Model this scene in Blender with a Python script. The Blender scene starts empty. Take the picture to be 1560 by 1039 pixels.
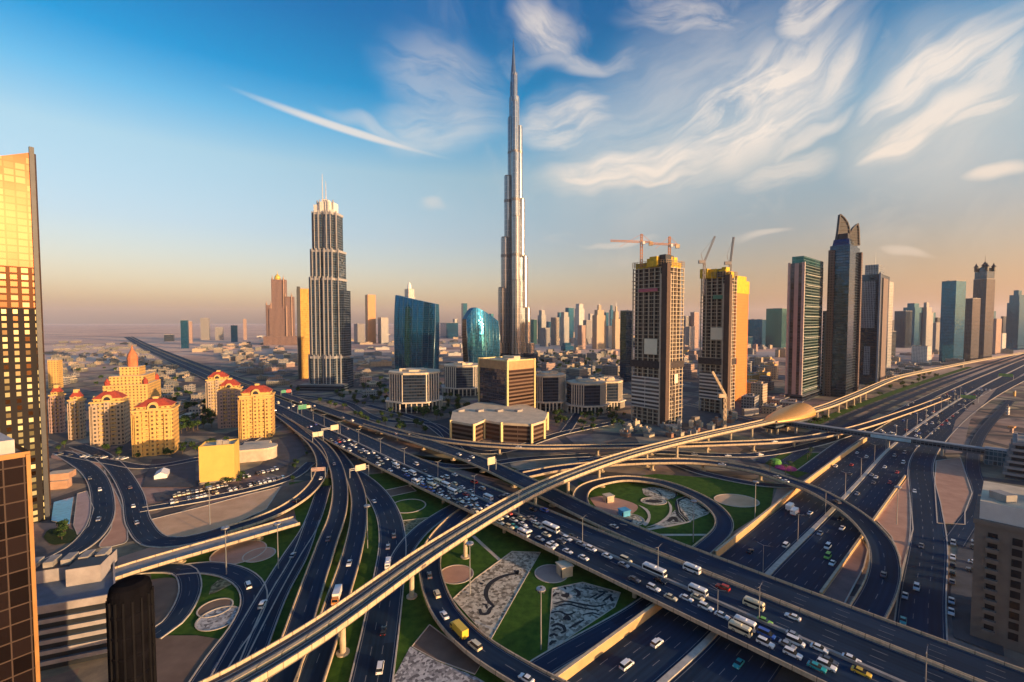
# Downtown interchange at golden hour, built object by object.
# look parameters
EXPOSURE = 0.75
SUN_E = 5.0
SKY_STRENGTH = 0.12
SKY_AIR, SKY_DUST, SKY_OZONE = 1.0, 2.0, 2.0
SKY_TINT = [(0.0, (1.62, 1.06, 0.90)), (0.13, (1.58, 1.12, 0.97)), (0.25, (1.46, 1.20, 1.12)), (0.43, (1.58, 1.46, 1.24)), (0.54, (0.66, 1.30, 1.38)), (0.64, (0.06, 0.98, 1.32)), (0.8, (0.02, 0.70, 1.15)), (1.0, (0.02, 0.62, 1.2))]
CLOUD_LOW = (4.4, 3.4, 2.5)
CLOUD_HIGH = (4.7, 4.15, 3.65)
HAZE = 2.6e-5
HAZE_COL = (0.95, 0.93, 0.98)
# cirrus streaks: the two ends of each as seen in the photograph (turned into azimuth and elevation
# by azel), half width in radians, density, raggedness
CLOUDS = [
    (820, 265, 1350, 40, 0.20, 0.42, 0.35),
    (1270, 250, 1620, 40, 0.15, 0.42, 0.35),
    (815, 285, 1140, 225, 0.050, 0.95, 0.55),
    (985, 285, 1345, 5, 0.115, 0.95, 0.70),
    (1090, 300, 1290, 215, 0.035, 0.55, 0.75),
    (1295, 185, 1580, 10, 0.050, 0.90, 0.65),
    (1400, 190, 1590, 60, 0.055, 0.70, 0.85),
    (1295, 252, 1560, 110, 0.040, 0.90, 0.60),
    (1440, 252, 1600, 236, 0.013, 0.85, 0.35),
    (830, 282, 1010, 268, 0.016, 0.95, 0.35),
    (900, 292, 1130, 255, 0.014, 0.85, 0.45),
    (1060, 255, 1290, 70, 0.030, 0.85, 0.45),
    (1130, 270, 1330, 130, 0.018, 0.7, 0.5),
    (1200, 190, 1345, 20, 0.026, 0.8, 0.5),
    (1300, 182, 1470, 95, 0.015, 0.9, 0.4),
    (1400, 150, 1570, 30, 0.018, 0.85, 0.5),
    (1305, 248, 1450, 190, 0.015, 0.95, 0.35),
    (1430, 205, 1560, 150, 0.014, 0.8, 0.5),
    (1180, 30, 1330, -40, 0.09, 0.7, 0.8),
    (940, 20, 1150, 30, 0.035, 0.5, 0.85),
    (785, 10, 880, 90, 0.045, 0.65, 0.75),
    (800, 92, 1000, 80, 0.022, 0.45, 0.8),
    (780, 205, 950, 160, 0.075, 0.70, 0.6),
    (560, 90, 780, 150, 0.10, 0.32, 0.8),
    (560, 205, 780, 185, 0.07, 0.42, 0.6),
    (372, 142, 670, 238, 0.009, 0.75, 0.0),
    (480, 182, 690, 240, 0.017, 0.40, 0.3),
    (1335, 377, 1415, 373, 0.007, 0.8, 0.3),
    (880, 360, 1010, 352, 0.010, 0.5, 0.5),
    (1120, 370, 1210, 363, 0.008, 0.5, 0.5),
    (640, 325, 675, 320, 0.016, 0.35, 0.3),
]
import bpy, math, random
from mathutils import Vector

R = math.radians
sc = bpy.context.scene
col = sc.collection

# ------------------------------------------------------------------ camera
CH = 105.0                      # camera height above the streets
FPX = 693.0                     # focal length in units of the 1560 wide frame
PITCH = R(2.4)
cam_d = bpy.data.cameras.new('camera')
cam = bpy.data.objects.new('camera', cam_d)
col.objects.link(cam)
cam.location = (0, 0, CH)
cam.rotation_euler = (R(90) - PITCH, 0, 0)
cam_d.sensor_width = 36.0
cam_d.lens = FPX / 1560.0 * 36.0
cam_d.clip_start = 0.5
cam_d.clip_end = 120000.0
sc.camera = cam

# ------------------------------------------------------------------ exposure
sc.view_settings.view_transform = 'Standard'
sc.view_settings.look = 'None'
sc.view_settings.gamma = 1.0
sc.view_settings.use_curve_mapping = False
sc.view_settings.exposure = EXPOSURE
cy = sc.cycles
cy.use_denoising = True
cy.max_bounces = 6
cy.diffuse_bounces = 2
cy.glossy_bounces = 3
cy.transmission_bounces = 2
cy.volume_bounces = 1
cy.transparent_max_bounces = 6
cy.sample_clamp_indirect = 6.0

# ------------------------------------------------------------------ sun and sky
SUN_AZ = 122.0                  # clockwise from the view direction (+Y)
SUN_EL = 8.0
sd = bpy.data.lights.new('sun', 'SUN')
sd.energy = SUN_E
sd.angle = R(0.5)
sd.color = (1.0, 0.62, 0.30)
sun = bpy.data.objects.new('sun', sd)
col.objects.link(sun)
_dir = Vector((math.sin(R(SUN_AZ)) * math.cos(R(SUN_EL)), math.cos(R(SUN_AZ)) * math.cos(R(SUN_EL)), math.sin(R(SUN_EL))))
sun.rotation_euler = (-_dir).to_track_quat('-Z', 'Y').to_euler()

world = bpy.data.worlds.new('World')
sc.world = world
world.use_nodes = True


class NT:
    """thin helper round a node tree"""
    def __init__(s, tree):
        s.t = tree
        s.t.nodes.clear()

    def n(s, kind, **kw):
        nd = s.t.nodes.new(kind)
        for k, v in kw.items():
            setattr(nd, k, v)
        return nd

    def put(s, sock, v):
        if isinstance(v, bpy.types.NodeSocket):
            s.t.links.new(v, sock)
        else:
            sock.default_value = v

    def m(s, op, a, b=0.0, c=0.0, clamp=False):
        nd = s.n('ShaderNodeMath', operation=op, use_clamp=clamp)
        s.put(nd.inputs[0], a)
        s.put(nd.inputs[1], b)
        s.put(nd.inputs[2], c)
        return nd.outputs[0]

    def mix(s, f, a, b, blend='MIX'):
        nd = s.n('ShaderNodeMix', data_type='RGBA', blend_type=blend)
        s.put(nd.inputs[0], f)
        s.put(nd.inputs[6], a if isinstance(a, bpy.types.NodeSocket) else (*a, 1) if len(a) == 3 else a)
        s.put(nd.inputs[7], b if isinstance(b, bpy.types.NodeSocket) else (*b, 1) if len(b) == 3 else b)
        return nd.outputs[2]

    def ramp(s, f, stops, interp='LINEAR'):
        nd = s.n('ShaderNodeValToRGB')
        nd.color_ramp.interpolation = interp
        el = nd.color_ramp.elements
        while len(el) < len(stops):
            el.new(0.5)
        for e, (p, c) in zip(el, stops):
            e.position = p
            e.color = (*c, 1) if len(c) == 3 else c
        s.put(nd.inputs[0], f)
        return nd.outputs[0]

    def noise(s, vec, scale, detail=3, rough=0.5, dist=0.0, out=0):
        nd = s.n('ShaderNodeTexNoise')
        if vec is not None:
            s.put(nd.inputs['Vector'], vec)
        nd.inputs['Scale'].default_value = scale
        nd.inputs['Detail'].default_value = detail
        nd.inputs['Roughness'].default_value = rough
        nd.inputs['Distortion'].default_value = dist
        return nd.outputs[out]

    def xyz(s, x, y, z=0.0):
        nd = s.n('ShaderNodeCombineXYZ')
        for i, v in enumerate((x, y, z)):
            s.put(nd.inputs[i], v)
        return nd.outputs[0]

    def sep(s, v):
        nd = s.n('ShaderNodeSeparateXYZ')
        s.put(nd.inputs[0], v)
        return nd.outputs

    def mrange(s, v, a, b, c=0.0, d=1.0, smooth=False):
        nd = s.n('ShaderNodeMapRange', interpolation_type='SMOOTHSTEP' if smooth else 'LINEAR')
        s.put(nd.inputs[0], v)
        for i, q in enumerate((a, b, c, d)):
            s.put(nd.inputs[i + 1], q)
        return nd.outputs[0]


def azel(px, py):
    """azimuth and elevation of the sky seen where the photograph has this pixel"""
    k, v = (px - 780) / FPX, (519.5 - py) / FPX
    c, s = math.cos(PITCH), math.sin(PITCH)
    x, y, z = k, c + v * s, -s + v * c
    return math.atan2(x, y), math.atan2(z, math.hypot(x, y))


def build_world():
    w = NT(world.node_tree)
    sky = w.n('ShaderNodeTexSky', sky_type='NISHITA')
    sky.sun_disc = False
    sky.sun_elevation = R(SUN_EL)
    sky.sun_rotation = R(SUN_AZ)
    sky.altitude = 0
    sky.air_density = SKY_AIR
    sky.dust_density = SKY_DUST
    sky.ozone_density = SKY_OZONE
    tc = w.n('ShaderNodeTexCoord')
    d = w.sep(tc.outputs['Generated'])
    az = w.m('ARCTAN2', d[0], d[1])
    el = w.m('ARCSINE', d[2])
    elc = w.m('MAXIMUM', el, 0.0)
    # the low warm dust band and the clear deep blue higher up
    tint = w.ramp(w.m('DIVIDE', elc, 0.7), SKY_TINT)
    base = w.mix(1.0, sky.outputs[0], tint, 'MULTIPLY')
    # dustier and more orange low down towards the sunset side
    side = w.m('MULTIPLY', w.mrange(az, -0.1, 0.7, 0.0, 1.0, True), w.mrange(el, 0.30, 0.05, 0.0, 1.0, True))
    base = w.mix(side, base, w.mix(1.0, base, (0.98, 0.79, 0.65), 'MULTIPLY'))
    # cirrus: stretched, warped noise inside a few long streaks
    p = w.xyz(az, el)
    warp = w.noise(p, 3.2, 3, 0.6, 0.0, 1)
    sub = w.n('ShaderNodeVectorMath', operation='SUBTRACT')
    w.put(sub.inputs[0], warp)
    sub.inputs[1].default_value = (0.5, 0.5, 0.5)
    scl = w.n('ShaderNodeVectorMath', operation='SCALE')
    w.put(scl.inputs[0], sub.outputs[0])
    scl.inputs['Scale'].default_value = 0.16
    add = w.n('ShaderNodeVectorMath', operation='ADD')
    w.put(add.inputs[0], p)
    w.put(add.inputs[1], scl.outputs[0])
    pw = add.outputs[0]
    mask = None
    for (px, py, qx, qy, hw, dens, soft) in CLOUDS:
        (a1, e1), (a2, e2) = azel(px, py), azel(qx, qy)
        a0, e0 = (a1 + a2) / 2, (e1 + e2) / 2
        hl, ang = math.hypot(a2 - a1, e2 - e1) / 2 * 1.12, math.degrees(math.atan2(e2 - e1, a2 - a1))
        mp = w.n('ShaderNodeMapping', vector_type='TEXTURE')
        w.put(mp.inputs[0], pw if soft > 0 else p)
        mp.inputs['Location'].default_value = (a0, e0, 0)
        mp.inputs['Rotation'].default_value = (0, 0, R(ang))
        mp.inputs['Scale'].default_value = (hl, hw, 1)
        q = mp.outputs[0]
        ln = w.n('ShaderNodeVectorMath', operation='LENGTH')
        w.put(ln.inputs[0], q)
        fall = w.mrange(ln.outputs[1], 1.12, 0.30, 0.0, 1.0, True)
        if soft > 0:
            mp2 = w.n('ShaderNodeMapping')
            w.put(mp2.inputs[0], q)
            mp2.inputs['Scale'].default_value = (hl * 4.2, hw * 17.0, 1)
            mp2.inputs['Location'].default_value = (px * 0.01, py * 0.013, 0)
            nz = w.noise(mp2.outputs[0], 1.6, 10, 0.63, 0.45)
            nz = w.mrange(nz, 0.33, 0.58, 0.0, 1.0)
            fall = w.m('MULTIPLY', fall, w.m('ADD', w.m('MULTIPLY', nz, soft), 1.0 - soft))
        fall = w.m('MULTIPLY', fall, dens)
        mask = fall if mask is None else w.m('MAXIMUM', mask, fall)
    # a faint veil of thin cirrus everywhere on this side of the sky
    veil = w.noise(pw, 5.0, 6, 0.6, 0.5)
    veil = w.m('MULTIPLY', w.mrange(veil, 0.46, 0.75, 0.0, 0.35, True), w.mrange(az, -0.35, 0.2, 0.0, 1.0, True))
    mask = w.m('MAXIMUM', mask, veil)
    mask = w.m('MULTIPLY', mask, w.mrange(el, 0.04, 0.22, 0.25, 1.0, True))
    cc = w.ramp(w.m('DIVIDE', elc, 0.7), [(0.0, CLOUD_LOW), (0.5, CLOUD_HIGH), (1.0, CLOUD_HIGH)])
    final = w.mix(mask, base, cc)
    bg = w.n('ShaderNodeBackground')
    bg.inputs[1].default_value = SKY_STRENGTH
    w.put(bg.inputs[0], final)
    out = w.n('ShaderNodeOutputWorld')
    w.t.links.new(bg.outputs[0], out.inputs[0])


build_world()
# ------------------------------------------------------------------ geometry helpers
_c, _s = math.cos(PITCH), math.sin(PITCH)


def P(px, py, z=0.0):
    """where the sight line through a photograph pixel meets height z"""
    k, v = (px - 780) / FPX, (519.5 - py) / FPX
    d = Vector((k, _c + v * _s, -_s + v * _c))
    t = (z - CH) / d.z
    return Vector((d.x * t, d.y * t, z))


def ztop(pt, py):
    """height of the point above pt that shows at row py"""
    v = (519.5 - py) / FPX
    return CH + pt.y * (v * _c - _s) / (_c + v * _s)


def kx(px):
    return (px - 780) / FPX


def V2(a):
    return Vector((a[0], a[1]))


class MB:
    def __init__(s):
        s.v, s.f, s.m, s.uv = [], [], [], []

    def poly(s, pts, m=0, uv=None):
        i = len(s.v)
        s.v.extend([tuple(p) for p in pts])
        s.f.append(tuple(range(i, i + len(pts))))
        s.m.append(m)
        s.uv.append(uv or [(p[0], p[1]) for p in pts])
        return s

    def prism(s, foot, z0, z1, ms=0, mt=0, top=True, foot1=None, bottom=False, u0=0.0):
        f1 = foot1 or foot
        n = len(foot)
        u = u0
        for i in range(n):
            a, b = foot[i], foot[(i + 1) % n]
            a1, b1 = f1[i], f1[(i + 1) % n]
            L = math.hypot(b[0] - a[0], b[1] - a[1])
            if L < 1e-4 and math.hypot(b1[0] - a1[0], b1[1] - a1[1]) < 1e-4:
                continue
            s.poly([(a[0], a[1], z0), (b[0], b[1], z0), (b1[0], b1[1], z1), (a1[0], a1[1], z1)], ms,
                   [(u, z0), (u + L, z0), (u + L, z1), (u, z1)])
            u += L
        if top:
            s.poly([(p[0], p[1], z1) for p in f1], mt)
        if bottom:
            s.poly([(p[0], p[1], z0) for p in reversed(foot)], mt)
        return s

    def box(s, c, lx, ly, z0, z1, yaw=0.0, ms=0, mt=None, bottom=False):
        ca, sa = math.cos(yaw), math.sin(yaw)
        q = [(-lx / 2, -ly / 2), (lx / 2, -ly / 2), (lx / 2, ly / 2), (-lx / 2, ly / 2)]
        foot = [(c[0] + x * ca - y * sa, c[1] + x * sa + y * ca) for x, y in q]
        return s.prism(foot, z0, z1, ms, ms if mt is None else mt, bottom=bottom)

    def beam(s, p, q, w, h=None, m=0):
        p, q = Vector(p), Vector(q)
        h = h or w
        d = q - p
        if d.length < 1e-6:
            return s
        d.normalize()
        side = d.cross(Vector((0, 0, 1)))
        if side.length < 1e-4:
            side = Vector((1, 0, 0))
        side.normalize()
        up = side.cross(d)
        a, b = side * w / 2, up * h / 2
        P0 = [p - a - b, p + a - b, p + a + b, p - a + b]
        P1 = [x + (q - p) for x in P0]
        for i in range(4):
            j = (i + 1) % 4
            s.poly([P0[i], P0[j], P1[j], P1[i]], m)
        s.poly(list(reversed(P0)), m)
        s.poly(P1, m)
        return s

    def cyl(s, p, q, r0, r1=None, n=10, m=0, cap=True):
        p, q = Vector(p), Vector(q)
        r1 = r0 if r1 is None else r1
        d = (q - p).normalized()
        a = d.cross(Vector((0, 0, 1)))
        if a.length < 1e-4:
            a = Vector((1, 0, 0))
        a.normalize()
        b = d.cross(a)
        A = [p + (a * math.cos(2 * math.pi * i / n) + b * math.sin(2 * math.pi * i / n)) * r0 for i in range(n)]
        B = [q + (a * math.cos(2 * math.pi * i / n) + b * math.sin(2 * math.pi * i / n)) * r1 for i in range(n)]
        L = (q - p).length
        for i in range(n):
            j = (i + 1) % n
            u0, u1 = i / n * 2 * math.pi * r0, (i + 1) / n * 2 * math.pi * r0
            s.poly([A[j], A[i], B[i], B[j]], m, [(u1, 0), (u0, 0), (u0, L), (u1, L)])
        if cap:
            s.poly(B[::-1], m)
            s.poly(A, m)
        return s

    def lathe(s, c, prof, n=16, m=0, a0=0.0):
        """prof: (radius, z) from bottom to top"""
        for (r0, z0), (r1, z1) in zip(prof, prof[1:]):
            for i in range(n):
                t0, t1 = a0 + 2 * math.pi * i / n, a0 + 2 * math.pi * (i + 1) / n
                q = [(c[0] + r * math.cos(t), c[1] + r * math.sin(t), z) for r, t, z in
                     ((r0, t0, z0), (r0, t1, z0), (r1, t1, z1), (r1, t0, z1))]
                uv = [(t0 * r0, z0), (t1 * r0, z0), (t1 * r0, z1), (t0 * r0, z1)]
                if r1 < 1e-4:
                    q, uv = q[:3], uv[:3]
                elif r0 < 1e-4:
                    q, uv = [q[0], q[2], q[3]], [uv[0], uv[2], uv[3]]
                s.poly(q, m, uv)
        return s

    def build(s, name, mats, parent=None, origin=None, smooth=False, **props):
        me = bpy.data.meshes.new(name)
        o = Vector(origin) if origin is not None else (parent_world(parent) if parent else Vector((0, 0, 0)))
        me.from_pydata([(x - o.x, y - o.y, z - o.z) for x, y, z in s.v], [], s.f)
        if not isinstance(mats, (list, tuple)):
            mats = [mats]
        for mm in mats:
            me.materials.append(mm)
        me.polygons.foreach_set('material_index', s.m)
        uvl = me.uv_layers.new(name='UVMap')
        flat = [c for face in s.uv for t in face for c in t]
        uvl.data.foreach_set('uv', flat)
        if smooth:
            me.polygons.foreach_set('use_smooth', [True] * len(s.f))
        me.update()
        ob = bpy.data.objects.new(name, me)
        col.objects.link(ob)
        if parent:
            ob.parent = parent
        else:
            ob.location = o
        for k, v in props.items():
            ob[k] = v
        return ob


_pw = {}


def parent_world(p):
    w = Vector(p.location)
    if p.parent:
        w += parent_world(p.parent)
    return w


def thing(name, label, cat, loc, group=None, yaw=0.0):
    o = bpy.data.objects.new(name, None)
    col.objects.link(o)
    o.location = loc
    o.rotation_euler = (0, 0, yaw)
    o['label'] = label
    o['category'] = cat
    if group:
        o['group'] = group
    return o


def tag(o, label, cat, group=None):
    o['label'] = label
    o['category'] = cat
    if group:
        o['group'] = group
    return o


def struct(mb, name, mats, **kw):
    return mb.build(name, mats, kind='structure', **kw)


def copy_tree(o, parent=None):
    c = o.copy()
    col.objects.link(c)
    if parent:
        c.parent = parent
    for ch in o.children:
        copy_tree(ch, c)
    return c


def catmull(pts, step):
    pts = [Vector(p) for p in pts]
    ext = [pts[0] * 2 - pts[1]] + pts + [pts[-1] * 2 - pts[-2]]
    out = []
    for i in range(1, len(ext) - 2):
        p0, p1, p2, p3 = ext[i - 1:i + 3]
        t0 = 0.0
        t1 = t0 + max((p1 - p0).length, 1e-3) ** 0.5
        t2 = t1 + max((p2 - p1).length, 1e-3) ** 0.5
        t3 = t2 + max((p3 - p2).length, 1e-3) ** 0.5
        n = max(1, int((p2 - p1).length / step))
        for k in range(n):
            t = t1 + (t2 - t1) * k / n
            a1 = p0 * ((t1 - t) / (t1 - t0)) + p1 * ((t - t0) / (t1 - t0))
            a2 = p1 * ((t2 - t) / (t2 - t1)) + p2 * ((t - t1) / (t2 - t1))
            a3 = p2 * ((t3 - t) / (t3 - t2)) + p3 * ((t - t2) / (t3 - t2))
            b1 = a1 * ((t2 - t) / (t2 - t0)) + a2 * ((t - t0) / (t2 - t0))
            b2 = a2 * ((t3 - t) / (t3 - t1)) + a3 * ((t - t1) / (t3 - t1))
            out.append(b1 * ((t2 - t) / (t2 - t1)) + b2 * ((t - t1) / (t2 - t1)))
    out.append(pts[-1])
    return out


def frames(path):
    """left-hand normals along a path"""
    ns = []
    for i in range(len(path)):
        a, b = path[max(0, i - 1)], path[min(len(path) - 1, i + 1)]
        d = (b - a)
        d.z = 0
        d.normalize()
        ns.append(Vector((-d.y, d.x, 0)))
    return ns


# ------------------------------------------------------------------ materials
_mats = {}


def new_mat(name):
    m = bpy.data.materials.new(name)
    m.use_nodes = True
    return m, NT(m.node_tree)


def finish(w, color, rough=0.8, metal=0.0, spec=0.5, normal=None, emit=None, estr=0.0):
    b = w.n('ShaderNodeBsdfPrincipled')
    w.put(b.inputs['Base Color'], color if isinstance(color, bpy.types.NodeSocket) else (*color, 1))
    w.put(b.inputs['Roughness'], rough)
    w.put(b.inputs['Metallic'], metal)
    b.inputs['Specular IOR Level'].default_value = spec
    if normal is not None:
        w.put(b.inputs['Normal'], normal)
    if emit is not None:
        w.put(b.inputs['Emission Color'], emit if isinstance(emit, bpy.types.NodeSocket) else (*emit, 1))
        w.put(b.inputs['Emission Strength'], estr)
    o = w.n('ShaderNodeOutputMaterial')
    w.t.links.new(b.outputs[0], o.inputs[0])


def plain(name, c, rough=0.8, metal=0.0, var=0.18, scale=0.25, spec=0.5, c2=None, detail=4):
    """a real-world colour broken up by world-space noise"""
    if name in _mats:
        return _mats[name]
    m, w = new_mat(name)
    tc = w.n('ShaderNodeNewGeometry').outputs['Position']
    nz = w.noise(tc, scale, detail, 0.6)
    if c2 is None:
        lo = tuple(x * (1 - var) for x in c)
        hi = tuple(min(1, x * (1 + var)) for x in c)
    else:
        lo, hi = c, c2
    colr = w.ramp(nz, [(0.3, lo), (0.7, hi)])
    finish(w, colr, rough, metal, spec)
    _mats[name] = m
    return m


def facade(name, wall, glass, bay=3.0, floor=3.6, fx=0.7, fy=0.6, gm=0.5, gr=0.12, wrough=0.75, var=0.5, lit=0.0,
           glow_color=(1.0, 0.72, 0.35), band=None, ox=0.0, oz=0.0, wmetal=0.0):
    """window grid over a wall: UV is metres along the facade / metres up.
    fx, fy: share of each bay / storey that is glass; band: every n-th storey is solid"""
    if name in _mats:
        return _mats[name]
    m, w = new_mat(name)
    uv = w.sep(w.n('ShaderNodeUVMap').outputs[0])
    u = w.m('DIVIDE', w.m('ADD', uv[0], ox), bay)
    v = w.m('DIVIDE', w.m('ADD', uv[1], oz), floor)
    fu, fv = w.m('FRACT', u), w.m('FRACT', v)
    iu, iv = w.m('FLOOR', u), w.m('FLOOR', v)
    mu = w.m('LESS_THAN', w.m('ABSOLUTE', w.m('SUBTRACT', fu, 0.5)), fx / 2)
    mv = w.m('LESS_THAN', w.m('ABSOLUTE', w.m('SUBTRACT', fv, 0.5)), fy / 2)
    mask = w.m('MULTIPLY', mu, mv)
    if band:
        bm_ = w.m('GREATER_THAN', w.m('FRACT', w.m('DIVIDE', iv, float(band))), 0.99 / band)
        mask = w.m('MULTIPLY', mask, bm_)
    wn = w.n('ShaderNodeTexWhiteNoise', noise_dimensions='2D')
    w.put(wn.inputs['Vector'], w.xyz(iu, iv))
    rnd = wn.outputs[0]
    pos = w.n('ShaderNodeNewGeometry').outputs['Position']
    wn_ = w.noise(pos, 0.12, 4, 0.6)
    wallc = w.mix(wn_, tuple(x * 0.78 for x in wall), tuple(min(1, x * 1.18) for x in wall))
    gl = w.mix(rnd, tuple(x * (1 - var) for x in glass), tuple(min(1, x * (1 + var)) for x in glass))
    colr = w.mix(mask, wallc, gl)
    rough = w.m('ADD', w.m('MULTIPLY', mask, gr - wrough), wrough)
    metal = w.m('ADD', w.m('MULTIPLY', mask, gm - wmetal), wmetal)
    # panes do not lie in one plane: a tiny tilt per pane breaks up the reflections
    geo = w.n('ShaderNodeNewGeometry').outputs['Normal']
    sb = w.n('ShaderNodeVectorMath', operation='SUBTRACT')
    w.put(sb.inputs[0], wn.outputs[1])
    sb.inputs[1].default_value = (0.5, 0.5, 0.5)
    sl = w.n('ShaderNodeVectorMath', operation='SCALE')
    w.put(sl.inputs[0], sb.outputs[0])
    w.put(sl.inputs['Scale'], w.m('MULTIPLY', mask, 0.035))
    ad = w.n('ShaderNodeVectorMath', operation='ADD')
    w.put(ad.inputs[0], geo)
    w.put(ad.inputs[1], sl.outputs[0])
    nm = w.n('ShaderNodeVectorMath', operation='NORMALIZE')
    w.put(nm.inputs[0], ad.outputs[0])
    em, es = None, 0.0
    if lit > 0:  # share of panes whose reflected sunset glow is painted as emission
        em = glow_color
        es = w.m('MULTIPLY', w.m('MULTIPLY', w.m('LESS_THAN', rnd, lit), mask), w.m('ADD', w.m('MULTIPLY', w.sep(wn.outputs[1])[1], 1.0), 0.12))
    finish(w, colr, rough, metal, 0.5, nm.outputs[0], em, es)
    _mats[name] = m
    return m


def asphalt(n, lane=3.6, yellow=False):
    """road surface with its painted lines; UV is (lane units across, metres along)"""
    key = 'asphalt_%d_lanes' % n
    if key in _mats:
        return _mats[key]
    m, w = new_mat(key)
    uv = w.sep(w.n('ShaderNodeUVMap').outputs[0])
    u, v = uv[0], uv[1]
    pos = w.n('ShaderNodeNewGeometry').outputs['Position']
    r = w.m('ROUND', u)
    d = w.m('MULTIPLY', w.m('ABSOLUTE', w.m('SUBTRACT', u, r)), lane)
    line = w.m('LESS_THAN', d, 0.08)
    inner = w.m('MULTIPLY', w.m('GREATER_THAN', r, 0.5), w.m('LESS_THAN', r, n - 0.5))
    outer = w.m('MULTIPLY', w.m('GREATER_THAN', r, -0.5), w.m('LESS_THAN', r, n + 0.5))
    edge = w.m('SUBTRACT', outer, inner)
    dash = w.m('LESS_THAN', w.m('FRACT', w.m('DIVIDE', v, 12.0)), 0.32)
    mask = w.m('MULTIPLY', line, w.m('ADD', edge, w.m('MULTIPLY', inner, dash), clamp=True))
    wear = w.noise(pos, 0.6, 4, 0.6)
    mask = w.m('MULTIPLY', mask, w.mrange(wear, 0.25, 0.5, 0.35, 0.95))
    big = w.noise(pos, 0.035, 4, 0.6)
    fine = w.noise(w.xyz(w.m('MULTIPLY', u, 2.6), w.m('MULTIPLY', v, 0.03)), 1.6, 4, 0.6)
    t = w.m('ADD', w.m('MULTIPLY', big, 0.5), w.m('MULTIPLY', fine, 0.5))
    # wheel tracks are darker, and here and there a lane has been resurfaced
    trk = w.m('ABSOLUTE', w.m('SUBTRACT', w.m('ABSOLUTE', w.m('SUBTRACT', w.m('FRACT', u), 0.5)), 0.24))
    t = w.m('ADD', t, w.m('MULTIPLY', w.m('SUBTRACT', trk, 0.12), 0.55))
    pn = w.n('ShaderNodeTexWhiteNoise', noise_dimensions='2D')
    w.put(pn.inputs['Vector'], w.xyz(w.m('FLOOR', u), w.m('FLOOR', w.m('DIVIDE', v, 43.0))))
    t = w.m('ADD', t, w.m('MULTIPLY', w.m('SUBTRACT', pn.outputs[0], 0.5), 0.30))
    base = w.ramp(t, [(0.28, (0.005, 0.016, 0.036)), (0.72, (0.019, 0.043, 0.085))])
    colr = w.mix(mask, base, (0.25, 0.26, 0.27))
    finish(w, colr, w.mrange(t, 0.3, 0.7, 0.62, 0.85), 0.0, 0.1)
    _mats[key] = m
    return m


def jointed(name, c, seg):
    m, w = new_mat(name)
    uv = w.sep(w.n('ShaderNodeUVMap').outputs[0])
    pos = w.n('ShaderNodeNewGeometry').outputs['Position']
    nz = w.noise(pos, 0.35, 5, 0.6)
    stain = w.noise(w.xyz(w.m('MULTIPLY', uv[0], 0.9), w.m('MULTIPLY', uv[1], 0.12)), 1.0, 4, 0.6)
    t = w.m('ADD', w.m('MULTIPLY', nz, 0.5), w.m('MULTIPLY', stain, 0.5))
    colr = w.ramp(t, [(0.32, tuple(x * 0.66 for x in c)), (0.55, c), (0.75, tuple(min(1, x * 1.15) for x in c))])
    j = w.m('LESS_THAN', w.m('FRACT', w.m('DIVIDE', uv[0], seg)), 0.25 / seg)
    finish(w, w.mix(w.m('MULTIPLY', j, 0.75), colr, tuple(x * 0.2 for x in c)), 0.85)
    _mats[name] = m
    return m


CONC = plain('warm_concrete', (0.50, 0.40, 0.27), 0.85, var=0.2, scale=0.4)
CONC_J = jointed('jointed_parapet_concrete', (0.54, 0.42, 0.28), 6.0)
CONC_G = plain('grey_concrete', (0.30, 0.28, 0.26), 0.85, var=0.22, scale=0.3)
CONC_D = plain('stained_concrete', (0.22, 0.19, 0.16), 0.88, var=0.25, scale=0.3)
KERB = plain('kerb_stone', (0.46, 0.42, 0.36), 0.8, var=0.2, scale=0.5)
SAND = plain('bare_sand', (0.52, 0.31, 0.17), 0.95, scale=0.09, c2=(0.70, 0.45, 0.27), detail=8)
SAND_P = plain('pink_sand', (0.40, 0.21, 0.14), 0.95, scale=0.12, c2=(0.54, 0.31, 0.21), detail=8)
DIRT = plain('brown_earth', (0.13, 0.085, 0.06), 0.95, scale=0.12, c2=(0.21, 0.14, 0.10), detail=8)
GRASS = plain('lawn_grass', (0.018, 0.062, 0.005), 0.95, scale=0.30, c2=(0.058, 0.128, 0.012), detail=8, spec=0.2)
SHRUB = plain('dark_ground_cover', (0.014, 0.030, 0.010), 0.95, scale=0.7, c2=(0.040, 0.065, 0.020), detail=8, spec=0.2)
STEEL = plain('galvanised_steel', (0.42, 0.43, 0.44), 0.45, 0.7)
DARK = plain('dark_metal', (0.03, 0.035, 0.045), 0.5, 0.3)
WHITE = plain('white_paint', (0.78, 0.76, 0.72), 0.6, var=0.06)
CREAM = plain('cream_roofing', (0.58, 0.48, 0.34), 0.85, var=0.18, scale=0.15)
ROOF_G = plain('grey_roofing', (0.24, 0.23, 0.22), 0.9, var=0.3, scale=0.15)
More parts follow.
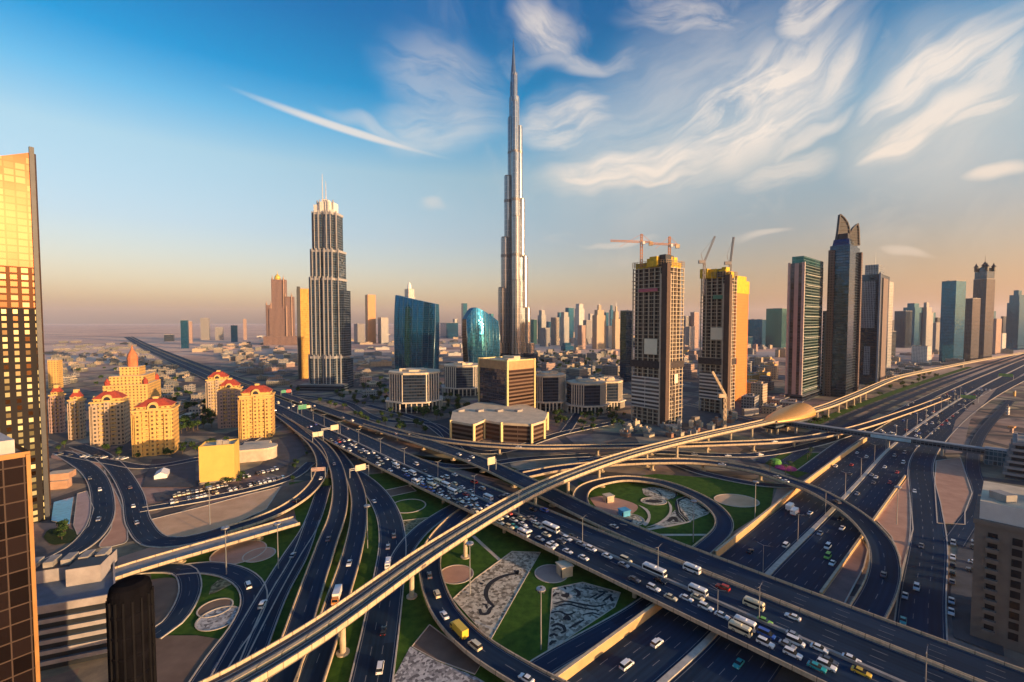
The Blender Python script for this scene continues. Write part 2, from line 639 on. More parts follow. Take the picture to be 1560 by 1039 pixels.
# ------------------------------------------------------------------ ground
def ground_material():
    m, w = new_mat('city_and_desert_ground')
    pos = w.n('ShaderNodeNewGeometry').outputs['Position']
    mp = w.n('ShaderNodeMapping')
    w.put(mp.inputs[0], pos)
    mp.inputs['Rotation'].default_value = (0, 0, R(-20))
    mp.inputs['Scale'].default_value = (0.0005, 0.0016, 0.001)
    far = w.noise(mp.outputs[0], 2.2, 8, 0.62, 0.6)
    near = w.noise(pos, 0.028, 8, 0.65, 0.4)
    blk = w.n('ShaderNodeTexVoronoi')
    w.put(blk.inputs['Vector'], pos)
    blk.inputs['Scale'].default_value = 0.022
    city = w.ramp(near, [(0.30, (0.07, 0.068, 0.066)), (0.44, (0.20, 0.16, 0.13)), (0.58, (0.36, 0.28, 0.20)), (0.74, (0.50, 0.39, 0.28))])
    city = w.mix(0.35, city, w.mix(0.6, blk.outputs['Color'], (0.2, 0.17, 0.14)), 'SOFT_LIGHT')
    # streets between the building plots
    ved = w.n('ShaderNodeTexVoronoi', feature='DISTANCE_TO_EDGE')
    w.put(ved.inputs['Vector'], pos)
    ved.inputs['Scale'].default_value = 0.016
    ved.inputs['Randomness'].default_value = 0.55
    st = w.m('LESS_THAN', ved.outputs['Distance'], 0.075)
    city = w.mix(w.m('MULTIPLY', st, 0.8), city, (0.045, 0.05, 0.06))
    desert = w.ramp(far, [(0.32, (0.24, 0.14, 0.13)), (0.41, (0.64, 0.40, 0.30)), (0.56, (0.78, 0.54, 0.39)), (0.64, (0.38, 0.23, 0.19)), (0.74, (0.66, 0.43, 0.33))])
    ln = w.n('ShaderNodeVectorMath', operation='LENGTH')
    w.put(ln.inputs[0], pos)
    t = w.mrange(w.m('ADD', ln.outputs[1], w.m('MULTIPLY', w.m('SUBTRACT', far, 0.5), 1500.0)), 900.0, 1900.0, 0.0, 1.0, True)
    finish(w, w.mix(t, city, desert), 0.95, 0.0, 0.2)
    return m


g = MB()
GR = 26000.0
g.poly([(-GR, -2500, 0), (GR, -2500, 0), (GR, GR, 0), (-GR, GR, 0)])
struct(g, 'ground', ground_material())

_patch = [0]


def patch(name, pts, mat, z=None, px=True, rim=None, kind='structure', smooth=True):
    """a flat area of ground: each new one lies a little above the last"""
    if z is None:
        _patch[0] += 1
        z = 0.02 + 0.008 * _patch[0]
    q = [P(x, y, z) for x, y in pts] if px else [Vector((p[0], p[1], z)) for p in pts]
    if smooth and len(q) > 3:
        q = catmull(q + [q[0]], 3.0)[:-1]
    m = MB()
    m.poly([(p.x, p.y, z) for p in q])
    ob = m.build(name, mat)
    ob['kind'] = kind
    # fix winding so the sheet faces up
    me = ob.data
    if me.polygons[0].normal.z < 0:
        me.flip_normals()
    if rim:
        rm = MB()
        strip(rm, q + [q[0]], rim[0], 0.0, 0.16, 0)
        rm.build('kerb', rim[1], parent=ob, origin=(0, 0, 0))
    return ob


def strip(mb, path, w, z0, z1, m=0):
    """a low kerb following a path"""
    ns = frames(path)
    for i in range(len(path) - 1):
        a, b = path[i], path[i + 1]
        na, nb = ns[i] * w / 2, ns[i + 1] * w / 2
        for (s, t) in ((1, -1),):
            A0, A1, B0, B1 = a + na, a - na, b + nb, b - nb
            mb.poly([(A1.x, A1.y, a.z + z1), (B1.x, B1.y, b.z + z1), (B0.x, B0.y, b.z + z1), (A0.x, A0.y, a.z + z1)], m)
            mb.poly([(A0.x, A0.y, a.z + z1), (B0.x, B0.y, b.z + z1), (B0.x, B0.y, b.z + z0), (A0.x, A0.y, a.z + z0)], m)
            mb.poly([(B1.x, B1.y, b.z + z1), (A1.x, A1.y, a.z + z1), (A1.x, A1.y, a.z + z0), (B1.x, B1.y, b.z + z0)], m)


def circle_patch(name, px, py, rx, mat, rim=None, n=28, asp=1.0, yaw=0.0, **kw):
    c = P(px, py, 0)
    r = rx * (c.y * _c + CH * _s) / FPX
    pts = []
    for i in range(n):
        t = 2 * math.pi * i / n
        x, y = r * math.cos(t), r * asp * math.sin(t)
        pts.append((c.x + x * math.cos(yaw) - y * math.sin(yaw), c.y + x * math.sin(yaw) + y * math.cos(yaw)))
    return patch(name, pts, mat, px=False, rim=rim, smooth=False, **kw)


# ------------------------------------------------------------------ roads
ROADS = {}
_rz = [0]
PIERS = []


def road(name, pts, width, lanes, par=0.0, thick=1.4, piers=0.0, px=True, off=0.0, lane_u=None, kerb=True, mat=None,
         parmat=None, key=None, divider=None, label=None, par_sides=(1, -1), decks=True):
    """pts: (px, py, z) along the centre, or world points with px=False.
    par > 0: an elevated deck with solid parapets, otherwise a road at grade with kerbs"""
    path = [P(*p) for p in pts] if px else [Vector(p) for p in pts]
    elevated = par > 0
    if not elevated:
        _rz[0] += 1
        for p in path:
            p.z = 0.36 + 0.012 * _rz[0]
    step = 4.0
    path = catmull(path, step)
    # fewer samples far away
    thin = [path[0]]
    for p in path[1:]:
        if (p - thin[-1]).length >= max(3.0, 0.012 * p.y):
            thin.append(p)
    if (path[-1] - thin[-1]).length > 1e-3:
        thin.append(path[-1])
    path = thin
    ns = frames(path)
    if off:
        path = [p + n * off for p, n in zip(path, ns)]
    hw = width / 2
    lw = (width - (1.4 if lanes > 1 else 1.6)) / lanes
    mg = (hw - lw * lanes / 2) / lw
    mb = MB()
    L = 0.0
    for i in range(len(path) - 1):
        a, b = path[i], path[i + 1]
        A0, A1, B0, B1 = a + ns[i] * hw, a - ns[i] * hw, b + ns[i + 1] * hw, b - ns[i + 1] * hw
        d = (b - a).length
        mb.poly([A1, B1, B0, A0], 0, [(lanes + mg, L), (lanes + mg, L + d), (-mg, L + d), (-mg, L)])
        if elevated and decks:
            t0 = Vector((0, 0, thick))
            i0 = 0.72
            C0, C1, E0, E1 = a + ns[i] * hw * i0 - t0, a - ns[i] * hw * i0 - t0, b + ns[i + 1] * hw * i0 - t0, b - ns[i + 1] * hw * i0 - t0
            f = Vector((0, 0, 0.55))
            mb.poly([A0, B0, B0 - f, A0 - f], 1)
            mb.poly([B1, A1, A1 - f, B1 - f], 1)
            mb.poly([A0 - f, B0 - f, E0, C0], 1)
            mb.poly([B1 - f, A1 - f, C1, E1], 1)
            mb.poly([C0, E0, E1, C1], 1)
        L += d
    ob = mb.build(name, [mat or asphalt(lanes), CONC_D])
    ob['kind'] = 'structure'
    if label:
        ob['label'] = label
    pm = parmat or (CONC_J if elevated else KERB)
    if elevated:
        for sgn in par_sides:
            pb = MB()
            Lp = 0.0
            for i in range(len(path) - 1):
                a, b = path[i], path[i + 1]
                o0, o1 = a + ns[i] * sgn * (hw + 0.14), b + ns[i + 1] * sgn * (hw + 0.14)
                i0, i1 = a + ns[i] * sgn * (hw - 0.26), b + ns[i + 1] * sgn * (hw - 0.26)
                up, dn = Vector((0, 0, par)), Vector((0, 0, -0.45))
                q = [[o0 + dn, o1 + dn, o1 + up, o0 + up], [o0 + up, o1 + up, i1 + up, i0 + up], [i0 + up, i1 + up, i1, i0]]
                dl_ = (b - a).length
                uvq = [(Lp, 0), (Lp + dl_, 0), (Lp + dl_, par), (Lp, par)]
                for f in q:
                    pb.poly(f if sgn < 0 else f[::-1], 0, uvq if sgn < 0 else uvq[::-1])
                Lp += dl_
            pb.build('parapet', pm, parent=ob, origin=(0, 0, 0))
    elif kerb:
        for sgn in (1, -1):
            kb = MB()
            kp = [p + n * sgn * (hw + 0.15) for p, n in zip(path, ns)]
            strip(kb, kp, 0.45, -0.3, 0.14)
            kb.build('kerb', pm, parent=ob, origin=(0, 0, 0))
    if divider:
        for dof, dh, dw in divider:
            db = MB()
            dp = [p + n * dof for p, n in zip(path, ns)]
            strip(db, dp, dw, -0.02, dh)
            db.build('central_barrier', parmat or CONC_G, parent=ob, origin=(0, 0, 0))
    rec = dict(path=path, ns=ns, w=width, lanes=lanes, lw=lw, ob=ob, elevated=elevated, thick=thick)
    ROADS[key or name] = rec
    if piers:
        PIERS.append((key or name, piers))
    return rec


def near_road(p, skip, below):
    for k, r in ROADS.items():
        if k == skip:
            continue
        for q in r['path'][::1]:
            if q.z < below - 2.5 and abs(q.x - p.x) < r['w'] and abs(q.y - p.y) < r['w']:
                if (Vector((q.x, q.y)) - Vector((p.x, p.y))).length < r['w'] / 2 + 1.0:
                    return True
    return False


def build_piers():
    for key, sp in PIERS:
        r = ROADS[key]
        acc, nxt = 0.0, sp * 0.5
        path, ns = r['path'], r['ns']
        for i in range(1, len(path)):
            acc += (path[i] - path[i - 1]).length
            p, n = path[i], ns[i]
            if acc < nxt or p.y > 620 or p.y < 95:
                continue
            zt = p.z - r['thick'] + 0.02
            if zt < 1.6:
                nxt = acc + sp
                continue
            if near_road(p, key, p.z):
                continue
            nxt = acc + sp
            m = MB()
            cols = [0.0] if r['w'] < 15 else ([-0.27, 0.27] if r['w'] < 22 else [-0.33, 0.0, 0.33])
            for cpos in cols:
                q = p + n * (cpos * r['w'])
                rad = 0.95 if r['w'] < 15 else 0.85
                m.cyl((q.x, q.y, 0), (q.x, q.y, zt - 0.9), rad, rad, 12)
                m.lathe((q.x, q.y), [(rad, zt - 1.6), (min(2.6, r['w'] * 0.2), zt - 0.5), (min(2.6, r['w'] * 0.2), zt)], 12)
            m.lathe((p.x, p.y), [(2.1, 0.0), (2.1, 0.45), (0.9, 0.46)], 12)
            m.build('pier', CONC, parent=r['ob'], origin=(0, 0, 0))


# --- at grade: lawns first, then roads over them
patch('lawn', [(440, 735), (640, 715), (800, 760), (870, 830), (980, 905), (830, 1010), (800, 1060), (330, 1060), (230, 1060),
               (230, 850), (330, 835), (452, 795)], GRASS, smooth=False)
patch('lawn', [(880, 735), (1000, 722), (1180, 735), (1172, 790), (1085, 850), (1000, 845), (900, 800)], GRASS, smooth=False)
patch('ground_cover', [(600, 690), (780, 712), (860, 735), (880, 760), (840, 770), (700, 700)], SHRUB, kind='stuff', smooth=False)

# --- the great highway to the right (two carriageways)
sz = [(1000, 1050, 0), (1071, 985, 0), (1171, 875, 0), (1262, 784, 0), (1306, 737, 0), (1357, 682, 0), (1420, 635, 0), (1490, 592, 0), (1553, 560, 0)]
szw = [P(*p) for p in sz]
szw = [szw[0] + (szw[0] - szw[1]) * 2.0] + szw + [Vector((2300, 1900, 0)), Vector((5200, 4200, 0))]
road('highway', szw, 19.0, 5, px=False, off=10.8, key='sz_left', kerb=False)
road('highway', szw, 19.0, 5, px=False, off=-10.8, key='sz_right', kerb=False)
mp_ = catmull(szw, 6.0)
mb = MB()
strip(mb, [Vector((p.x, p.y, 0.40)) for p in mp_ if p.y < 1500], 2.0, -0.3, 0.35)
struct(mb, 'highway_median', KERB)
# service roads either side of it, further out
szs = szw[5:]
road('service_road', szs, 11.0, 3, px=False, off=29.0, key='sz_service_left')
road('service_road', [(1400, 1005, 0), (1404, 915, 0), (1414, 824, 0), (1410, 770, 0), (1404, 704, 0), (1440, 655, 0), (1500, 608, 0), (1580, 566, 0)], 13.0, 3, key='service_right')
road('service_road', szs, 8.0, 2, px=False, off=46.0, key='sz_service_outer', kerb=False)
road('service_road', szs, 7.0, 2, px=False, off=59.0, key='sz_service_third', kerb=False)
road('street', [(1452, 830, 0), (1472, 800, 0), (1487, 778, 0), (1494, 752, 0), (1482, 715, 0), (1490, 670, 0), (1540, 610, 0)], 8.0, 2, key='right_street', kerb=False)

# --- service road beside the retaining wall, bottom centre
road('service_road', [(790, 1045, 0), (826, 1018, 0), (975, 931, 0), (1040, 880, 0)], 7.5, 2, key='wall_service')

# --- left ground-level streets
road('street', [(230, 973, 0), (262, 950, 0), (284, 918, 0), (290, 890, 0), (276, 869, 0), (223, 868, 0), (170, 880, 0)], 7.0, 2, key='inner_loop')
road('street', [(276, 869, 0), (310, 866, 0), (351, 872, 0), (380, 890, 0), (387, 918, 0), (370, 956, 0), (338, 1000, 0), (300, 1060, 0)], 8.5, 2, key='left_loop')
road('street', [(494, 742, 0), (472, 804, 0), (444, 848, 0), (412, 902, 0), (372, 975, 0), (330, 1055, 0)], 7.5, 2, key='l2a')
road('street', [(476, 795, 0), (456, 850, 0), (424, 908, 0), (398, 970, 0), (366, 1055, 0)], 6.5, 2, key='l2b')
road('street', [(500, 708, 0), (536, 722, 0), (569, 748, 0), (591, 784, 0), (598, 826, 0), (592, 884, 0), (580, 960, 0), (562, 1060, 0)], 12.0, 3, key='l5')
road('street', [(735, 752, 0), (690, 776, 0), (645, 806, 0), (616, 840, 0), (600, 880, 0)], 8.5, 2, key='l6')
road('street', [(354, 804, 0.4), (318, 817, 0), (277, 826, 0), (240, 826, 0), (213, 800, 0), (202, 755, 0), (178, 715, 0), (150, 692, 0), (118, 680, 0)], 10.0, 3, key='left_street')
road('street', [(20, 885, 0), (60, 866, 0), (118, 836, 0), (150, 802, 0), (156, 757, 0), (140, 720, 0), (96, 690, 0)], 10.0, 3, key='left_avenue')
road('street', [(90, 690, 0), (170, 705, 0), (230, 712, 0), (300, 700, 0), (345, 690, 0), (420, 650, 0)], 8.0, 2, key='resident_street')
road('street', [(215, 778, 0), (330, 758, 0), (440, 730, 0), (475, 705, 0)], 7.0, 2, key='lot_street')
# downtown streets behind the interchange
road('boulevard', [(430, 600, 0), (520, 612, 0), (580, 640, 0), (660, 648, 0), (700, 690, 0)], 10.0, 2, key='boulevard_a')
road('boulevard', [(560, 618, 0), (640, 640, 0), (740, 690, 0), (860, 660, 0), (960, 640, 0)], 9.0, 2, key='boulevard_b')
road('boulevard', [(860, 660, 0), (900, 615, 0), (960, 600, 0), (1150, 640, 0)], 9.0, 2, key='boulevard_c')
road('service_road', [(780, 722, 0), (860, 712, 0), (980, 690, 0), (1086, 694, 0), (1148, 694, 0), (1240, 678, 0), (1310, 655, 0)], 9.0, 2, key='g3')
road('service_road', [(880, 700, 0), (1000, 700, 0), (1071, 722, 0), (1150, 738, 0), (1210, 742, 0)], 7.0, 2, key='g4')
road('service_road', [(620, 700, 0), (700, 712, 0), (800, 700, 0), (900, 694, 0)], 8.0, 2, key='g5')

# --- the main flyover and the deck beside it, on their measured lines
DV, NV = Vector((0.689, -0.724, 0)), Vector((0.724, 0.689, 0))


def dn(n, s, z):
    p = NV * n + DV * s
    return (p.x, p.y, z)


Z1 = 5.6
d1 = [dn(161, 90, Z1), dn(161, -30, Z1), dn(161, -160, Z1), dn(161, -290, Z1), dn(167, -450, 5.0), dn(175, -620, 3.0), dn(179, -1000, 1.2), dn(195, -2430, 0.9), dn(240, -4200, 0.8)]
road('flyover', d1, 31.0, 8, par=0.9, thick=1.5, piers=36, px=False, key='deck1', divider=[(0.0, 0.9, 1.1)])
d2 = [dn(184.6, 90, Z1 + .1), dn(184.6, -60, Z1 + .1), dn(186.5, -120, Z1 + .1), dn(196, -190, 6.0), dn(203, -254, 6.2), dn(203, -305, 6.2), dn(201, -404, 5.6), dn(204, -556, 3.6),
      dn(206, -1000, 1.6), dn(222, -2430, 1.1), dn(268, -4200, 0.9)]
road('flyover', d2, 14.4, 4, par=0.9, thick=1.4, piers=34, px=False, key='deck2')
# ramp that leaves it for the far side
road('flyover', [(560, 645, 5.8), (620, 661, 6.2), (700, 674, 6.6), (800, 681, 7), (880, 681, 7), (1000, 679, 7), (1100, 676, 7), (1200, 671, 6.5), (1290, 656, 4.5), (1380, 628, 1.8), (1440, 606, 0.9)], 9.5, 2, par=0.9, piers=38, key='g1')
# ramp sweeping round on the right
road('flyover', [(800, 724, 1.0), (850, 714, 3.0), (917, 707, 5.2), (994, 703, 6), (1071, 704, 6), (1148, 716, 6), (1199, 732, 6), (1240, 747, 6), (1299, 782, 6), (1337, 821, 5.8), (1348, 857, 5.2),
                 (1342, 894, 4.2), (1318, 940, 2.6), (1290, 990, 1.2)], 10.0, 2, par=0.9, piers=34, key='ramp_e')
# loop in the middle of the interchange
road('flyover', [(960, 797, 5.2), (925, 790, 4.6), (894, 778, 3.9), (884, 761, 3.5), (891, 744, 3.3), (917, 734, 3.2), (955, 729, 3.0), (1009, 736, 2.6), (1071, 761, 2.0), (1099, 785, 1.5), (1102, 806, 1.2), (1072, 836, 0.9), (1040, 862, 0.8)],
     8.6, 1, par=0.7, thick=1.2, piers=30, key='loop_c')
# loop at the bottom
road('flyover', [(735, 762, 1.2), (693, 792, 1.8), (663, 828, 2.4), (655, 860, 2.8), (660, 892, 3.0), (679, 934, 3.2), (725, 982, 3.4), (798, 1029, 3.6), (860, 1062, 3.8)], 8.8, 2, par=0.8, thick=1.3, piers=30, key='loop_f')
# ramps on the left
road('flyover', [(436, 640, 4.4), (469, 664, 4.6), (490, 678, 4.6), (509, 704, 4.6), (518, 743, 4.4), (514, 784, 4.2), (497, 832, 4.0), (474, 900, 3.8), (452, 968, 3.6), (424, 1055, 3.4)], 8.6, 2, par=0.85, thick=1.3, piers=32, key='l3')
road('flyover', [(508, 684, 0.9), (528, 710, 1.4), (545, 752, 2.2), (546, 794, 2.8), (536, 845, 3.4), (517, 905, 3.7), (496, 970, 3.6), (466, 1055, 3.4)], 8.2, 2, par=0.85, thick=1.3, piers=32, key='l4')
road('flyover', [(425, 632, 4.2), (458, 658, 4.4), (482, 682, 4.3), (491, 706, 4.0), (484, 732, 3.4), (462, 756, 2.8), (431, 776, 2.0), (395, 792, 1.3), (343, 808, 0.9)], 7.8, 2, par=0.8, thick=1.2, piers=30, key='v1')
# the unfinished straight viaduct
rv = road('flyover', [(120, 893, 3.4), (200, 866, 3.6), (330, 828, 3.8), (452, 793, 4.0)], 10.0, 2, par=0.8, thick=1.4, piers=30, key='v2', mat=CONC_G)
# metro viaduct
M_Z = 12.5
mpts = [P(x, y, M_Z) for x, y in [(310, 1062), (355, 1039), (478, 966), (660, 838), (795, 757), (860, 727), (960, 692), (1070, 664), (1165, 643), (1250, 622)]]
mpts += [Vector((427.8, 566.7, M_Z)), Vector((644, 756, M_Z)), Vector((800, 868, M_Z)), Vector((1100, 1075, M_Z)), Vector((1500, 1340, M_Z)), Vector((2600, 2120, M_Z))]
mpts = [mpts[0] + (mpts[0] - mpts[1]) * 3] + mpts
TRACK = plain('track_bed', (0.10, 0.085, 0.08), 0.9, var=0.25, scale=0.8)
VIAD = jointed('viaduct_concrete', (0.58, 0.45, 0.29), 4.0)
road('metro_viaduct', mpts, 9.6, 2, par=1.15, thick=2.0, piers=0, px=False, key='metro', mat=TRACK, parmat=VIAD)
# raised walkway between the two tracks, and four rails
mr = ROADS['metro']
wb = MB()
strip(wb, [p for p in mr['path']], 1.2, 0.0, 0.75)
wb.build('walkway', VIAD, parent=mr['ob'], origin=(0, 0, 0))
for o_ in (-3.1, -1.7, 1.7, 3.1):
    rb = MB()
    strip(rb, [p + n * o_ for p, n in zip(mr['path'], mr['ns'])], 0.14, 0.0, 0.2)
    rb.build('rail', STEEL, parent=mr['ob'], origin=(0, 0, 0))
PIERS.append(('metro', 31))
build_piers()
# ------------------------------------------------------------------ planted islands, beds and bare ground
def stone_mat(name, lo, hi, scale=0.9):
    m, w = new_mat(name)
    pos = w.n('ShaderNodeNewGeometry').outputs['Position']
    v = w.n('ShaderNodeTexVoronoi')
    w.put(v.inputs['Vector'], pos)
    v.inputs['Scale'].default_value = scale
    big = w.noise(pos, 0.12, 5, 0.6)
    t = w.m('ADD', w.m('MULTIPLY', w.sep(v.outputs['Color'])[0], 0.8), w.m('MULTIPLY', big, 0.25))
    finish(w, w.ramp(t, [(0.2, lo), (0.75, hi)]), 0.9, 0, 0.3)
    return m


STONES = stone_mat('pale_rubble', (0.16, 0.13, 0.09), (0.62, 0.54, 0.40))
STONES_G = stone_mat('grey_green_rubble', (0.12, 0.12, 0.10), (0.48, 0.47, 0.40))
STONES_W = stone_mat('white_rubble', (0.14, 0.13, 0.13), (0.55, 0.53, 0.50), 1.1)
STONES_O = stone_mat('olive_rubble', (0.07, 0.065, 0.03), (0.30, 0.26, 0.14))
BLACKS = plain('black_gravel', (0.012, 0.014, 0.020), 0.9, var=0.4, scale=1.2)
RIM = plain('pale_edging', (0.52, 0.45, 0.36), 0.8, var=0.15)


def pts_from(zx, zy, sc_, lst):
    """read-off helper: detail coordinates back to photograph coordinates"""
    return [(zx + a / sc_, zy + b / sc_) for a, b in lst]


def marks(bed, strokes, x0, y0, k, z):
    """dark gravel strokes laid in a bed; every stroke is (width in metres, points)"""
    mb = MB()
    for wd, line in strokes:
        q = catmull([P(x0 + a / k, y0 + b / k, z) for a, b in line], 0.8)
        n = len(q)
        ns = frames(q)
        for i in range(n - 1):
            t0, t1 = i / (n - 1), (i + 1) / (n - 1)
            w0 = wd * (0.35 + 0.65 * math.sin(math.pi * min(1, max(0, t0 * 0.8 + 0.1))))
            w1 = wd * (0.35 + 0.65 * math.sin(math.pi * min(1, max(0, t1 * 0.8 + 0.1))))
            a, b = q[i], q[i + 1]
            mb.poly([a - ns[i] * w0 / 2, b - ns[i + 1] * w1 / 2, b + ns[i + 1] * w1 / 2, a + ns[i] * w0 / 2])
    mb.build('gravel_mark', BLACKS, parent=bed, origin=(0, 0, 0))


# centre: two rubble beds with dark script-like strokes, lawn between them
b1 = patch('garden_bed', pts_from(580, 780, 3.9, [(780, 235), (950, 240), (890, 340), (650, 765), (430, 515), (560, 395)]), STONES, smooth=False, rim=(0.35, RIM))
z_ = 0.02 + 0.008 * _patch[0] + 0.02
marks(b1, [(2.0, [(815, 345), (812, 362), (760, 372), (700, 392), (650, 425), (628, 465), (628, 505), (650, 540), (668, 556)]),
           (1.6, [(590, 575), (600, 605), (635, 602), (650, 575), (676, 555)]),
           (1.1, [(602, 545), (625, 552), (632, 575)]), (1.5, [(590, 420), (605, 430)]), (1.5, [(604, 405), (620, 412)]), (1.5, [(795, 345), (815, 372)])], 580, 780, 3.9, z_)
b2 = patch('garden_bed', pts_from(580, 780, 3.9, [(1020, 455), (1200, 418), (1425, 480), (1390, 565), (992, 832)]), STONES_G, smooth=False, rim=(0.35, RIM))
z_ = 0.02 + 0.008 * _patch[0] + 0.02
marks(b2, [(2.4, [(1075, 490), (1100, 500), (1110, 480)]), (1.2, [(1025, 500), (1045, 482), (1060, 486)]), (1.5, [(1150, 455), (1172, 470), (1178, 490), (1160, 502)]),
           (1.1, [(1025, 545), (1100, 530), (1180, 545), (1280, 560), (1340, 548)]), (1.0, [(1030, 565), (1110, 548), (1200, 570), (1300, 585)]),
           (1.0, [(1010, 600), (1060, 590), (1110, 610), (1160, 592)]), (2.0, [(1090, 640), (1108, 620), (1122, 645)]), (0.9, [(1245, 510), (1290, 485)]),
           (1.0, [(1270, 520), (1330, 480)]), (1.0, [(1320, 530), (1375, 490)]), (1.2, [(1365, 500), (1378, 530)]), (1.4, [(1015, 680), (1050, 665), (1085, 680), (1092, 710), (1070, 720)]),
           (1.0, [(1020, 705), (1050, 690), (1070, 705)]), (1.3, [(1000, 740), (1030, 725), (1050, 735)]), (1.2, [(1005, 790), (1020, 770), (1045, 765)]),
           (1.0, [(1120, 690), (1170, 660), (1210, 640)]), (0.9, [(1200, 610), (1260, 600), (1300, 612)]), (1.2, [(1000, 625), (1030, 640)]),
           (0.9, [(1210, 450), (1260, 462)]), (0.9, [(1290, 470), (1350, 478)]), (1.1, [(1090, 440), (1100, 460)])], 580, 780, 3.9, z_)
circle_patch('gravel_circle', 695, 875, 26, SAND_P, rim=(0.4, RIM))
circle_patch('gravel_circle', 840, 874, 25, plain('pale_terrace', (0.34, 0.26, 0.22), 0.9, var=0.1), rim=(0.4, RIM))
patch('footpath', pts_from(580, 780, 3.9, [(540, 145), (560, 140), (720, 285), (705, 295)]), RIM, smooth=False)
patch('brown_bed', pts_from(580, 780, 3.9, [(290, 670), (185, 800), (330, 880), (560, 965), (600, 900)]), DIRT, smooth=False, rim=(0.3, RIM))
patch('garden_bed', pts_from(580, 780, 3.9, [(175, 800), (330, 885), (560, 975), (700, 1060), (-20, 1120), (90, 960)]), STONES_W, smooth=False)
patch('garden_bed', pts_from(580, 780, 3.9, [(100, 55), (310, 30), (220, 120), (140, 225)]), STONES_O, smooth=False, rim=(0.3, RIM))
circle_patch('lawn_circle', 622, 771, 26, GRASS, rim=(0.7, RIM))
patch('paved_plot', pts_from(480, 580, 3.9, [(400, 655), (560, 620), (600, 655), (440, 690)]), DIRT, smooth=False, rim=(0.8, RIM))
# beside the retaining wall
patch('bare_verge', [(862, 1040), (912, 1002), (1006, 930), (1000, 912), (840, 1028)], plain('dusty_verge', (0.16, 0.10, 0.10), 0.95, var=0.3, scale=0.1), smooth=False)

# inside the loop
pl = lambda l: pts_from(840, 660, 3.9, l)
patch('sand_bed', pl([(225, 385), (300, 372), (410, 390), (510, 428), (490, 470), (380, 500), (300, 470)]), SAND_P)
b3 = patch('garden_bed', pl([(540, 330), (600, 320), (735, 345), (745, 375), (690, 395), (560, 370)]), STONES)
marks(b3, [(0.9, [(590, 325), (640, 350), (655, 375)]), (0.8, [(700, 392), (735, 380), (745, 350)])], 840, 660, 3.9, 0.02 + 0.008 * _patch[0] + 0.02)
b4 = circle_patch('garden_bed', 996, 764, 19, STONES, asp=0.75, rim=(0.5, RIM))
circle_patch('gravel_circle', 996, 764, 13, BLACKS, asp=0.5)
b5 = patch('garden_bed', pl([(745, 395), (800, 372), (945, 460), (930, 480), (815, 525), (760, 470)]), STONES, smooth=False, rim=(0.35, RIM))
marks(b5, [(2.2, [(800, 380), (750, 405), (765, 470), (815, 520)]), (2.0, [(800, 378), (870, 415), (930, 465)])], 840, 660, 3.9, 0.02 + 0.008 * _patch[0] + 0.02)
circle_patch('garden_bed', 960, 792, 21, STONES, rim=(0.35, RIM))
b6 = patch('garden_bed', pl([(735, 455), (760, 480), (800, 525), (740, 535), (560, 575), (660, 530)]), STONES_G, smooth=False)
marks(b6, [(1.6, [(740, 460), (755, 490), (790, 525)]), (2.6, [(690, 525), (730, 500), (745, 528)])], 840, 660, 3.9, 0.02 + 0.008 * _patch[0] + 0.02)
patch('footpath', pl([(540, 570), (700, 545), (830, 520), (830, 528), (700, 556), (545, 582)]), RIM, smooth=False)
patch('footpath', pl([(480, 590), (640, 598), (950, 598), (950, 608), (640, 610), (480, 600)]), RIM, smooth=False)
patch('footpath', pl([(515, 425), (570, 450), (590, 500), (560, 550), (545, 545), (575, 500), (558, 458)]), RIM)
patch('footpath', pl([(690, 400), (715, 430), (705, 490), (640, 540), (560, 560), (632, 532), (695, 480), (702, 435)]), RIM)
circle_patch('sand_bed', 1122, 763, 32, SAND, rim=(0.5, RIM), asp=0.8)
patch('sand_verge', [(1088, 846), (1212, 748), (1186, 738), (1172, 775), (1120, 808), (1070, 845)], SAND_P, smooth=False)
# flower bed and lawn further up
patch('lawn', [(1150, 700), (1205, 690), (1262, 690), (1250, 712), (1215, 728), (1180, 712)], GRASS, smooth=False)

_v = [p + n * 66.0 for p, n in zip(catmull(szs, 20.0), frames(catmull(szs, 20.0))) if 380 < p.y < 1000]
_w = [p + n * 76.0 for p, n in zip(catmull(szs, 20.0), frames(catmull(szs, 20.0))) if 380 < p.y < 1000]
patch('lawn', [(p.x, p.y) for p in _v + _w[::-1]], GRASS, px=False, smooth=False)
# left: grass is already there; gravel ellipses, loop bed, sandy lots
circle_patch('gravel_circle', 364, 842, 37, SAND_P, rim=(0.5, RIM))
circle_patch('gravel_circle', 395, 846, 22, SAND_P, rim=(0.5, RIM))
patch('bare_ground', [(170, 895), (262, 880), (276, 905), (262, 936), (222, 962), (170, 985)], DIRT)
patch('bare_ground', [(175, 990), (250, 968), (300, 968), (350, 976), (300, 1060), (170, 1070)], DIRT, smooth=False)
circle_patch('garden_bed', 328, 927, 23, DIRT, rim=(0.5, RIM))
circle_patch('garden_bed', 333, 943, 29, STONES_W, rim=(0.5, RIM))
patch('garden_bed', pts_from(300, 780, 3.9, [(85, 440), (130, 400), (200, 405), (215, 425), (110, 480), (70, 490)]), STONES_O, smooth=False)
patch('sandy_lot', pts_from(200, 640, 3.9, [(80, 600), (400, 520), (700, 440), (890, 395), (800, 530), (600, 620), (400, 690), (230, 715), (130, 690)]), SAND, smooth=False, rim=(0.5, KERB))
patch('traffic_island', pts_from(0, 640, 2.603, [(415, 195), (428, 235), (470, 310), (505, 440), (490, 490), (400, 505), (440, 430), (440, 330), (410, 230)]), SAND_P, rim=(0.4, KERB))
patch('sandy_verge', pts_from(0, 640, 2.603, [(210, 130), (330, 140), (415, 185), (380, 195), (280, 165), (205, 150)]), SAND_P)
patch('bare_ground', pts_from(200, 640, 3.9, [(800, 530), (900, 395), (1080, 350), (1090, 390), (900, 500)]), DIRT, smooth=False)
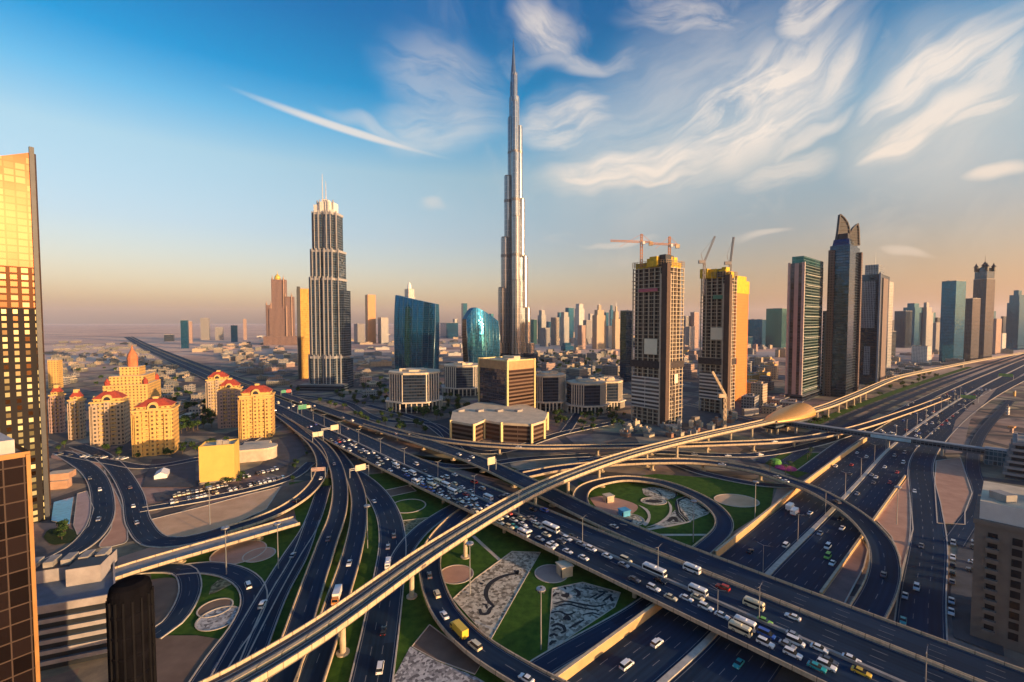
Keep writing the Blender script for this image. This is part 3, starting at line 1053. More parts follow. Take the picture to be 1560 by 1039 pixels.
patch('bare_ground', pts_from(0, 640, 2.603, [(455, 600), (470, 545), (640, 490), (830, 470), (830, 480), (600, 560)]), SAND_P, smooth=False)
# parking tarmac
TAR = plain('parking_tarmac', (0.05, 0.055, 0.065), 0.8, var=0.35, scale=0.12)
patch('parking_lot', [(240, 765), (430, 712), (470, 690), (452, 660), (412, 672), (408, 705), (300, 742), (232, 752)], TAR, smooth=False)
patch('parking_lot', [(215, 742), (232, 700), (298, 694), (298, 742)], TAR, smooth=False)
patch('parking_lot', [(1452, 970), (1448, 900), (1462, 820), (1510, 800), (1530, 1000)], TAR, smooth=False)
patch('forecourt', [(1040, 655), (1160, 632), (1120, 610), (1040, 618)], TAR, smooth=False)
# right of the highway
patch('sand_island', [(1335, 792), (1384, 726), (1391, 806), (1369, 888), (1372, 850), (1358, 817)], SAND_P, smooth=False, rim=(0.5, RIM))
patch('sand_island', [(1247, 914), (1313, 822), (1322, 838), (1316, 864), (1282, 928)], plain('violet_sand', (0.24, 0.15, 0.13), 0.95, var=0.25, scale=0.08), smooth=False, rim=(0.5, RIM))
patch('sand_island', [(1426, 702), (1463, 697), (1481, 751), (1470, 780), (1470, 799), (1428, 797), (1424, 740)], SAND_P, smooth=False, rim=(0.5, RIM))
patch('sand_island', [(1440, 690), (1466, 690), (1478, 640), (1520, 590), (1500, 596), (1456, 640)], plain('grey_sand', (0.22, 0.17, 0.15), 0.95, var=0.25, scale=0.08), smooth=False)
patch('forecourt', [(1482, 760), (1478, 800), (1520, 800), (1530, 760), (1500, 730)], TAR, smooth=False)


# ------------------------------------------------------------------ retaining walls
def wall(label, pts, h, t, mat, pxl=True):
    q = catmull([P(x, y, 0) for x, y in pts] if pxl else pts, 5.0)
    o = q[0]
    ns = frames(q)
    mb = MB()
    for i in range(len(q) - 1):
        a, b, na, nb = q[i], q[i + 1], ns[i] * t / 2, ns[i + 1] * t / 2
        H = Vector((0, 0, h))
        mb.poly([a - na, b - nb, b - nb + H, a - na + H])
        mb.poly([b + nb, a + na, a + na + H, b + nb + H])
        mb.poly([a - na + H, b - nb + H, b + nb + H, a + na + H])
    for e, n, f in ((q[0], ns[0], 1), (q[-1], ns[-1], -1)):
        H = Vector((0, 0, h))
        r = [e + n * t / 2, e - n * t / 2, e - n * t / 2 + H, e + n * t / 2 + H]
        mb.poly(r if f > 0 else r[::-1])
    ob = mb.build('retaining_wall', mat, origin=o)
    tag(ob, label, 'wall')
    cp = MB()
    strip(cp, [p + Vector((0, 0, h)) for p in q], t + 0.24, 0.004, 0.2)
    cp.build('coping', CONC, parent=ob)
    return ob


WALLM = plain('ochre_wall', (0.52, 0.33, 0.15), 0.85, var=0.15, scale=0.25)
wall('low ochre retaining wall beside the wide highway, running out under the flyover at the bottom', [(840, 1054), (865, 1035), (1010, 925), (1030, 908)], 3.6, 0.8, WALLM)
wall('long sunlit ochre retaining wall beside the highway, between the loop lawn and the fast lanes', [(1090, 852), (1215, 750), (1275, 704), (1320, 672)], 3.6, 0.8, WALLM)
wall('ochre edge wall on the far side of the highway, below the curved ramp', [(1250, 910), (1313, 821), (1379, 728)], 1.8, 0.7, WALLM)
# ------------------------------------------------------------------ buildings
def quadfoot(xl, xc, xr, yb, yaw, z=0.0, depth=None):
    """rectangle whose near corner shows at (xc, yb) and whose outer corners show at xl and xr; yaw turns the right-hand face away"""
    C = P(xc, yb, z)
    if depth:
        C = Vector((kx(xc) * (depth * _c + CH * _s), depth, z))
    a = R(yaw)
    dr, dl = Vector((math.cos(a), math.sin(a), 0)), Vector((-math.sin(a), math.cos(a), 0))
    hs = (CH - z) * _s

    def ln(px, d):
        k = kx(px)
        den = d.x - k * d.y * _c
        return (k * (C.y * _c + hs) - C.x) / den if abs(den) > 1e-6 else 10.0
    lr = ln(xr, dr) if xr > xc else 0
    ll = ln(xl, dl) if xl < xc else 0
    return C, dr, dl, lr, ll


def foot_of(C, dr, dl, lr, ll):
    return [C, C + dr * lr, C + dr * lr + dl * ll, C + dl * ll]


def inset(foot, d):
    """shrink a convex footprint by d metres"""
    n = len(foot)
    out = []
    for i in range(n):
        p, a, b = Vector(foot[i][:2]), Vector(foot[i - 1][:2]), Vector(foot[(i + 1) % n][:2])
        e1, e2 = (p - a).normalized(), (b - p).normalized()
        n1, n2 = Vector((-e1.y, e1.x)), Vector((-e2.y, e2.x))
        bis = (n1 + n2)
        k = d / max(0.35, (1 + n1.dot(n2)) / 1.0) if bis.length > 1e-4 else d
        q = p + bis * k
        out.append(Vector((q.x, q.y, 0)))
    return out


def scalef(foot, f, g=None):
    cx = sum(p[0] for p in foot) / len(foot)
    cyy = sum(p[1] for p in foot) / len(foot)
    g = f if g is None else g
    return [Vector((cx + (p[0] - cx) * f, cyy + (p[1] - cyy) * g, 0)) for p in foot]


def centre(foot):
    return Vector((sum(p[0] for p in foot) / len(foot), sum(p[1] for p in foot) / len(foot), 0))


ROOFM = plain('flat_roof', (0.30, 0.26, 0.22), 0.9, var=0.25, scale=0.12)


def roof_kit(root, foot, z, rng, n=3, parap=1.2, mat=None, rmat=None):
    """parapet and plant boxes on a flat roof: real roofs are never empty"""
    rm = rmat or CONC_G
    if parap:
        mb = MB()
        ins = inset(foot, 0.5)
        k = len(foot)
        for i in range(k):
            a, b, c, d = foot[i], foot[(i + 1) % k], ins[(i + 1) % k], ins[i]
            mb.poly([(a[0], a[1], z + parap), (b[0], b[1], z + parap), (c[0], c[1], z + parap), (d[0], d[1], z + parap)])
            mb.poly([(c[0], c[1], z), (d[0], d[1], z), (d[0], d[1], z + parap), (c[0], c[1], z + parap)])
            mb.poly([(a[0], a[1], z), (b[0], b[1], z), (b[0], b[1], z + parap), (a[0], a[1], z + parap)])
        mb.build('parapet', mat or CONC_G, parent=root)
    C = centre(foot)
    e = foot[1] - foot[0]
    f = foot[-1] - foot[0]
    yaw = math.atan2(e[1], e[0])
    lx, ly = math.hypot(e[0], e[1]), math.hypot(f[0], f[1])
    for _ in range(n):
        ox, oy = rng.uniform(-.28, .28) * lx, rng.uniform(-.28, .28) * ly
        c = (C.x + ox * math.cos(yaw) - oy * math.sin(yaw), C.y + ox * math.sin(yaw) + oy * math.cos(yaw))
        MB().box(c, rng.uniform(.10, .24) * lx, rng.uniform(.12, .26) * ly, z, z + rng.uniform(1.6, 4.0), yaw).build('plant_room', rm, parent=root)


RG = random.Random(5)


def tower(name, label, xl, xc, xr, yb, yt, yaw, mat, cat='tower', group=None, depth=None, roof=2, parap=1.5, tiers=None, mast=None, base=None, capm=None, cap=2.6):
    """plain high-rise: body, optional stepped tiers [(row, shrink)], roof plant, mast"""
    if tiers and yt >= tiers[-1][0]:
        yt = tiers[-1][0] - 7
    C, dr, dl, lr, ll = quadfoot(xl, xc, xr, yb, yaw, depth=depth)
    if ll < 1:
        ll = max(12.0, lr * 0.7)
    if lr < 1:
        lr = max(12.0, ll * 0.7)
    ll, lr = min(ll, lr * cap), min(lr, ll * cap)
    foot = foot_of(C, dr, dl, lr, ll)
    root = thing(name, label, cat, C, group)
    z0 = 0.0
    z1 = ztop(C, yt if not tiers else tiers[0][0])
    MB().prism(foot, z0, z1, 0, 1).build('body', [mat, ROOFM], parent=root)
    if tiers:
        rows = tiers[1:] + [(yt, None)]
        f = foot
        sh = tiers[0][1]
        for row, nsh in rows:
            f = scalef(f, sh)
            zz = ztop(C, row)
            MB().prism(f, z1, zz, 0, 1).build('upper_storeys', [mat, ROOFM], parent=root)
            z1 = zz
            sh = nsh
        foot = f
    if roof or parap:
        roof_kit(root, foot, z1, RG, roof, parap, capm)
    if mast:
        c = centre(foot)
        m = MB()
        m.cyl((c.x, c.y, z1), (c.x, c.y, ztop(c, mast)), 0.7, 0.25, 8)
        m.build('mast', STEEL, parent=root)
    if base:
        bf = scalef(foot_of(C, dr, dl, lr, ll), base[0])
        MB().prism(bf, 0, base[1], 0, 1).build('podium', [base[2], ROOFM], parent=root)
    return root, foot, z1


# ---- facade materials
F_YEL = facade('yellow_render_windows', (0.64, 0.39, 0.12), (0.16, 0.10, 0.05), 3.4, 3.3, 0.42, 0.5, gm=0.0, gr=0.3, var=0.5)
F_SAND = facade('sand_render_windows', (0.46, 0.35, 0.24), (0.10, 0.09, 0.09), 3.2, 3.4, 0.45, 0.48, gm=0.1, gr=0.25)
F_PINK = facade('rose_render_windows', (0.40, 0.27, 0.22), (0.09, 0.08, 0.10), 3.0, 3.4, 0.5, 0.5, gm=0.1, gr=0.25)
F_GREY = facade('grey_render_windows', (0.30, 0.28, 0.27), (0.06, 0.075, 0.10), 3.2, 3.5, 0.6, 0.55, gm=0.2, gr=0.2)
F_WHITE = facade('white_render_windows', (0.62, 0.58, 0.52), (0.10, 0.13, 0.17), 3.6, 3.5, 0.6, 0.5, gm=0.2, gr=0.2)
F_BLUE = facade('blue_curtain_glass', (0.02, 0.08, 0.14), (0.010, 0.125, 0.26), 1.6, 3.8, 0.93, 0.88, gm=0.75, gr=0.08, var=0.35)
F_TEAL = facade('teal_curtain_glass', (0.06, 0.13, 0.14), (0.03, 0.16, 0.18), 1.8, 3.8, 0.92, 0.8, gm=0.7, gr=0.08, var=0.3)
F_DARK = facade('dark_curtain_glass', (0.02, 0.035, 0.06), (0.035, 0.085, 0.165), 1.8, 3.8, 0.92, 0.84, gm=0.9, gr=0.1, var=0.4)
F_UMBR = facade('umber_stone_windows', (0.10, 0.085, 0.09), (0.04, 0.07, 0.12), 3.0, 3.6, 0.62, 0.75, gm=0.8, gr=0.12)
F_NAVY = facade('navy_ribbon_glass', (0.06, 0.08, 0.11), (0.015, 0.03, 0.055), 30.0, 3.8, 0.99, 0.62, gm=0.5, gr=0.1, var=0.4)
F_RIBS = facade('ribbed_stone_glass', (0.42, 0.36, 0.30), (0.04, 0.055, 0.08), 2.6, 3.7, 0.52, 0.86, gm=0.5, gr=0.1)
F_BRNZ = facade('bronze_glass', (0.16, 0.10, 0.06), (0.10, 0.055, 0.03), 2.4, 3.7, 0.94, 0.7, gm=0.6, gr=0.12, var=0.35)
F_GOLD = facade('gold_glass', (0.62, 0.38, 0.10), (0.62, 0.36, 0.10), 2.2, 3.6, 0.9, 0.86, gm=0.15, gr=0.12, var=0.18)
F_PALE = facade('pale_tower_glass', (0.45, 0.42, 0.38), (0.14, 0.19, 0.24), 2.6, 3.6, 0.6, 0.7, gm=0.4, gr=0.15)

# ============================================================== far left: high-rise with gold sunset reflections, partly painted as emission
def gold_tower():
    C = P(72, 792, 0)
    n = Vector((0.80, -0.60, 0)).normalized()
    e = Vector((n.y, -n.x, 0))               # along the face, towards the camera's left
    L1, L2 = 92.0, 26.0
    back = Vector((-0.695, 0.719, 0)).normalized()
    foot = [C + e * L1, C, C + back * L2, C + back * L2 + e * L1]
    zt = ztop(C, 232)
    root = thing('glass_tower', 'tall tower at the left edge mirroring the golden sunset above rows of glow-painted windows', 'tower', C)
    gl = facade('painted_sunset_glass', (0.012, 0.010, 0.010), (0.035, 0.018, 0.009), 3.9, 3.5, 0.42, 0.62, gm=1.0, gr=0.2, var=0.12, wrough=0.9, lit=0.85, glow_color=(1.0, 0.62, 0.20))  # panes mirror the sky; sunset glow is also painted in as emission
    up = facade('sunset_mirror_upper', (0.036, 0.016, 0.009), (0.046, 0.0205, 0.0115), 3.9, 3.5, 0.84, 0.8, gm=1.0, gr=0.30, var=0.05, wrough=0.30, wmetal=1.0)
    zm = ztop(C, 470)
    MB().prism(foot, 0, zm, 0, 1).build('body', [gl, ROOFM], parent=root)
    md = facade('painted_sunset_middle', (0.020, 0.010, 0.006), (0.045, 0.0205, 0.011), 3.9, 3.5, 0.62, 0.68, gm=1.0, gr=0.30, var=0.1, wrough=0.4, wmetal=1.0, lit=0.3, glow_color=(0.8, 0.5, 0.18))  # fewer panes glow here: the fading sunset reflection is painted too
    zm2 = ztop(C, 408)
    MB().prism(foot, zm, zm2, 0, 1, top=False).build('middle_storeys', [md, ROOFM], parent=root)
    zm = zm2
    # the top edge rises towards the corner
    m = MB()
    f = foot
    zs = [zt - 42, zt, zt, zt - 42]
    u = 0
    for i in range(4):
        j = (i + 1) % 4
        L = (f[j] - f[i]).length
        m.poly([(f[i].x, f[i].y, zm), (f[j].x, f[j].y, zm), (f[j].x, f[j].y, zs[j]), (f[i].x, f[i].y, zs[i])], 0, [(u, zm), (u + L, zm), (u + L, zs[j]), (u, zs[i])])
        u += L
    m.poly([(p.x, p.y, z) for p, z in zip(f, zs)], 1)
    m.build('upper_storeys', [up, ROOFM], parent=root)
    # edge fins
    m = MB()
    a = C + (n + back * -0.2) * 0.25
    m.box((C.x + n.x * 0.3, C.y + n.y * 0.3), 1.8, 1.8, 0, zt + 2.5, math.atan2(e.y, e.x))
    m.build('corner_fin', DARK, parent=root)
    m = MB()
    q = C + back * (L2 + 0.4)
    m.box((q.x, q.y), 1.2, 1.2, 0, zt + 6, 0.3)
    m.build('corner_fin', plain('bronze_fin', (0.10, 0.06, 0.04), 0.5, 0.4), parent=root)
    return
    # jagged dark piers rising to different heights, as behind the glass
    for k in range(9):
        p = C + e * (3.0 + k * 7.0) + n * 0.28
        top = ztop(C, 462) + 3 - abs(k) * 2.2 + (4 if k % 3 == 0 else 0)
        MB().box((p.x, p.y), 1.5, 0.5, 0, top, math.atan2(e.y, e.x)).build('pier', DARK, parent=root)


gold_tower()

# podium, pool and deck at its foot
pd = thing('podium_building', 'low tan podium with stepped terraces at the foot of the golden mirror tower', 'building', P(92, 742, 0))
for i, (a, b) in enumerate(((0, 5), (1.6, 9))):
    C, dr, dl, lr, ll = quadfoot(76, 84, 110, 742 - i * 3, 20)
    MB().prism(inset(foot_of(C, dr, dl, lr, ll), a), 0 if i == 0 else 5, b, 0, 1).build('terrace', [plain('tan_render', (0.44, 0.26, 0.17), 0.85), CREAM], parent=pd)
patch('pool_deck', [(112, 800), (118, 752), (132, 748), (143, 775), (135, 802), (118, 815)], plain('pink_paving', (0.42, 0.30, 0.28), 0.85, var=0.1), smooth=False, rim=(0.3, KERB))
pool = MB()
pp = [P(x, y, 0) for x, y in ((78, 794), (82, 766), (112, 758), (106, 800))]
pool.prism(pp if (pp[1] - pp[0]).cross(pp[2] - pp[0]).z > 0 else pp[::-1], 0.0, 0.5, 1, 0)
POOLM = plain('pool_water', (0.03, 0.22, 0.38), 0.08, var=0.3, scale=0.5)
tag(pool.build('swimming_pool', [POOLM, KERB], origin=pp[0]), 'turquoise swimming pool below the golden mirror tower', 'pool')
patch('garden', [(66, 818), (76, 806), (100, 804), (116, 812), (108, 826), (84, 830)], SHRUB, kind='stuff')

# brown tower, bottom left corner
def corner_tower():
    zt = 74.0
    Cn = Vector((-88.0, 88.0, 0))
    d = 104.0
    C = Vector((kx(47) * (d + 1.3), d, 0))
    e1 = Vector((-0.62, -0.78, 0))
    e2 = Vector((-0.85, 0.53, 0))
    foot = [C + e1 * 30, C, C + e2 * 24, C + e2 * 24 + e1 * 30]
    root = thing('brown_tower', 'brown office tower with gilded edge strips in the bottom left corner', 'tower', C)
    fm = facade('brown_grid_glass', (0.045, 0.025, 0.018), (0.022, 0.014, 0.014), 3.2, 4.0, 0.92, 0.92, gm=0.5, gr=0.12)
    MB().prism(foot, 0, zt, 0, 1).build('body', [fm, ROOFM], parent=root)
    gs = plain('gilded_strip', (0.34, 0.17, 0.05), 0.6, 0.2)
    n1 = Vector((0.78, -0.62, 0))
    for t in (0.4, 19.0):
        p = C + e1 * t + n1 * 0.25
        MB().box((p.x, p.y), 0.7, 0.7, 0, zt + 0.6, math.atan2(e1.y, e1.x)).build('edge_strip', gs, parent=root)
    for k in range(1, 12):
        q0, q1 = C + e1 * 19.4 + n1 * 0.2, C + e1 * 29 + n1 * 0.2
        MB().beam((q0.x, q0.y, k * 6.0), (q1.x, q1.y, k * 6.0), 0.35, 0.35).build('sill_band', gs, parent=root)
    c = centre(foot)
    MB().prism(inset(foot, 2.0), zt, zt + 4, 0, 0).build('roof_cap', plain('pale_roof_cap', (0.42, 0.40, 0.38), 0.7), parent=root)
    MB().prism(foot, zt + 0.003, zt + 1.2, 0, 0, top=False).build('parapet', gs, parent=root)


corner_tower()


# car park building in front of it
def car_park():
    C, dr, dl, lr, ll = quadfoot(38, 178, 182, 1040, -20, depth=None)
    C = P(180, 1000, 0)
    e = Vector((-0.93, -0.36, 0))
    b = Vector((-0.665, 0.747, 0)).normalized()
    foot = [C + e * 52, C, C + b * 30, C + b * 30 + e * 52]
    root = thing('car_park', 'white multi storey car park with open dark decks and a blue roof deck', 'car park', C)
    wh = plain('off_white_render', (0.34, 0.31, 0.31), 0.85, var=0.18)
    nlev = 6
    for k in range(nlev):
        z = k * 3.2
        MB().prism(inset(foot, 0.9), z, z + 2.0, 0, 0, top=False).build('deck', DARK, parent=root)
        MB().prism(foot, z + 1.9, z + 3.2, 0, 1, bottom=True).build('spandrel', [wh, plain('deck_surface', (0.10, 0.14, 0.19), 0.7)], parent=root)
    zt = nlev * 3.2
    # roof deck rail, stair head, plant row at the back
    roof_kit(root, foot, zt + 0.002, RG, 0, 1.1, wh)
    bk = C + b * 24 + e * 26
    yaw = math.atan2(-e.y, -e.x)
    MB().box((bk.x, bk.y), 50, 9, zt, zt + 4.2, yaw, 0, 1).build('roof_storey', [wh, DARK], parent=root)
    st = C + b * 17 + e * 7
    MB().box((st.x, st.y), 9, 7, zt, zt + 5.6, yaw, 0, 1).build('stair_head', [wh, DARK], parent=root)
    for k in range(10):
        q = bk + e * (k * 4.6 - 23)
        MB().box((q.x, q.y), 2.6, 5.5, zt + 4.2, zt + 6.0, yaw).build('air_cooler', CONC_G, parent=root)


car_park()


def dark_shaft():  # shaft form, ribs and hoops invented for an unidentified dark shape
    d = 98.0
    c = Vector((kx(196) * (d + 2), d, 0))
    zt = ztop(c, 884)
    root = thing('unidentified_shaft', 'tall round near-black shaft of unidentified kind beside the white car park', 'shaft', c)
    bk = plain('shaft_black', (0.006, 0.006, 0.008), 1.0, var=0.4, spec=0.0)
    m = MB()
    m.lathe((c.x, c.y), [(3.9, 0), (3.8, zt - 2), (3.5, zt - 0.8), (2.6, zt - 0.1), (0, zt)], 28)
    m.build('shaft_body', bk, parent=root)
    lv = plain('shaft_rib', (0.010, 0.010, 0.012), 0.95, spec=0.05)
    for k in range(16):
        t = 2 * math.pi * k / 16
        MB().box((c.x + 3.86 * math.cos(t), c.y + 3.86 * math.sin(t)), 0.5, 0.35, 2, zt - 3, t).build('rib', lv, parent=root)
    for k in range(9):
        m = MB()
        z = zt * (0.10 + 0.095 * k)
        m.lathe((c.x, c.y), [(3.86, z), (4.0, z + 0.15), (4.0, z + 0.6), (3.84, z + 0.75)], 28)
        m.build('hoop', bk, parent=root)


dark_shaft()

# ============================================================== residential blocks with red hip roofs
TILE = plain('red_roof_tile', (0.30, 0.045, 0.028), 0.85, var=0.25, scale=0.6)
YEL = plain('yellow_render', (0.62, 0.40, 0.14), 0.85, var=0.12)


def gable_block(label, xl, xc, xr, yb, yt, yaw, mat=F_YEL, base=None):
    C, dr, dl, lr, ll = quadfoot(xl, xc, xr, yb, yaw)
    ll = max(ll, lr * 0.6) if ll > 1 else lr * 0.7
    foot = foot_of(C, dr, dl, lr, ll)
    H = ztop(C, yt)
    zb = H * 0.80
    root = thing('apartment_block', label, 'apartment block', C, 'red roofed apartment blocks')
    MB().prism(foot, 0, zb, 0, 1).build('body', [mat, CREAM], parent=root)
    # projecting bays with balconies
    for face, L, d, o in ((0, lr, dr, -dl), (1, ll, dl, -dr)):
        for t in (0.14, 0.5, 0.86):
            w_ = L * 0.16
            c = C + d * (L * t) + o * 0.7
            MB().box((c.x, c.y), w_, 1.4, 0, zb - (0 if t == 0.5 else 3), math.atan2(d.y, d.x), 0, 1).build('bay', [mat, CREAM], parent=root)
        nb = 10
        for k in range(2, nb):
            z = zb * k / nb
            for t in (0.32, 0.68):
                c = C + d * (L * t) + o * 0.55
                MB().box((c.x, c.y), L * 0.15, 1.1, z, z + 1.0, math.atan2(d.y, d.x)).build('balcony', YEL, parent=root)
    # cornice
    MB().prism(inset(foot, -0.9), zb - 0.8, zb + 0.5, 0, 0, bottom=True).build('cornice', YEL, parent=root)
    # attic storey and hip roof
    f2 = inset(foot, min(lr, ll) * 0.10)
    za = zb + (H - zb) * 0.30
    MB().prism(f2, zb + 0.5, za, 0, 0).build('attic', F_YEL, parent=root)
    f3 = inset(foot, min(lr, ll) * 0.05)
    zr = H * 0.975
    m = MB()
    fr = scalef(foot, 0.42, 0.30)
    m.prism([Vector(p) for p in f3], za, zr, 0, 0, foot1=fr)
    m.prism(f3, za - 0.35, za, 1, 1, bottom=True, top=False)
    roof = m.build('roof', [TILE, YEL], parent=root)
    # arched dormer on both visible faces
    for L, d, o in ((lr, dr, -dl), (ll, dl, -dr)):
        if L < 8:
            continue
        c = C + d * (L * 0.5) - o * (min(lr, ll) * 0.06)
        r = min(3.6, L * 0.17)
        n_ = 12
        a = [c + d * (r * math.cos(math.pi * i / n_)) + Vector((0, 0, zb + 1.5 + 1.25 * r * math.sin(math.pi * i / n_))) for i in range(n_ + 1)]
        a = [c + d * r + Vector((0, 0, zb + 0.5))] + a + [c - d * r + Vector((0, 0, zb + 0.5))]
        m = MB()
        front = [p + o * 1.0 for p in a]
        rear = [p - o * (min(lr, ll) * 0.22) for p in a]
        for i in range(len(a) - 1):
            m.poly([front[i], rear[i], rear[i + 1], front[i + 1]])
        m.poly(front)
        dm = m.build('dormer_arch', YEL, parent=root)
        m = MB()
        m.poly([c + o * 1.04 + d * (0.66 * r * math.cos(math.pi * i / n_)) + Vector((0, 0, zb + 1.3 + 0.85 * r * math.sin(math.pi * i / n_))) for i in range(n_ + 1)])
        m.build('arch_window', DARK, parent=dm)
    c = centre(foot)
    MB().box((c.x, c.y), 3.4, 3.4, zr - 1.4, zr + 1.6, R(yaw)).build('roof_lantern', YEL, parent=roof)
    return root


gable_block('sunlit red roofed apartment block standing nearest, beside the street junction', 191, 204, 265, 697, 609, 24)
gable_block('half shaded red roofed apartment block just left of the nearest one', 126, 140, 190, 681, 597, 24, F_SAND)
gable_block('narrow red roofed apartment block, second from the golden mirror tower', 95, 107, 127, 670, 595, 24, F_SAND)
gable_block('shaded red roofed apartment block partly behind the golden mirror tower', 68, 78, 96, 660, 588, 24, F_PINK)
gable_block('bright red roofed apartment block directly left of the big highway', 362, 366, 415, 669, 588, 20)
gable_block('rose grey red roofed apartment block behind the one beside the highway', 324, 334, 366, 653, 578, 20, F_PINK)
gable_block('farthest red roofed apartment block along the big highway', 306, 316, 348, 632, 566, 20, F_SAND)


def palace_block():
    C, dr, dl, lr, ll = quadfoot(158, 184, 246, 622, 24)
    foot = foot_of(C, dr, dl, lr, ll)
    root = thing('apartment_block', 'big yellow apartment block with a stepped roof and a small red tower on top', 'apartment block', C)
    z1, z2, z3 = ztop(C, 580), ztop(C, 568), ztop(C, 556)
    MB().prism(foot, 0, z1, 0, 1).build('body', [F_YEL, CREAM], parent=root)
    MB().prism(scalef(foot, 0.8), z1, z2, 0, 1).build('upper_storeys', [F_YEL, CREAM], parent=root)
    MB().prism(scalef(foot, 0.45), z2, z3, 0, 1).build('penthouse', [F_YEL, CREAM], parent=root)
    for t in (0.1, 0.3, 0.5, 0.7, 0.9):
        c = C + dr * (lr * t) - dl * -0.0 + (-dl) * 0.8
        MB().box((c.x, c.y), lr * 0.09, 1.6, 0, z1 + (3 if t == 0.5 else 0.6), R(24), 0, 1).build('bay', [F_YEL, CREAM], parent=root)
    c = centre(foot)
    m = MB()
    m.lathe((c.x, c.y), [(5, z3), (5, z3 + 8), (5.6, z3 + 8.2), (4.4, z3 + 14), (1.2, z3 + 20), (0, z3 + 26)], 10)
    m.build('red_turret', plain('terracotta', (0.48, 0.16, 0.07), 0.85), parent=root)
    for f in foot:
        q = c + (f - c) * 0.86
        MB().lathe((q.x, q.y), [(2.4, z1), (2.4, z1 + 4), (0, z1 + 8)], 8).build('corner_turret', TILE, parent=root)


palace_block()
tower('apartment_tower', 'slim yellow apartment tower rising right beside the golden mirror tower', 66, 74, 90, 592, 549, 20, F_YEL, 'apartment block', roof=2)

# yellow blank cube with a low hall behind it
def yellow_cube():
    C, dr, dl, lr, ll = quadfoot(297, 304, 358, 739, 20)
    ll = 15
    foot = foot_of(C, dr, dl, lr, ll)
    root = thing('sign_hall', 'windowless bright yellow cube shaped building beside the parked cars', 'building', C)
    yl = plain('bright_yellow_cladding', (0.66, 0.42, 0.10), 0.7, var=0.08, scale=0.15)
    z = ztop(C, 683)
    MB().prism(foot, 0, z, 0, 1).build('body', [yl, CREAM], parent=root)
    roof_kit(root, foot, z, RG, 3, 1.0, yl)
    MB().prism(inset(foot, -0.35), 0, 1.6, 0, 0).build('plinth', CONC_D, parent=root)
    root = thing('exhibition_hall', 'low pale hall with a rounded end and a flat canopy behind the yellow cube', 'building', P(385, 705, 0))
    C, dr, dl, lr, ll = quadfoot(352, 358, 402, 706, 20)
    ll = 16
    f = foot_of(C, dr, dl, lr, ll)
    r = ll / 2
    e = [f[1] + dl * r + (dl * -math.cos(math.pi * i / 10) + dr * math.sin(math.pi * i / 10)) * r for i in range(1, 10)]
    ff = [f[0], f[1]] + e + [f[2], f[3]]
    zt = 9.0
    MB().prism(ff, 0, zt, 0, 1).build('body', [plain('pale_render', (0.50, 0.40, 0.30), 0.85), CREAM], parent=root)
    MB().prism(inset(ff, -0.5), zt - 0.7, zt + 0.5, 0, 0, bottom=True).build('roof_edge', CREAM, parent=root)
    g_ = [p + dl * (ll + 4) for p in f]
    MB().prism(g_, 6, 7.2, 0, 0, bottom=True).build('canopy', CREAM, parent=root)
    for p in g_:
        MB().cyl((p.x, p.y, 0), (p.x, p.y, 6), 0.4).build('column', CONC, parent=root)
    # small white tent in the lot
    c = P(247, 726, 0)
    t = thing('tent', 'small white ridge tent in the car park left of the yellow cube', 'tent', c)
    m = MB()
    m.box((c.x, c.y), 7, 12, 0, 2.6, R(30))
    m.build('tent_wall', WHITE, parent=t)
    a = R(30)
    ex, ey = Vector((math.cos(a), math.sin(a), 0)), Vector((-math.sin(a), math.cos(a), 0))
    m = MB()
    q = [c - ex * 3.7 - ey * 6.2, c + ex * 3.7 - ey * 6.2, c + ex * 3.7 + ey * 6.2, c - ex * 3.7 + ey * 6.2]
    up = Vector((0, 0, 2.6))
    r0, r1 = c - ey * 6.2 + Vector((0, 0, 4.6)), c + ey * 6.2 + Vector((0, 0, 4.6))
    m.poly([q[0] + up, q[1] + up, r0])
    m.poly([q[1] + up, q[2] + up, r1, r0])
    m.poly([q[2] + up, q[3] + up, r1])
    m.poly([q[3] + up, q[0] + up, r0, r1])
    m.build('tent_roof', WHITE, parent=t)


yellow_cube()
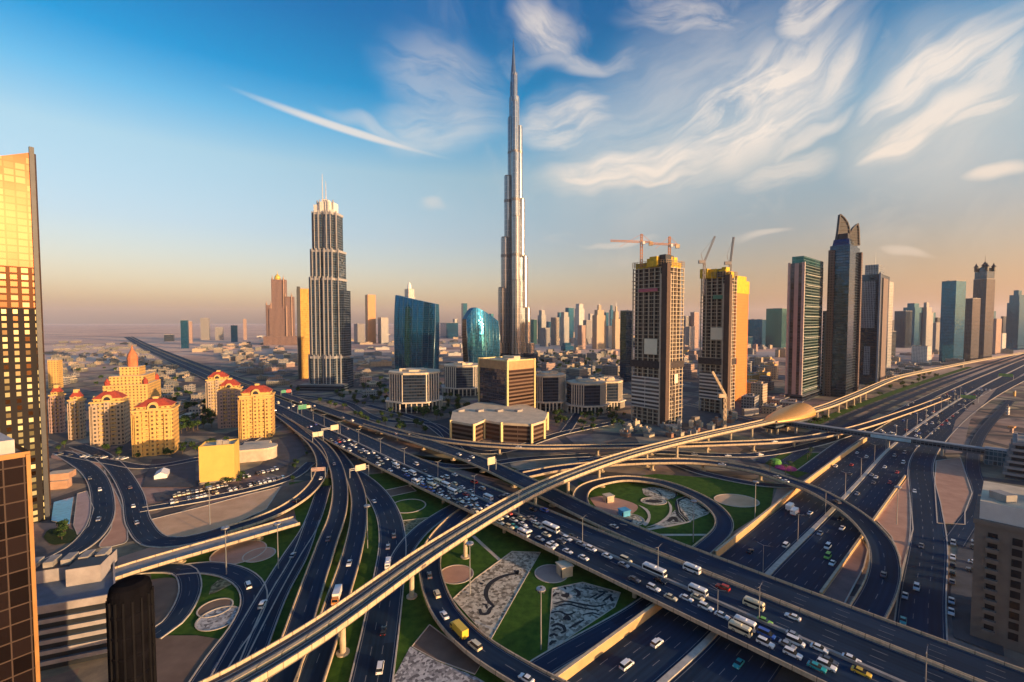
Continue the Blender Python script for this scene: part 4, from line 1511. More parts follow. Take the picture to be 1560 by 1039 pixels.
# ============================================================== the tallest tower
def spire_tower():
    D = 1178.0
    C = Vector((kx(783) * (D + 4), D, 0))
    root = thing('supertall_tower', 'tallest tower of the skyline, silver and stepped, tapering to a needle spire', 'skyscraper', C)
    gl = facade('silver_curtain_wall', (0.46, 0.44, 0.42), (0.13, 0.18, 0.25), 4.2, 14.0, 0.52, 0.97, gm=0.85, gr=0.14, wrough=0.28, var=0.2, wmetal=0.75)
    dk = plain('mechanical_louvres', (0.20, 0.19, 0.19), 0.4, 0.6)
    mpx = (D + 4) / FPX                      # metres per pixel at the tower

    def zr(row):
        return ztop(C, row)

    def capsule(ang, r0, r1, hw):
        """rounded wing segment reaching from r0 to r1 along ang"""
        a = R(ang)
        d, s = Vector((math.cos(a), math.sin(a), 0)), Vector((-math.sin(a), math.cos(a), 0))
        pts = [C + d * r0 - s * hw]
        for i in range(9):
            t = -math.pi / 2 + math.pi * i / 8
            pts.append(C + d * (r1 - hw + hw * math.cos(t)) + s * (hw * math.sin(t)))
        pts.append(C + d * r0 + s * hw)
        return pts
    #   wing: (reach as seen in pixels -> metres, top row)
    wings = {
        205: [(44, 440, 10.5), (36, 364, 10), (27, 271, 9), (17, 182, 8), (11, 128, 6)],
        -25: [(46, 470, 10.5), (38, 393, 10), (30, 306, 9.5), (23, 196, 8.5), (14, 150, 7)],
        -82: [(52, 430, 11), (42, 335, 10.5), (33, 238, 10), (24, 160, 8.5), (14, 118, 6.5)],
        92: [(46, 420, 11), (34, 300, 10), (20, 170, 8)],
    }
    for ang, tiers in wings.items():
        for r1, row, hw in tiers:
            f = capsule(ang, 0.0, r1, hw)
            zt = zr(row)
            MB().prism(f, 0, zt, 0, 0).build('wing_tier', [gl], parent=root)
            MB().prism(inset(capsule(ang, 2.0, r1, hw), 1.2), zt, zt + 3, 0, 0).build('tier_cap', [dk], parent=root)
    n = 18
    circ = lambda r: [C + Vector((r * math.cos(2 * math.pi * i / n), r * math.sin(2 * math.pi * i / n), 0)) for i in range(n)]
    MB().prism(circ(13), 0, zr(150), 0, 0).build('core', [gl], parent=root)
    MB().prism(circ(9), zr(150), zr(112), 0, 0).build('core', [gl], parent=root)
    for row, hh in ((236, 6), (310, 7), (393, 7)):
        z = zr(row)
        for ang, tiers in wings.items():
            live = [t for t in tiers if zr(t[1]) > z + hh]
            if live:
                r1, _, hw = live[0]
                MB().prism(inset(capsule(ang, 0.0, r1, hw), -0.35), z, z + hh, 0, 0, bottom=True).build('louvre_band', [dk], parent=root)
    stl = plain('spire_steel', (0.16, 0.20, 0.25), 0.3, 0.8)
    c2 = C + Vector((-1.5, 0, 0))
    m = MB()
    m.lathe((c2.x, c2.y), [(6.2, zr(112)), (5.2, zr(100)), (4.4, zr(99)), (3.6, zr(84)), (2.7, zr(83)), (2.0, zr(71)), (1.3, zr(68)), (0.8, zr(60))], 12)
    m.build('spire', stl, parent=root)
    # podium wings
    for ang in (205, -25, -82):
        f = capsule(ang, 0, 66, 17)
        MB().prism(f, 0, 26, 0, 0).build('podium', [F_NAVY], parent=root)
        MB().prism(capsule(ang, 0, 57, 13), 26, 52, 0, 0).build('podium', [gl], parent=root)


spire_tower()


# ============================================================== stepped hotel tower
def stepped_hotel():
    C, dr, dl, lr, ll = quadfoot(477, 523, 535, 593, 38)
    root = thing('hotel_tower', 'tall stepped stone and glass hotel tower with a white crown and twin masts', 'skyscraper', C)
    dr = dr.normalized()
    yaw = -6
    D = C.y + 14
    cx = Vector((kx(506) * (D + 4), D, 0))
    mpx = (D + 4) / FPX
    st = plain('hotel_stone', (0.34, 0.335, 0.34), 0.6, var=0.1)
    gl = facade('hotel_glass_bays', (0.16, 0.17, 0.19), (0.02, 0.06, 0.11), 3.1, 3.7, 0.84, 0.88, gm=0.45, gr=0.1)
    gd = facade('hotel_dark_side', (0.10, 0.13, 0.18), (0.02, 0.04, 0.075), 3.1, 3.7, 0.85, 0.85, gm=0.6, gr=0.08)
    tiers = [(593, 543, 501, 51, 34), (543, 424, 501, 46, 31), (424, 381, 502, 44, 28), (381, 323, 502, 38, 24), (323, 306, 503, 25, 18)]
    for i, (r0, r1, xc, wpx, dep) in enumerate(tiers):
        w_ = wpx * mpx
        c = Vector((kx(xc) * (D + 4), D, 0))
        a = R(yaw)
        ex, ey = Vector((math.cos(a), math.sin(a), 0)), Vector((-math.sin(a), math.cos(a), 0))
        z0 = 0 if i == 0 else ztop(C, r0)
        z1 = ztop(C, r1)
        h, d = w_ / 2, dep / 2 * 1.1
        # plan with chamfered and set back bays
        pl_ = [(-h, -d * .55), (-h * .72, -d * .55), (-h * .72, -d), (-h * .12, -d), (-h * .12, -d * .8), (h * .12, -d * .8), (h * .12, -d), (h * .72, -d), (h * .72, -d * .55), (h, -d * .55),
               (h, d), (-h, d)]
        f = [c + ex * x + ey * y for x, y in pl_]
        m = MB()
        m.prism(f, z0, z1, 0, 1)
        m.build('body' if i < 4 else 'crown', [gl if i < 4 else plain('white_crown', (0.74, 0.70, 0.62), 0.6, var=0.05), ROOFM], parent=root)
        # vertical stone piers standing proud
        nb = max(4, int(w_ / 6.5))
        for k in range(nb + 1):
            x = -h * 0.98 + 2 * h * 0.98 * k / nb
            y = -d - 0.5 if abs(x) < h * .72 and abs(x) > h * .12 else (-d * .8 - .5 if abs(x) <= h * .12 else -d * .55 - 0.5)
            q = c + ex * x + ey * y
            MB().box((q.x, q.y), 0.9 if k % 2 else 1.6, 1.3, z0, z1 + 3, a).build('stone_pier', st, parent=root)
        if i < 4:
            MB().prism(scalef(f, 1.03, 1.06), z1 - 3, z1 + 0.6, 0, 0, bottom=True).build('cornice', st, parent=root)
        # darker right hand wing
        if i < 2:
            q = c + ex * (h + 3.5) + ey * (d * .2)
            MB().box((q.x, q.y), 8, 22, z0, z1 - (4 if i == 0 else 18), a, 0, 1).build('side_wing', [gd, ROOFM], parent=root)
            q = c - ex * (h + 2) + ey * (d * .3)
            MB().box((q.x, q.y), 5, 18, z0, z1 - 16, a, 0, 1).build('side_wing', [gl, ROOFM], parent=root)
        if i == 3:
            for sx, tp in ((-0.62, 310), (0.62, 318), (0.05, 302)):
                q = c + ex * (h * sx) - ey * d * 0.2
                MB().box((q.x, q.y), 8, 12, z1, ztop(C, tp), a, 0, 0).build('crown_turret', plain('white_crown', (0.74, 0.70, 0.62), 0.6, var=0.05), parent=root)
    for xc, tp in ((496.5, 265), (501.5, 276)):
        c = Vector((kx(xc) * (D + 4), D, 0))
        m = MB()
        m.cyl((c.x, c.y, ztop(C, 310)), (c.x, c.y, ztop(c, tp)), 1.0, 0.35, 8)
        m.build('mast', plain('pale_mast', (0.5, 0.5, 0.5), 0.5, 0.4), parent=root)
    c = Vector((kx(500) * D, D - 22, 0))
    MB().box((c.x, c.y), 70, 26, 0, 9, R(yaw), 0, 1).build('podium', [F_NAVY, ROOFM], parent=root)


stepped_hotel()


# ============================================================== the two blue sail shaped office buildings
def sail(label, xl, xr, yb, ytl, ytr, bulge, depth_m, peak=None, side=1):
    C0, C1 = P(xl, yb, 0), P(xr, yb + 3 * side, 0)
    root = thing('curved_glass_building', label, 'office building', (C0 + C1) / 2)
    zl, zr_ = ztop(C0, ytl), ztop(C1, ytr)
    ex = (C1 - C0)
    L = ex.length
    ex.normalize()
    ey = Vector((-ex.y, ex.x, 0))
    n, nz = 16, 14
    m = MB()
    mbk = MB()

    def top(t):
        if peak:
            zp = ztop(C0, peak[1])
            return zl + (zp - zl) * math.sin(math.pi / 2 * t / peak[0]) if t < peak[0] else zp + (zr_ - zp) * ((t - peak[0]) / (1 - peak[0])) ** 1.15
        return zl + (zr_ - zl) * t

    def pt(t, s, back=0):
        # outline bows out sideways with height and the front is convex
        x = L * t + bulge * math.sin(math.pi * s * 0.75) * (0.5 - t) * -0.6
        y = -8.0 * math.sin(math.pi * t) + back * depth_m + 7.0 * s * s * (1 - back)
        p = C0 + ex * x + ey * y
        return (p.x, p.y, top(t) * s)
    for i in range(n):
        for j in range(nz):
            t0, t1, s0, s1 = i / n, (i + 1) / n, j / nz, (j + 1) / nz
            m.poly([pt(t0, s0), pt(t1, s0), pt(t1, s1), pt(t0, s1)], 0, [(t * L, top(t) * s) for t, s in ((t0, s0), (t1, s0), (t1, s1), (t0, s1))])
            mbk.poly([pt(t1, s0, 1), pt(t0, s0, 1), pt(t0, s1, 1), pt(t1, s1, 1)], 0, [(t * L, top(t) * s) for t, s in ((t1, s0), (t0, s0), (t0, s1), (t1, s1))])
    m.build('glass_front', [F_BLUE], parent=root)
    mbk.build('glass_back', [F_BLUE], parent=root)
    for t, fl in ((0, 1), (1, 0)):
        m = MB()
        for j in range(nz):
            s0, s1 = j / nz, (j + 1) / nz
            q = [pt(t, s0), pt(t, s0, 1), pt(t, s1, 1), pt(t, s1)]
            uv = [(0, s0 * zl), (depth_m, s0 * zl), (depth_m, s1 * zl), (0, s1 * zl)]
            m.poly(q[::-1] if fl else q, 0, uv[::-1] if fl else uv)
        m.build('side_wall', [F_BRNZ if side < 0 else F_BLUE], parent=root)
    m = MB()
    for i in range(n):
        t0, t1 = i / n, (i + 1) / n
        m.poly([pt(t0, 1), pt(t1, 1), pt(t1, 1, 1), pt(t0, 1, 1)])
    m.build('roof', plain('blue_roof', (0.05, 0.12, 0.17), 0.4, 0.4), parent=root)
    for k in range(1, 8):
        t = k / 8
        m = MB()
        for j in range(nz):
            a, b = Vector(pt(t, j / nz)), Vector(pt(t, (j + 1) / nz))
            o = ey * -0.35
            m.beam(a + o, b + o, 0.35, 0.5)
        m.build('mullion', plain('blue_mullion', (0.08, 0.16, 0.22), 0.4, 0.5), parent=root)
    # edge fins
    for t in (0, 1):
        m = MB()
        for j in range(nz):
            a, b = Vector(pt(t, j / nz)), Vector(pt(t, (j + 1) / nz))
            m.beam(a, b, 1.0, 1.0)
        m.build('edge_fin', plain('blue_grey_fin', (0.22, 0.30, 0.36), 0.4, 0.5), parent=root)
    return root


sail('broad blue glass office block with a curved front and a slanting roofline', 602, 660, 566, 449, 463, 10, 20)
sail('smaller blue glass office block shaped like a leaning arch, beside the tallest tower', 715, 760, 560, 486, 489, 14, 26, peak=(0.25, 468), side=-1)


# ============================================================== office tower with bright corner edges and its podium
def corner_office():
    C, dr, dl, lr, ll = quadfoot(730, 773, 814, 643, 42)
    foot = foot_of(C, dr, dl, lr, ll)
    zt = ztop(C, 551)
    root = thing('office_tower', 'square mirrored office tower with pale gold edges above a faceted low podium', 'office tower', C)
    F_MIR = facade('violet_mirror_glass', (0.07, 0.065, 0.08), (0.09, 0.10, 0.15), 3.4, 3.9, 0.95, 0.86, gm=0.7, gr=0.05, var=0.2)
    F_BRB = facade('brown_louvre_glass', (0.13, 0.08, 0.055), (0.07, 0.04, 0.032), 40, 3.9, 0.99, 0.55, gm=0.5, gr=0.15)
    edge = plain('pale_gold_edge', (0.66, 0.52, 0.24), 0.55, 0.1, var=0.06)
    band = plain('copper_band', (0.42, 0.24, 0.11), 0.6, 0.1)
    zb = zt - 9
    m = MB()
    for i in range(4):
        a, b = foot[i], foot[(i + 1) % 4]
        L = (b - a).length
        m.poly([(a.x, a.y, 0), (b.x, b.y, 0), (b.x, b.y, zb), (a.x, a.y, zb)], 1 if i == 0 else 0, [(0, 0), (L, 0), (L, zb), (0, zb)])
    m.build('body', [F_MIR, F_BRB], parent=root)
    MB().prism(inset(foot, -0.3), zb, zt, 0, 1, bottom=True).build('roof_band', [band, CREAM], parent=root)
    for p in foot:
        MB().box((p.x, p.y), 1.9, 1.9, 0, zt + 1.4, R(42)).build('edge_strip', edge, parent=root)
    roof_kit(root, foot, zt + 0.002, RG, 3, 1.1, edge, CREAM)
    # podium: two splayed wings
    zp = 17.0
    fp = [P(687, 668, 0), P(768, 671, 0), P(820, 669, 0), P(830, 658, 0), P(826, 646, 0), P(760, 640, 0), P(700, 652, 0)]
    pr = thing('podium_building', 'low faceted podium block with pale corner posts in front of the mirrored office tower', 'building', fp[0])
    A = [P(687, 669), P(722, 676), P(738, 668), P(764, 673), P(810, 676), P(829, 669), P(834, 655), P(800, 640), P(728, 636), P(690, 652)]
    MB().prism(A, 0, zp - 2, 0, 0, top=False).build('body', [F_BRB], parent=pr)
    MB().prism(inset(A, -0.4), zp - 2, zp, 0, 0, bottom=True).build('roof', [CREAM], parent=pr)
    for p in A[:7]:
        MB().box((p.x, p.y), 2.0, 2.0, 0, zp + 0.4, R(30)).build('corner_post', edge, parent=pr)
    for k in range(4):
        q = P(700 + k * 30, 655, 0)
        MB().box((q.x, q.y + 6), 7, 5, zp, zp + 2.0, R(42)).build('plant_room', CONC_G, parent=pr)


corner_office()


# ============================================================== octagonal low offices on colonnaded bases
def octagon_office(label, xl, xr, yb, yt, f=0.5, ribs=True):
    D = P((xl + xr) / 2, yb, 0).y
    c = Vector((kx((xl + xr) / 2) * (D + 4), D + (xr - xl) * D / FPX * 0.42, 0))
    r = (xr - xl) / 2 * (D + 4) / FPX * 1.02
    oct_ = [c + Vector((r * 1.05 * math.cos(R(22.5 + 45 * i + 10)), r * 0.95 * math.sin(R(22.5 + 45 * i + 10)), 0)) for i in range(8)]
    root = thing('octagonal_office', label, 'office building', c, 'octagonal offices on colonnades')
    C = Vector((c.x, D, 0))
    zt = ztop(C, yt)
    zb = zt * 0.26
    dk = facade('office_dark_bay', (0.03, 0.042, 0.07), (0.012, 0.026, 0.055), 3.0, 3.6, 0.95, 0.65, gm=0.25, gr=0.15)
    MB().prism(inset(oct_, 2.5), 0, zb, 0, 0, top=False).build('ground_floor', [dk], parent=root)
    MB().prism(oct_, zb, zt, 0, 1, bottom=True).build('body', [dk, CREAM], parent=root)
    # pale pilasters on alternate faces
    stn = plain('office_stone', (0.60, 0.52, 0.42), 0.75, var=0.1)
    for i in range(8):
        a, b = oct_[i], oct_[(i + 1) % 8]
        L = (b - a).length
        n = Vector(((b - a).y, -(b - a).x, 0)).normalized()
        if i % 2 == 0:
            for k in range(6):
                q = a + (b - a) * ((k + 0.5) / 6) + n * 0.3
                MB().box((q.x, q.y), L / 17, 1.0, zb, zt - 1.5, math.atan2((b - a).y, (b - a).x)).build('pilaster', stn, parent=root)
        for k in range(4):
            q = a + (b - a) * ((k + 0.5) / 4) + n * 3.2
            MB().box((q.x, q.y), 1.3, 1.3, 0, zb - 0.3, math.atan2((b - a).y, (b - a).x)).build('column', stn, parent=root)
    MB().prism(inset(oct_, -4.4), zb - 0.8, zb + 0.6, 0, 0, bottom=True).build('colonnade_roof', stn, parent=root)
    MB().prism(inset(oct_, -0.7), zt - 1.4, zt + 0.8, 0, 0, bottom=True).build('cornice', CREAM, parent=root)
    for _ in range(5):
        q = c + Vector((RG.uniform(-.5, .5) * r, RG.uniform(-.5, .5) * r, 0))
        MB().box((q.x, q.y), RG.uniform(4, 9), RG.uniform(4, 8), zt + 0.8, zt + RG.uniform(2, 5), 0.3).build('plant_room', CREAM, parent=root)
    f2 = scalef(oct_, 0.5)
    MB().prism(f2, zt + 0.8, zt + 3.0, 0, 0).build('roof_storey', CREAM, parent=root)
    return root


octagon_office('octagonal office block with white pilasters, below the broad blue curved block', 586, 664, 628, 569)
octagon_office('dark and white octagonal office block between the two blue curved blocks', 674, 732, 603, 558)
octagon_office('octagonal ribbed office block directly right of the mirrored office tower', 806, 862, 626, 573)
octagon_office('wide octagonal ribbed office block left of the tall scaffolded tower', 868, 926, 630, 585)
octagon_office('octagonal office block with a sunlit face, nearest to the tall scaffolded tower', 906, 950, 622, 582)


# ============================================================== towers under construction
def shell_tower(label, xl, xc, xr, yb, yt, yaw, core_px, crown=(0.0, 1.0), boards=()):
    C, dr, dl, lr, ll = quadfoot(xl, xc, xr, yb, yaw)
    foot = foot_of(C, dr, dl, lr, ll)
    zt = ztop(C, yt)
    root = thing('unfinished_tower', label, 'construction site', C)
    fl = 4.0
    n = int(zt / fl)
    slab = plain('raw_concrete_slab', (0.46, 0.38, 0.28), 0.9, var=0.2, scale=0.3)
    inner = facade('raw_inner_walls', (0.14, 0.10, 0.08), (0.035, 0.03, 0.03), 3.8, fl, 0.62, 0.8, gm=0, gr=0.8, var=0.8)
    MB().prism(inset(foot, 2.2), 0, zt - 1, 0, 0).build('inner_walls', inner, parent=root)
    m = MB()
    rng = random.Random(int(xl))
    for k in range(1, n + 1):
        z = k * fl
        f = inset(foot, 0.0 if rng.random() < 0.8 else -0.5)
        m.prism(f, z - 0.55, z, 0, 0, bottom=True)
    for face, L, d, o in ((0, lr, dr, -dl), (1, ll, dl, -dr)):
        nc = max(3, int(L / 6.0))
        for i in range(nc + 1):
            q = C + d * (L * (0.02 + 0.96 * i / nc)) - o * 0.6
            m.box((q.x, q.y), 1.0, 1.0, 0, zt - 0.3, R(yaw))
    m.build('concrete_frame', slab, parent=root)
    # glazed lower storeys
    gl = facade('new_white_bands', (0.62, 0.58, 0.52), (0.08, 0.09, 0.11), 50, fl, 0.99, 0.55, gm=0.3, gr=0.2)
    q0 = C - dl * -0.0
    f2 = [C + dl * (ll * 0.15) - dr * 0.25, C + dl * (ll * 0.98) - dr * 0.25, C + dl * (ll * 0.98) + dr * 0.5, C + dl * (ll * 0.15) + dr * 0.5]
    MB().prism(f2[::-1], zt * 0.10, zt * 0.30, 0, 0, bottom=True).build('glazed_band', gl, parent=root)
    # dark recessed service shaft at the corner with a pale edge
    q = C + dr * 0.6 + dl * 0.6
    MB().box((q.x, q.y), 6.0, 6.0, 0, zt + 2, R(yaw)).build('service_shaft', plain('shaft_brown', (0.075, 0.045, 0.035), 0.8), parent=root)
    for e in (dl * 3.8 - dr * 2.6, dr * 3.8 - dl * 2.6):
        p = q + e
        MB().box((p.x, p.y), 1.2, 1.2, 0, zt * 0.95, R(yaw)).build('hoist_rail', plain('hoist_mast', (0.50, 0.40, 0.30), 0.7), parent=root)
    # safety netting and a dark refuge storey
    zz = zt * 0.36
    MB().prism(inset(foot, -0.9), zz, zz + 7, 0, 0, bottom=True).build('netting', plain('black_netting', (0.05, 0.04, 0.04), 0.95, var=0.5, scale=0.6), parent=root)
    # yellow formwork crown
    yl = plain('yellow_formwork', (0.62, 0.40, 0.02), 0.7, var=0.3, scale=0.4)
    MB().prism(inset(foot, 2.5), zt - 3, zt + 5, 0, 0).build('formwork', yl, parent=root)
    for i in range(14):
        t = rng.random()
        L, d = (lr, dr) if i % 2 else (ll, dl)
        q = centre(foot) + (C + d * (L * t) - centre(foot)) * rng.uniform(0.3, 0.9)
        h = rng.uniform(4, 12)
        MB().box((q.x, q.y), rng.uniform(6, 12), rng.uniform(5, 9), zt - 0.2, zt + h, R(yaw)).build('formwork', [yl, DARK][i % 4 == 3], parent=root)
    m = MB()
    for i in range(4):
        a, b = foot[i], foot[(i + 1) % 4]
        k = max(4, int((b - a).length / 3))
        for j in range(k):
            p = a + (b - a) * (j / k)
            m.beam((p.x, p.y, zt), (p.x, p.y, zt + 6), 0.35)
        for hz_ in (2.0, 4.0, 6.0):
            m.beam((a.x, a.y, zt + hz_), (b.x, b.y, zt + hz_), 0.35)
    m.build('scaffold', plain('scaffold_tube', (0.30, 0.22, 0.14), 0.7), parent=root)
    for d, L, o, t, rows, wd, colr in boards:
        dd, LL, oo = (dl, ll, -dr) if d == 'l' else (dr, lr, -dl)
        q = C + dd * (LL * t) + oo * 1.2
        z0, z1 = ztop(C, rows[1]), ztop(C, rows[0])
        MB().box((q.x, q.y), wd, 0.5, z0, z1, math.atan2(dd.y, dd.x)).build('banner', plain('banner_%s' % colr[0], colr[1], 0.8, var=0.04), parent=root)
    # site hoardings at the foot
    for i in range(6):
        q = C + dr * rng.uniform(-20, lr + 14) - dl * rng.uniform(5, 20)
        MB().box((q.x, q.y), rng.uniform(5, 12), rng.uniform(3, 6), 0, rng.uniform(3, 9), rng.uniform(0, 1.5)).build('site_hut', [CONC_D, slab, CONC_G][i % 3], parent=root)
    return root, C, zt


_, c1, zt1 = shell_tower('taller scaffolded concrete tower under construction, two orange cranes on its yellow top', 961, 1012, 1039, 650, 404, 40, 0,
                         boards=[('l', 0, 0, 0.40, (517, 541), 15, ('cream', (0.78, 0.70, 0.52))), ('r', 0, 0, 0.55, (572, 586), 6, ('cream', (0.78, 0.70, 0.52))),
                                 ('l', 0, 0, 0.5, (438, 443), 22, ('rose', (0.45, 0.12, 0.16)))])
_, c2, zt2 = shell_tower('second scaffolded concrete tower under construction, carrying two upright grey cranes', 1064, 1106, 1119, 632, 421, 40, 0,
                         boards=[('l', 0, 0, 0.36, (499, 518), 14, ('cream', (0.78, 0.70, 0.52))), ('l', 0, 0, 0.3, (449, 455), 14, ('green', (0.10, 0.25, 0.16)))])


def orange_slab():
    root, f, z = tower('residential_tower', 'bare orange sunlit tower slab with a yellow top, joined to the second scaffolded tower', 1112, 1117, 1137, 612, 430, 40,
                       facade('orange_render', (0.60, 0.20, 0.05), (0.36, 0.12, 0.04), 5.0, 3.8, 0.3, 0.25, gm=0, gr=0.8, var=0.15), roof=0, parap=0, cap=99)
    c = centre(f)
    MB().prism(inset(f, -0.6), z - 14, z + 3, 0, 0, bottom=True).build('top_formwork', plain('yellow_formwork', (0.62, 0.40, 0.02), 0.7, var=0.3, scale=0.4), parent=root)
    MB().prism(scalef(f, 0.7), z + 3, z + 9, 0, 0).build('plant_room', plain('yellow_formwork', (0.6, .4, .02)), parent=root)


orange_slab()


# ---- cranes
def lattice(m, p, q, s, n, bar=0.28):
    p, q = Vector(p), Vector(q)
    d = (q - p).normalized()
    a = d.cross(Vector((0, 0, 1)))
    if a.length < 0.05:
        a = Vector((1, 0, 0))
    a.normalize()
    b = d.cross(a).normalized()
    cs = [(a + b) * s / 2, (a - b) * s / 2, (-a - b) * s / 2, (-a + b) * s / 2]
    for c in cs:
        m.beam(p + c, q + c, bar)
    L = (q - p).length
    for i in range(n):
        u, v = p + d * (L * i / n), p + d * (L * (i + 1) / n)
        for k in range(4):
            m.beam(u + cs[k], v + cs[(k + 1) % 4], bar * 0.75)


def hammer_crane(label, px, base_pt_y, z0, ytop, jib_px, mat):
    c = Vector((kx(px) * (base_pt_y + 4), base_pt_y, z0))
    root = thing('tower_crane', label, 'crane', c, 'cranes on the unfinished towers')
    zt = ztop(c, ytop)
    m = MB(); lattice(m, (c.x, c.y, z0), (c.x, c.y, zt), 2.0, 8, 0.36); m.build('mast', mat, parent=root)
    tip = c + Vector(((jib_px - px) * base_pt_y / FPX, -4, 0)); tip.z = zt + 1.5
    m = MB(); lattice(m, (c.x, c.y, zt + 1), tip, 1.5, 12, 0.3); m.build('jib', mat, parent=root)
    back = c - (tip - c).normalized() * 13
    m = MB(); lattice(m, (c.x, c.y, zt + 1), (back.x, back.y, zt + 1), 1.5, 4, 0.3); m.build('counter_jib', mat, parent=root)
    MB().box((back.x, back.y), 4, 2.4, zt - 2.5, zt + 1.5).build('counterweight', CONC, parent=root)
    MB().box((c.x + 1.8, c.y - 1.2), 2.2, 2.2, zt - 1.5, zt + 1.2).build('cab', WHITE, parent=root)
    m = MB(); lattice(m, (c.x, c.y, zt + 1), (c.x, c.y, zt + 9), 1.6, 3, 0.4)
    m.beam((c.x, c.y, zt + 9), c + (tip - c) * 0.7 + Vector((0, 0, 2 - 0)), 0.25)
    m.beam((c.x, c.y, zt + 9), (back.x, back.y, zt + 1.5), 0.25)
    m.build('tie_frame', mat, parent=root)


def luffing_crane(label, px, y_, z0, yc, tip_px, mat):
    c = Vector((kx(px) * (y_ + 4), y_, z0))
    root = thing('tower_crane', label, 'crane', c, 'cranes on the unfinished towers')
    zt = ztop(c, yc)
    m = MB(); lattice(m, (c.x, c.y, z0), (c.x, c.y, zt), 2.0, 6, 0.45); m.build('mast', mat, parent=root)
    t = Vector((kx(tip_px[0]) * (y_ + 4), y_ - 2, 0)); t.z = ztop(t, tip_px[1])
    m = MB(); lattice(m, (c.x, c.y, zt + 1), t, 1.5, 12, 0.42); m.build('jib', mat, parent=root)
    MB().box((c.x - 3.0, c.y), 7, 2.8, zt - 1, zt + 2.6).build('machine_deck', mat, parent=root)
    m = MB(); m.beam((c.x - 2, c.y, zt + 2), (c.x - 4, c.y, zt + 10), 0.45); m.beam((c.x - 4, c.y, zt + 10), t, 0.22); m.build('tie_frame', mat, parent=root)


ORC = plain('orange_crane_paint', (0.46, 0.20, 0.08), 0.7)
GRC = plain('grey_crane_paint', (0.22, 0.20, 0.20), 0.6)
hammer_crane('orange tower crane with the longest jib pointing left, on the taller scaffolded tower', 974, c1.y + 18, zt1, 370, 926, ORC)
hammer_crane('orange tower crane with the shorter jib, right one on the taller scaffolded tower', 1016, c1.y + 14, zt1, 374, 984, ORC)
luffing_crane('grey luffing crane at the left corner of the second scaffolded tower', 1069, c2.y + 12, zt2 - 20, 400, (1083, 360), GRC)
luffing_crane('grey luffing crane with a nearly upright jib, at the right of the second scaffolded tower', 1108, c2.y + 14, zt2, 402, (1111, 361), GRC)
luffing_crane('cream luffing crane standing on the ground before the second scaffolded tower', 1104, P(1104, 655).y, 0, 604, (1082, 566), plain('cream_crane_paint', (0.60, 0.46, 0.30), 0.6))


# ============================================================== right hand towers along the highway
A_ = 42
F_S1D = facade('teal_louvre_face', (0.09, 0.12, 0.115), (0.02, 0.055, 0.06), 36, 3.9, 0.99, 0.66, gm=0.5, gr=0.12, band=None)
F_S1L = facade('rose_stone_strip', (0.36, 0.29, 0.28), (0.05, 0.055, 0.08), 9.0, 3.9, 0.46, 0.98, gm=0.4, gr=0.15)


def teal_slab():
    C, dr, dl, lr, ll = quadfoot(1197, 1219, 1249, 612, A_)
    foot = foot_of(C, dr, dl, lr, ll)
    root = thing('office_tower', 'flat topped tower with a teal striped face and pale rose side wall', 'office tower', C)
    z0, z1 = ztop(C, 400), ztop(C, 392)
    m = MB()
    for i in range(4):
        a, b = foot[i], foot[(i + 1) % 4]
        L = (b - a).length
        m.poly([(a.x, a.y, 0), (b.x, b.y, 0), (b.x, b.y, z0), (a.x, a.y, z0)], 0 if i == 0 else 1, [(0, 0), (L, 0), (L, z0), (0, z0)])
    m.poly([(p.x, p.y, z0) for p in foot], 2)
    m.build('body', [F_S1D, F_S1L, ROOFM], parent=root)
    p = C + dr * lr * 0.5 + dl * 7
    MB().box((p.x, p.y), lr, 13.6, z0, z1 + 2, R(A_), 0, 1).build('screen_storey', [F_TEAL, ROOFM], parent=root)
    stn = plain('rose_stone', (0.42, 0.35, 0.33), 0.75)
    for t in (0.02, 0.98):
        q = C + dl * (ll * t) - dr * 0.4
        MB().box((q.x, q.y), 2.4, 2.4, 0, z0 + 1, R(A_)).build('stone_pier', stn, parent=root)
    q = C - dr * 0.2 - dl * 0.2
    MB().box((q.x, q.y), 3.0, 3.0, 0, z0 + 1, R(A_)).build('stone_pier', stn, parent=root)
    for k in range(4):
        q = C + dr * (lr * 0.92) - dl * 0.5
    for k in range(1, 13):
        z = z0 * k / 13.0
        a, b = C + dr * (lr * 0.12) - dl * 0.5, C + dr * (lr * 0.9) - dl * 0.5
        MB().beam((a.x, a.y, z), (b.x, b.y, z), 1.0, 0.8).build('sun_shelf', plain('pale_shelf', (0.40, 0.42, 0.40), 0.7), parent=root)
    MB().prism(inset(foot, -3), 0, 9, 0, 1).build('podium', [F_NAVY, ROOFM], parent=root)


teal_slab()
tower('office_tower', 'lower dark tower with pale window bands, just right of the teal striped tower', 1250, 1262, 1279, 603, 475, A_, facade('ladder_bands', (0.24, 0.26, 0.28), (0.025, 0.04, 0.06), 9.0, 4.4, 0.62, 0.6, gm=0.5, gr=0.1), 'office tower', roof=2)


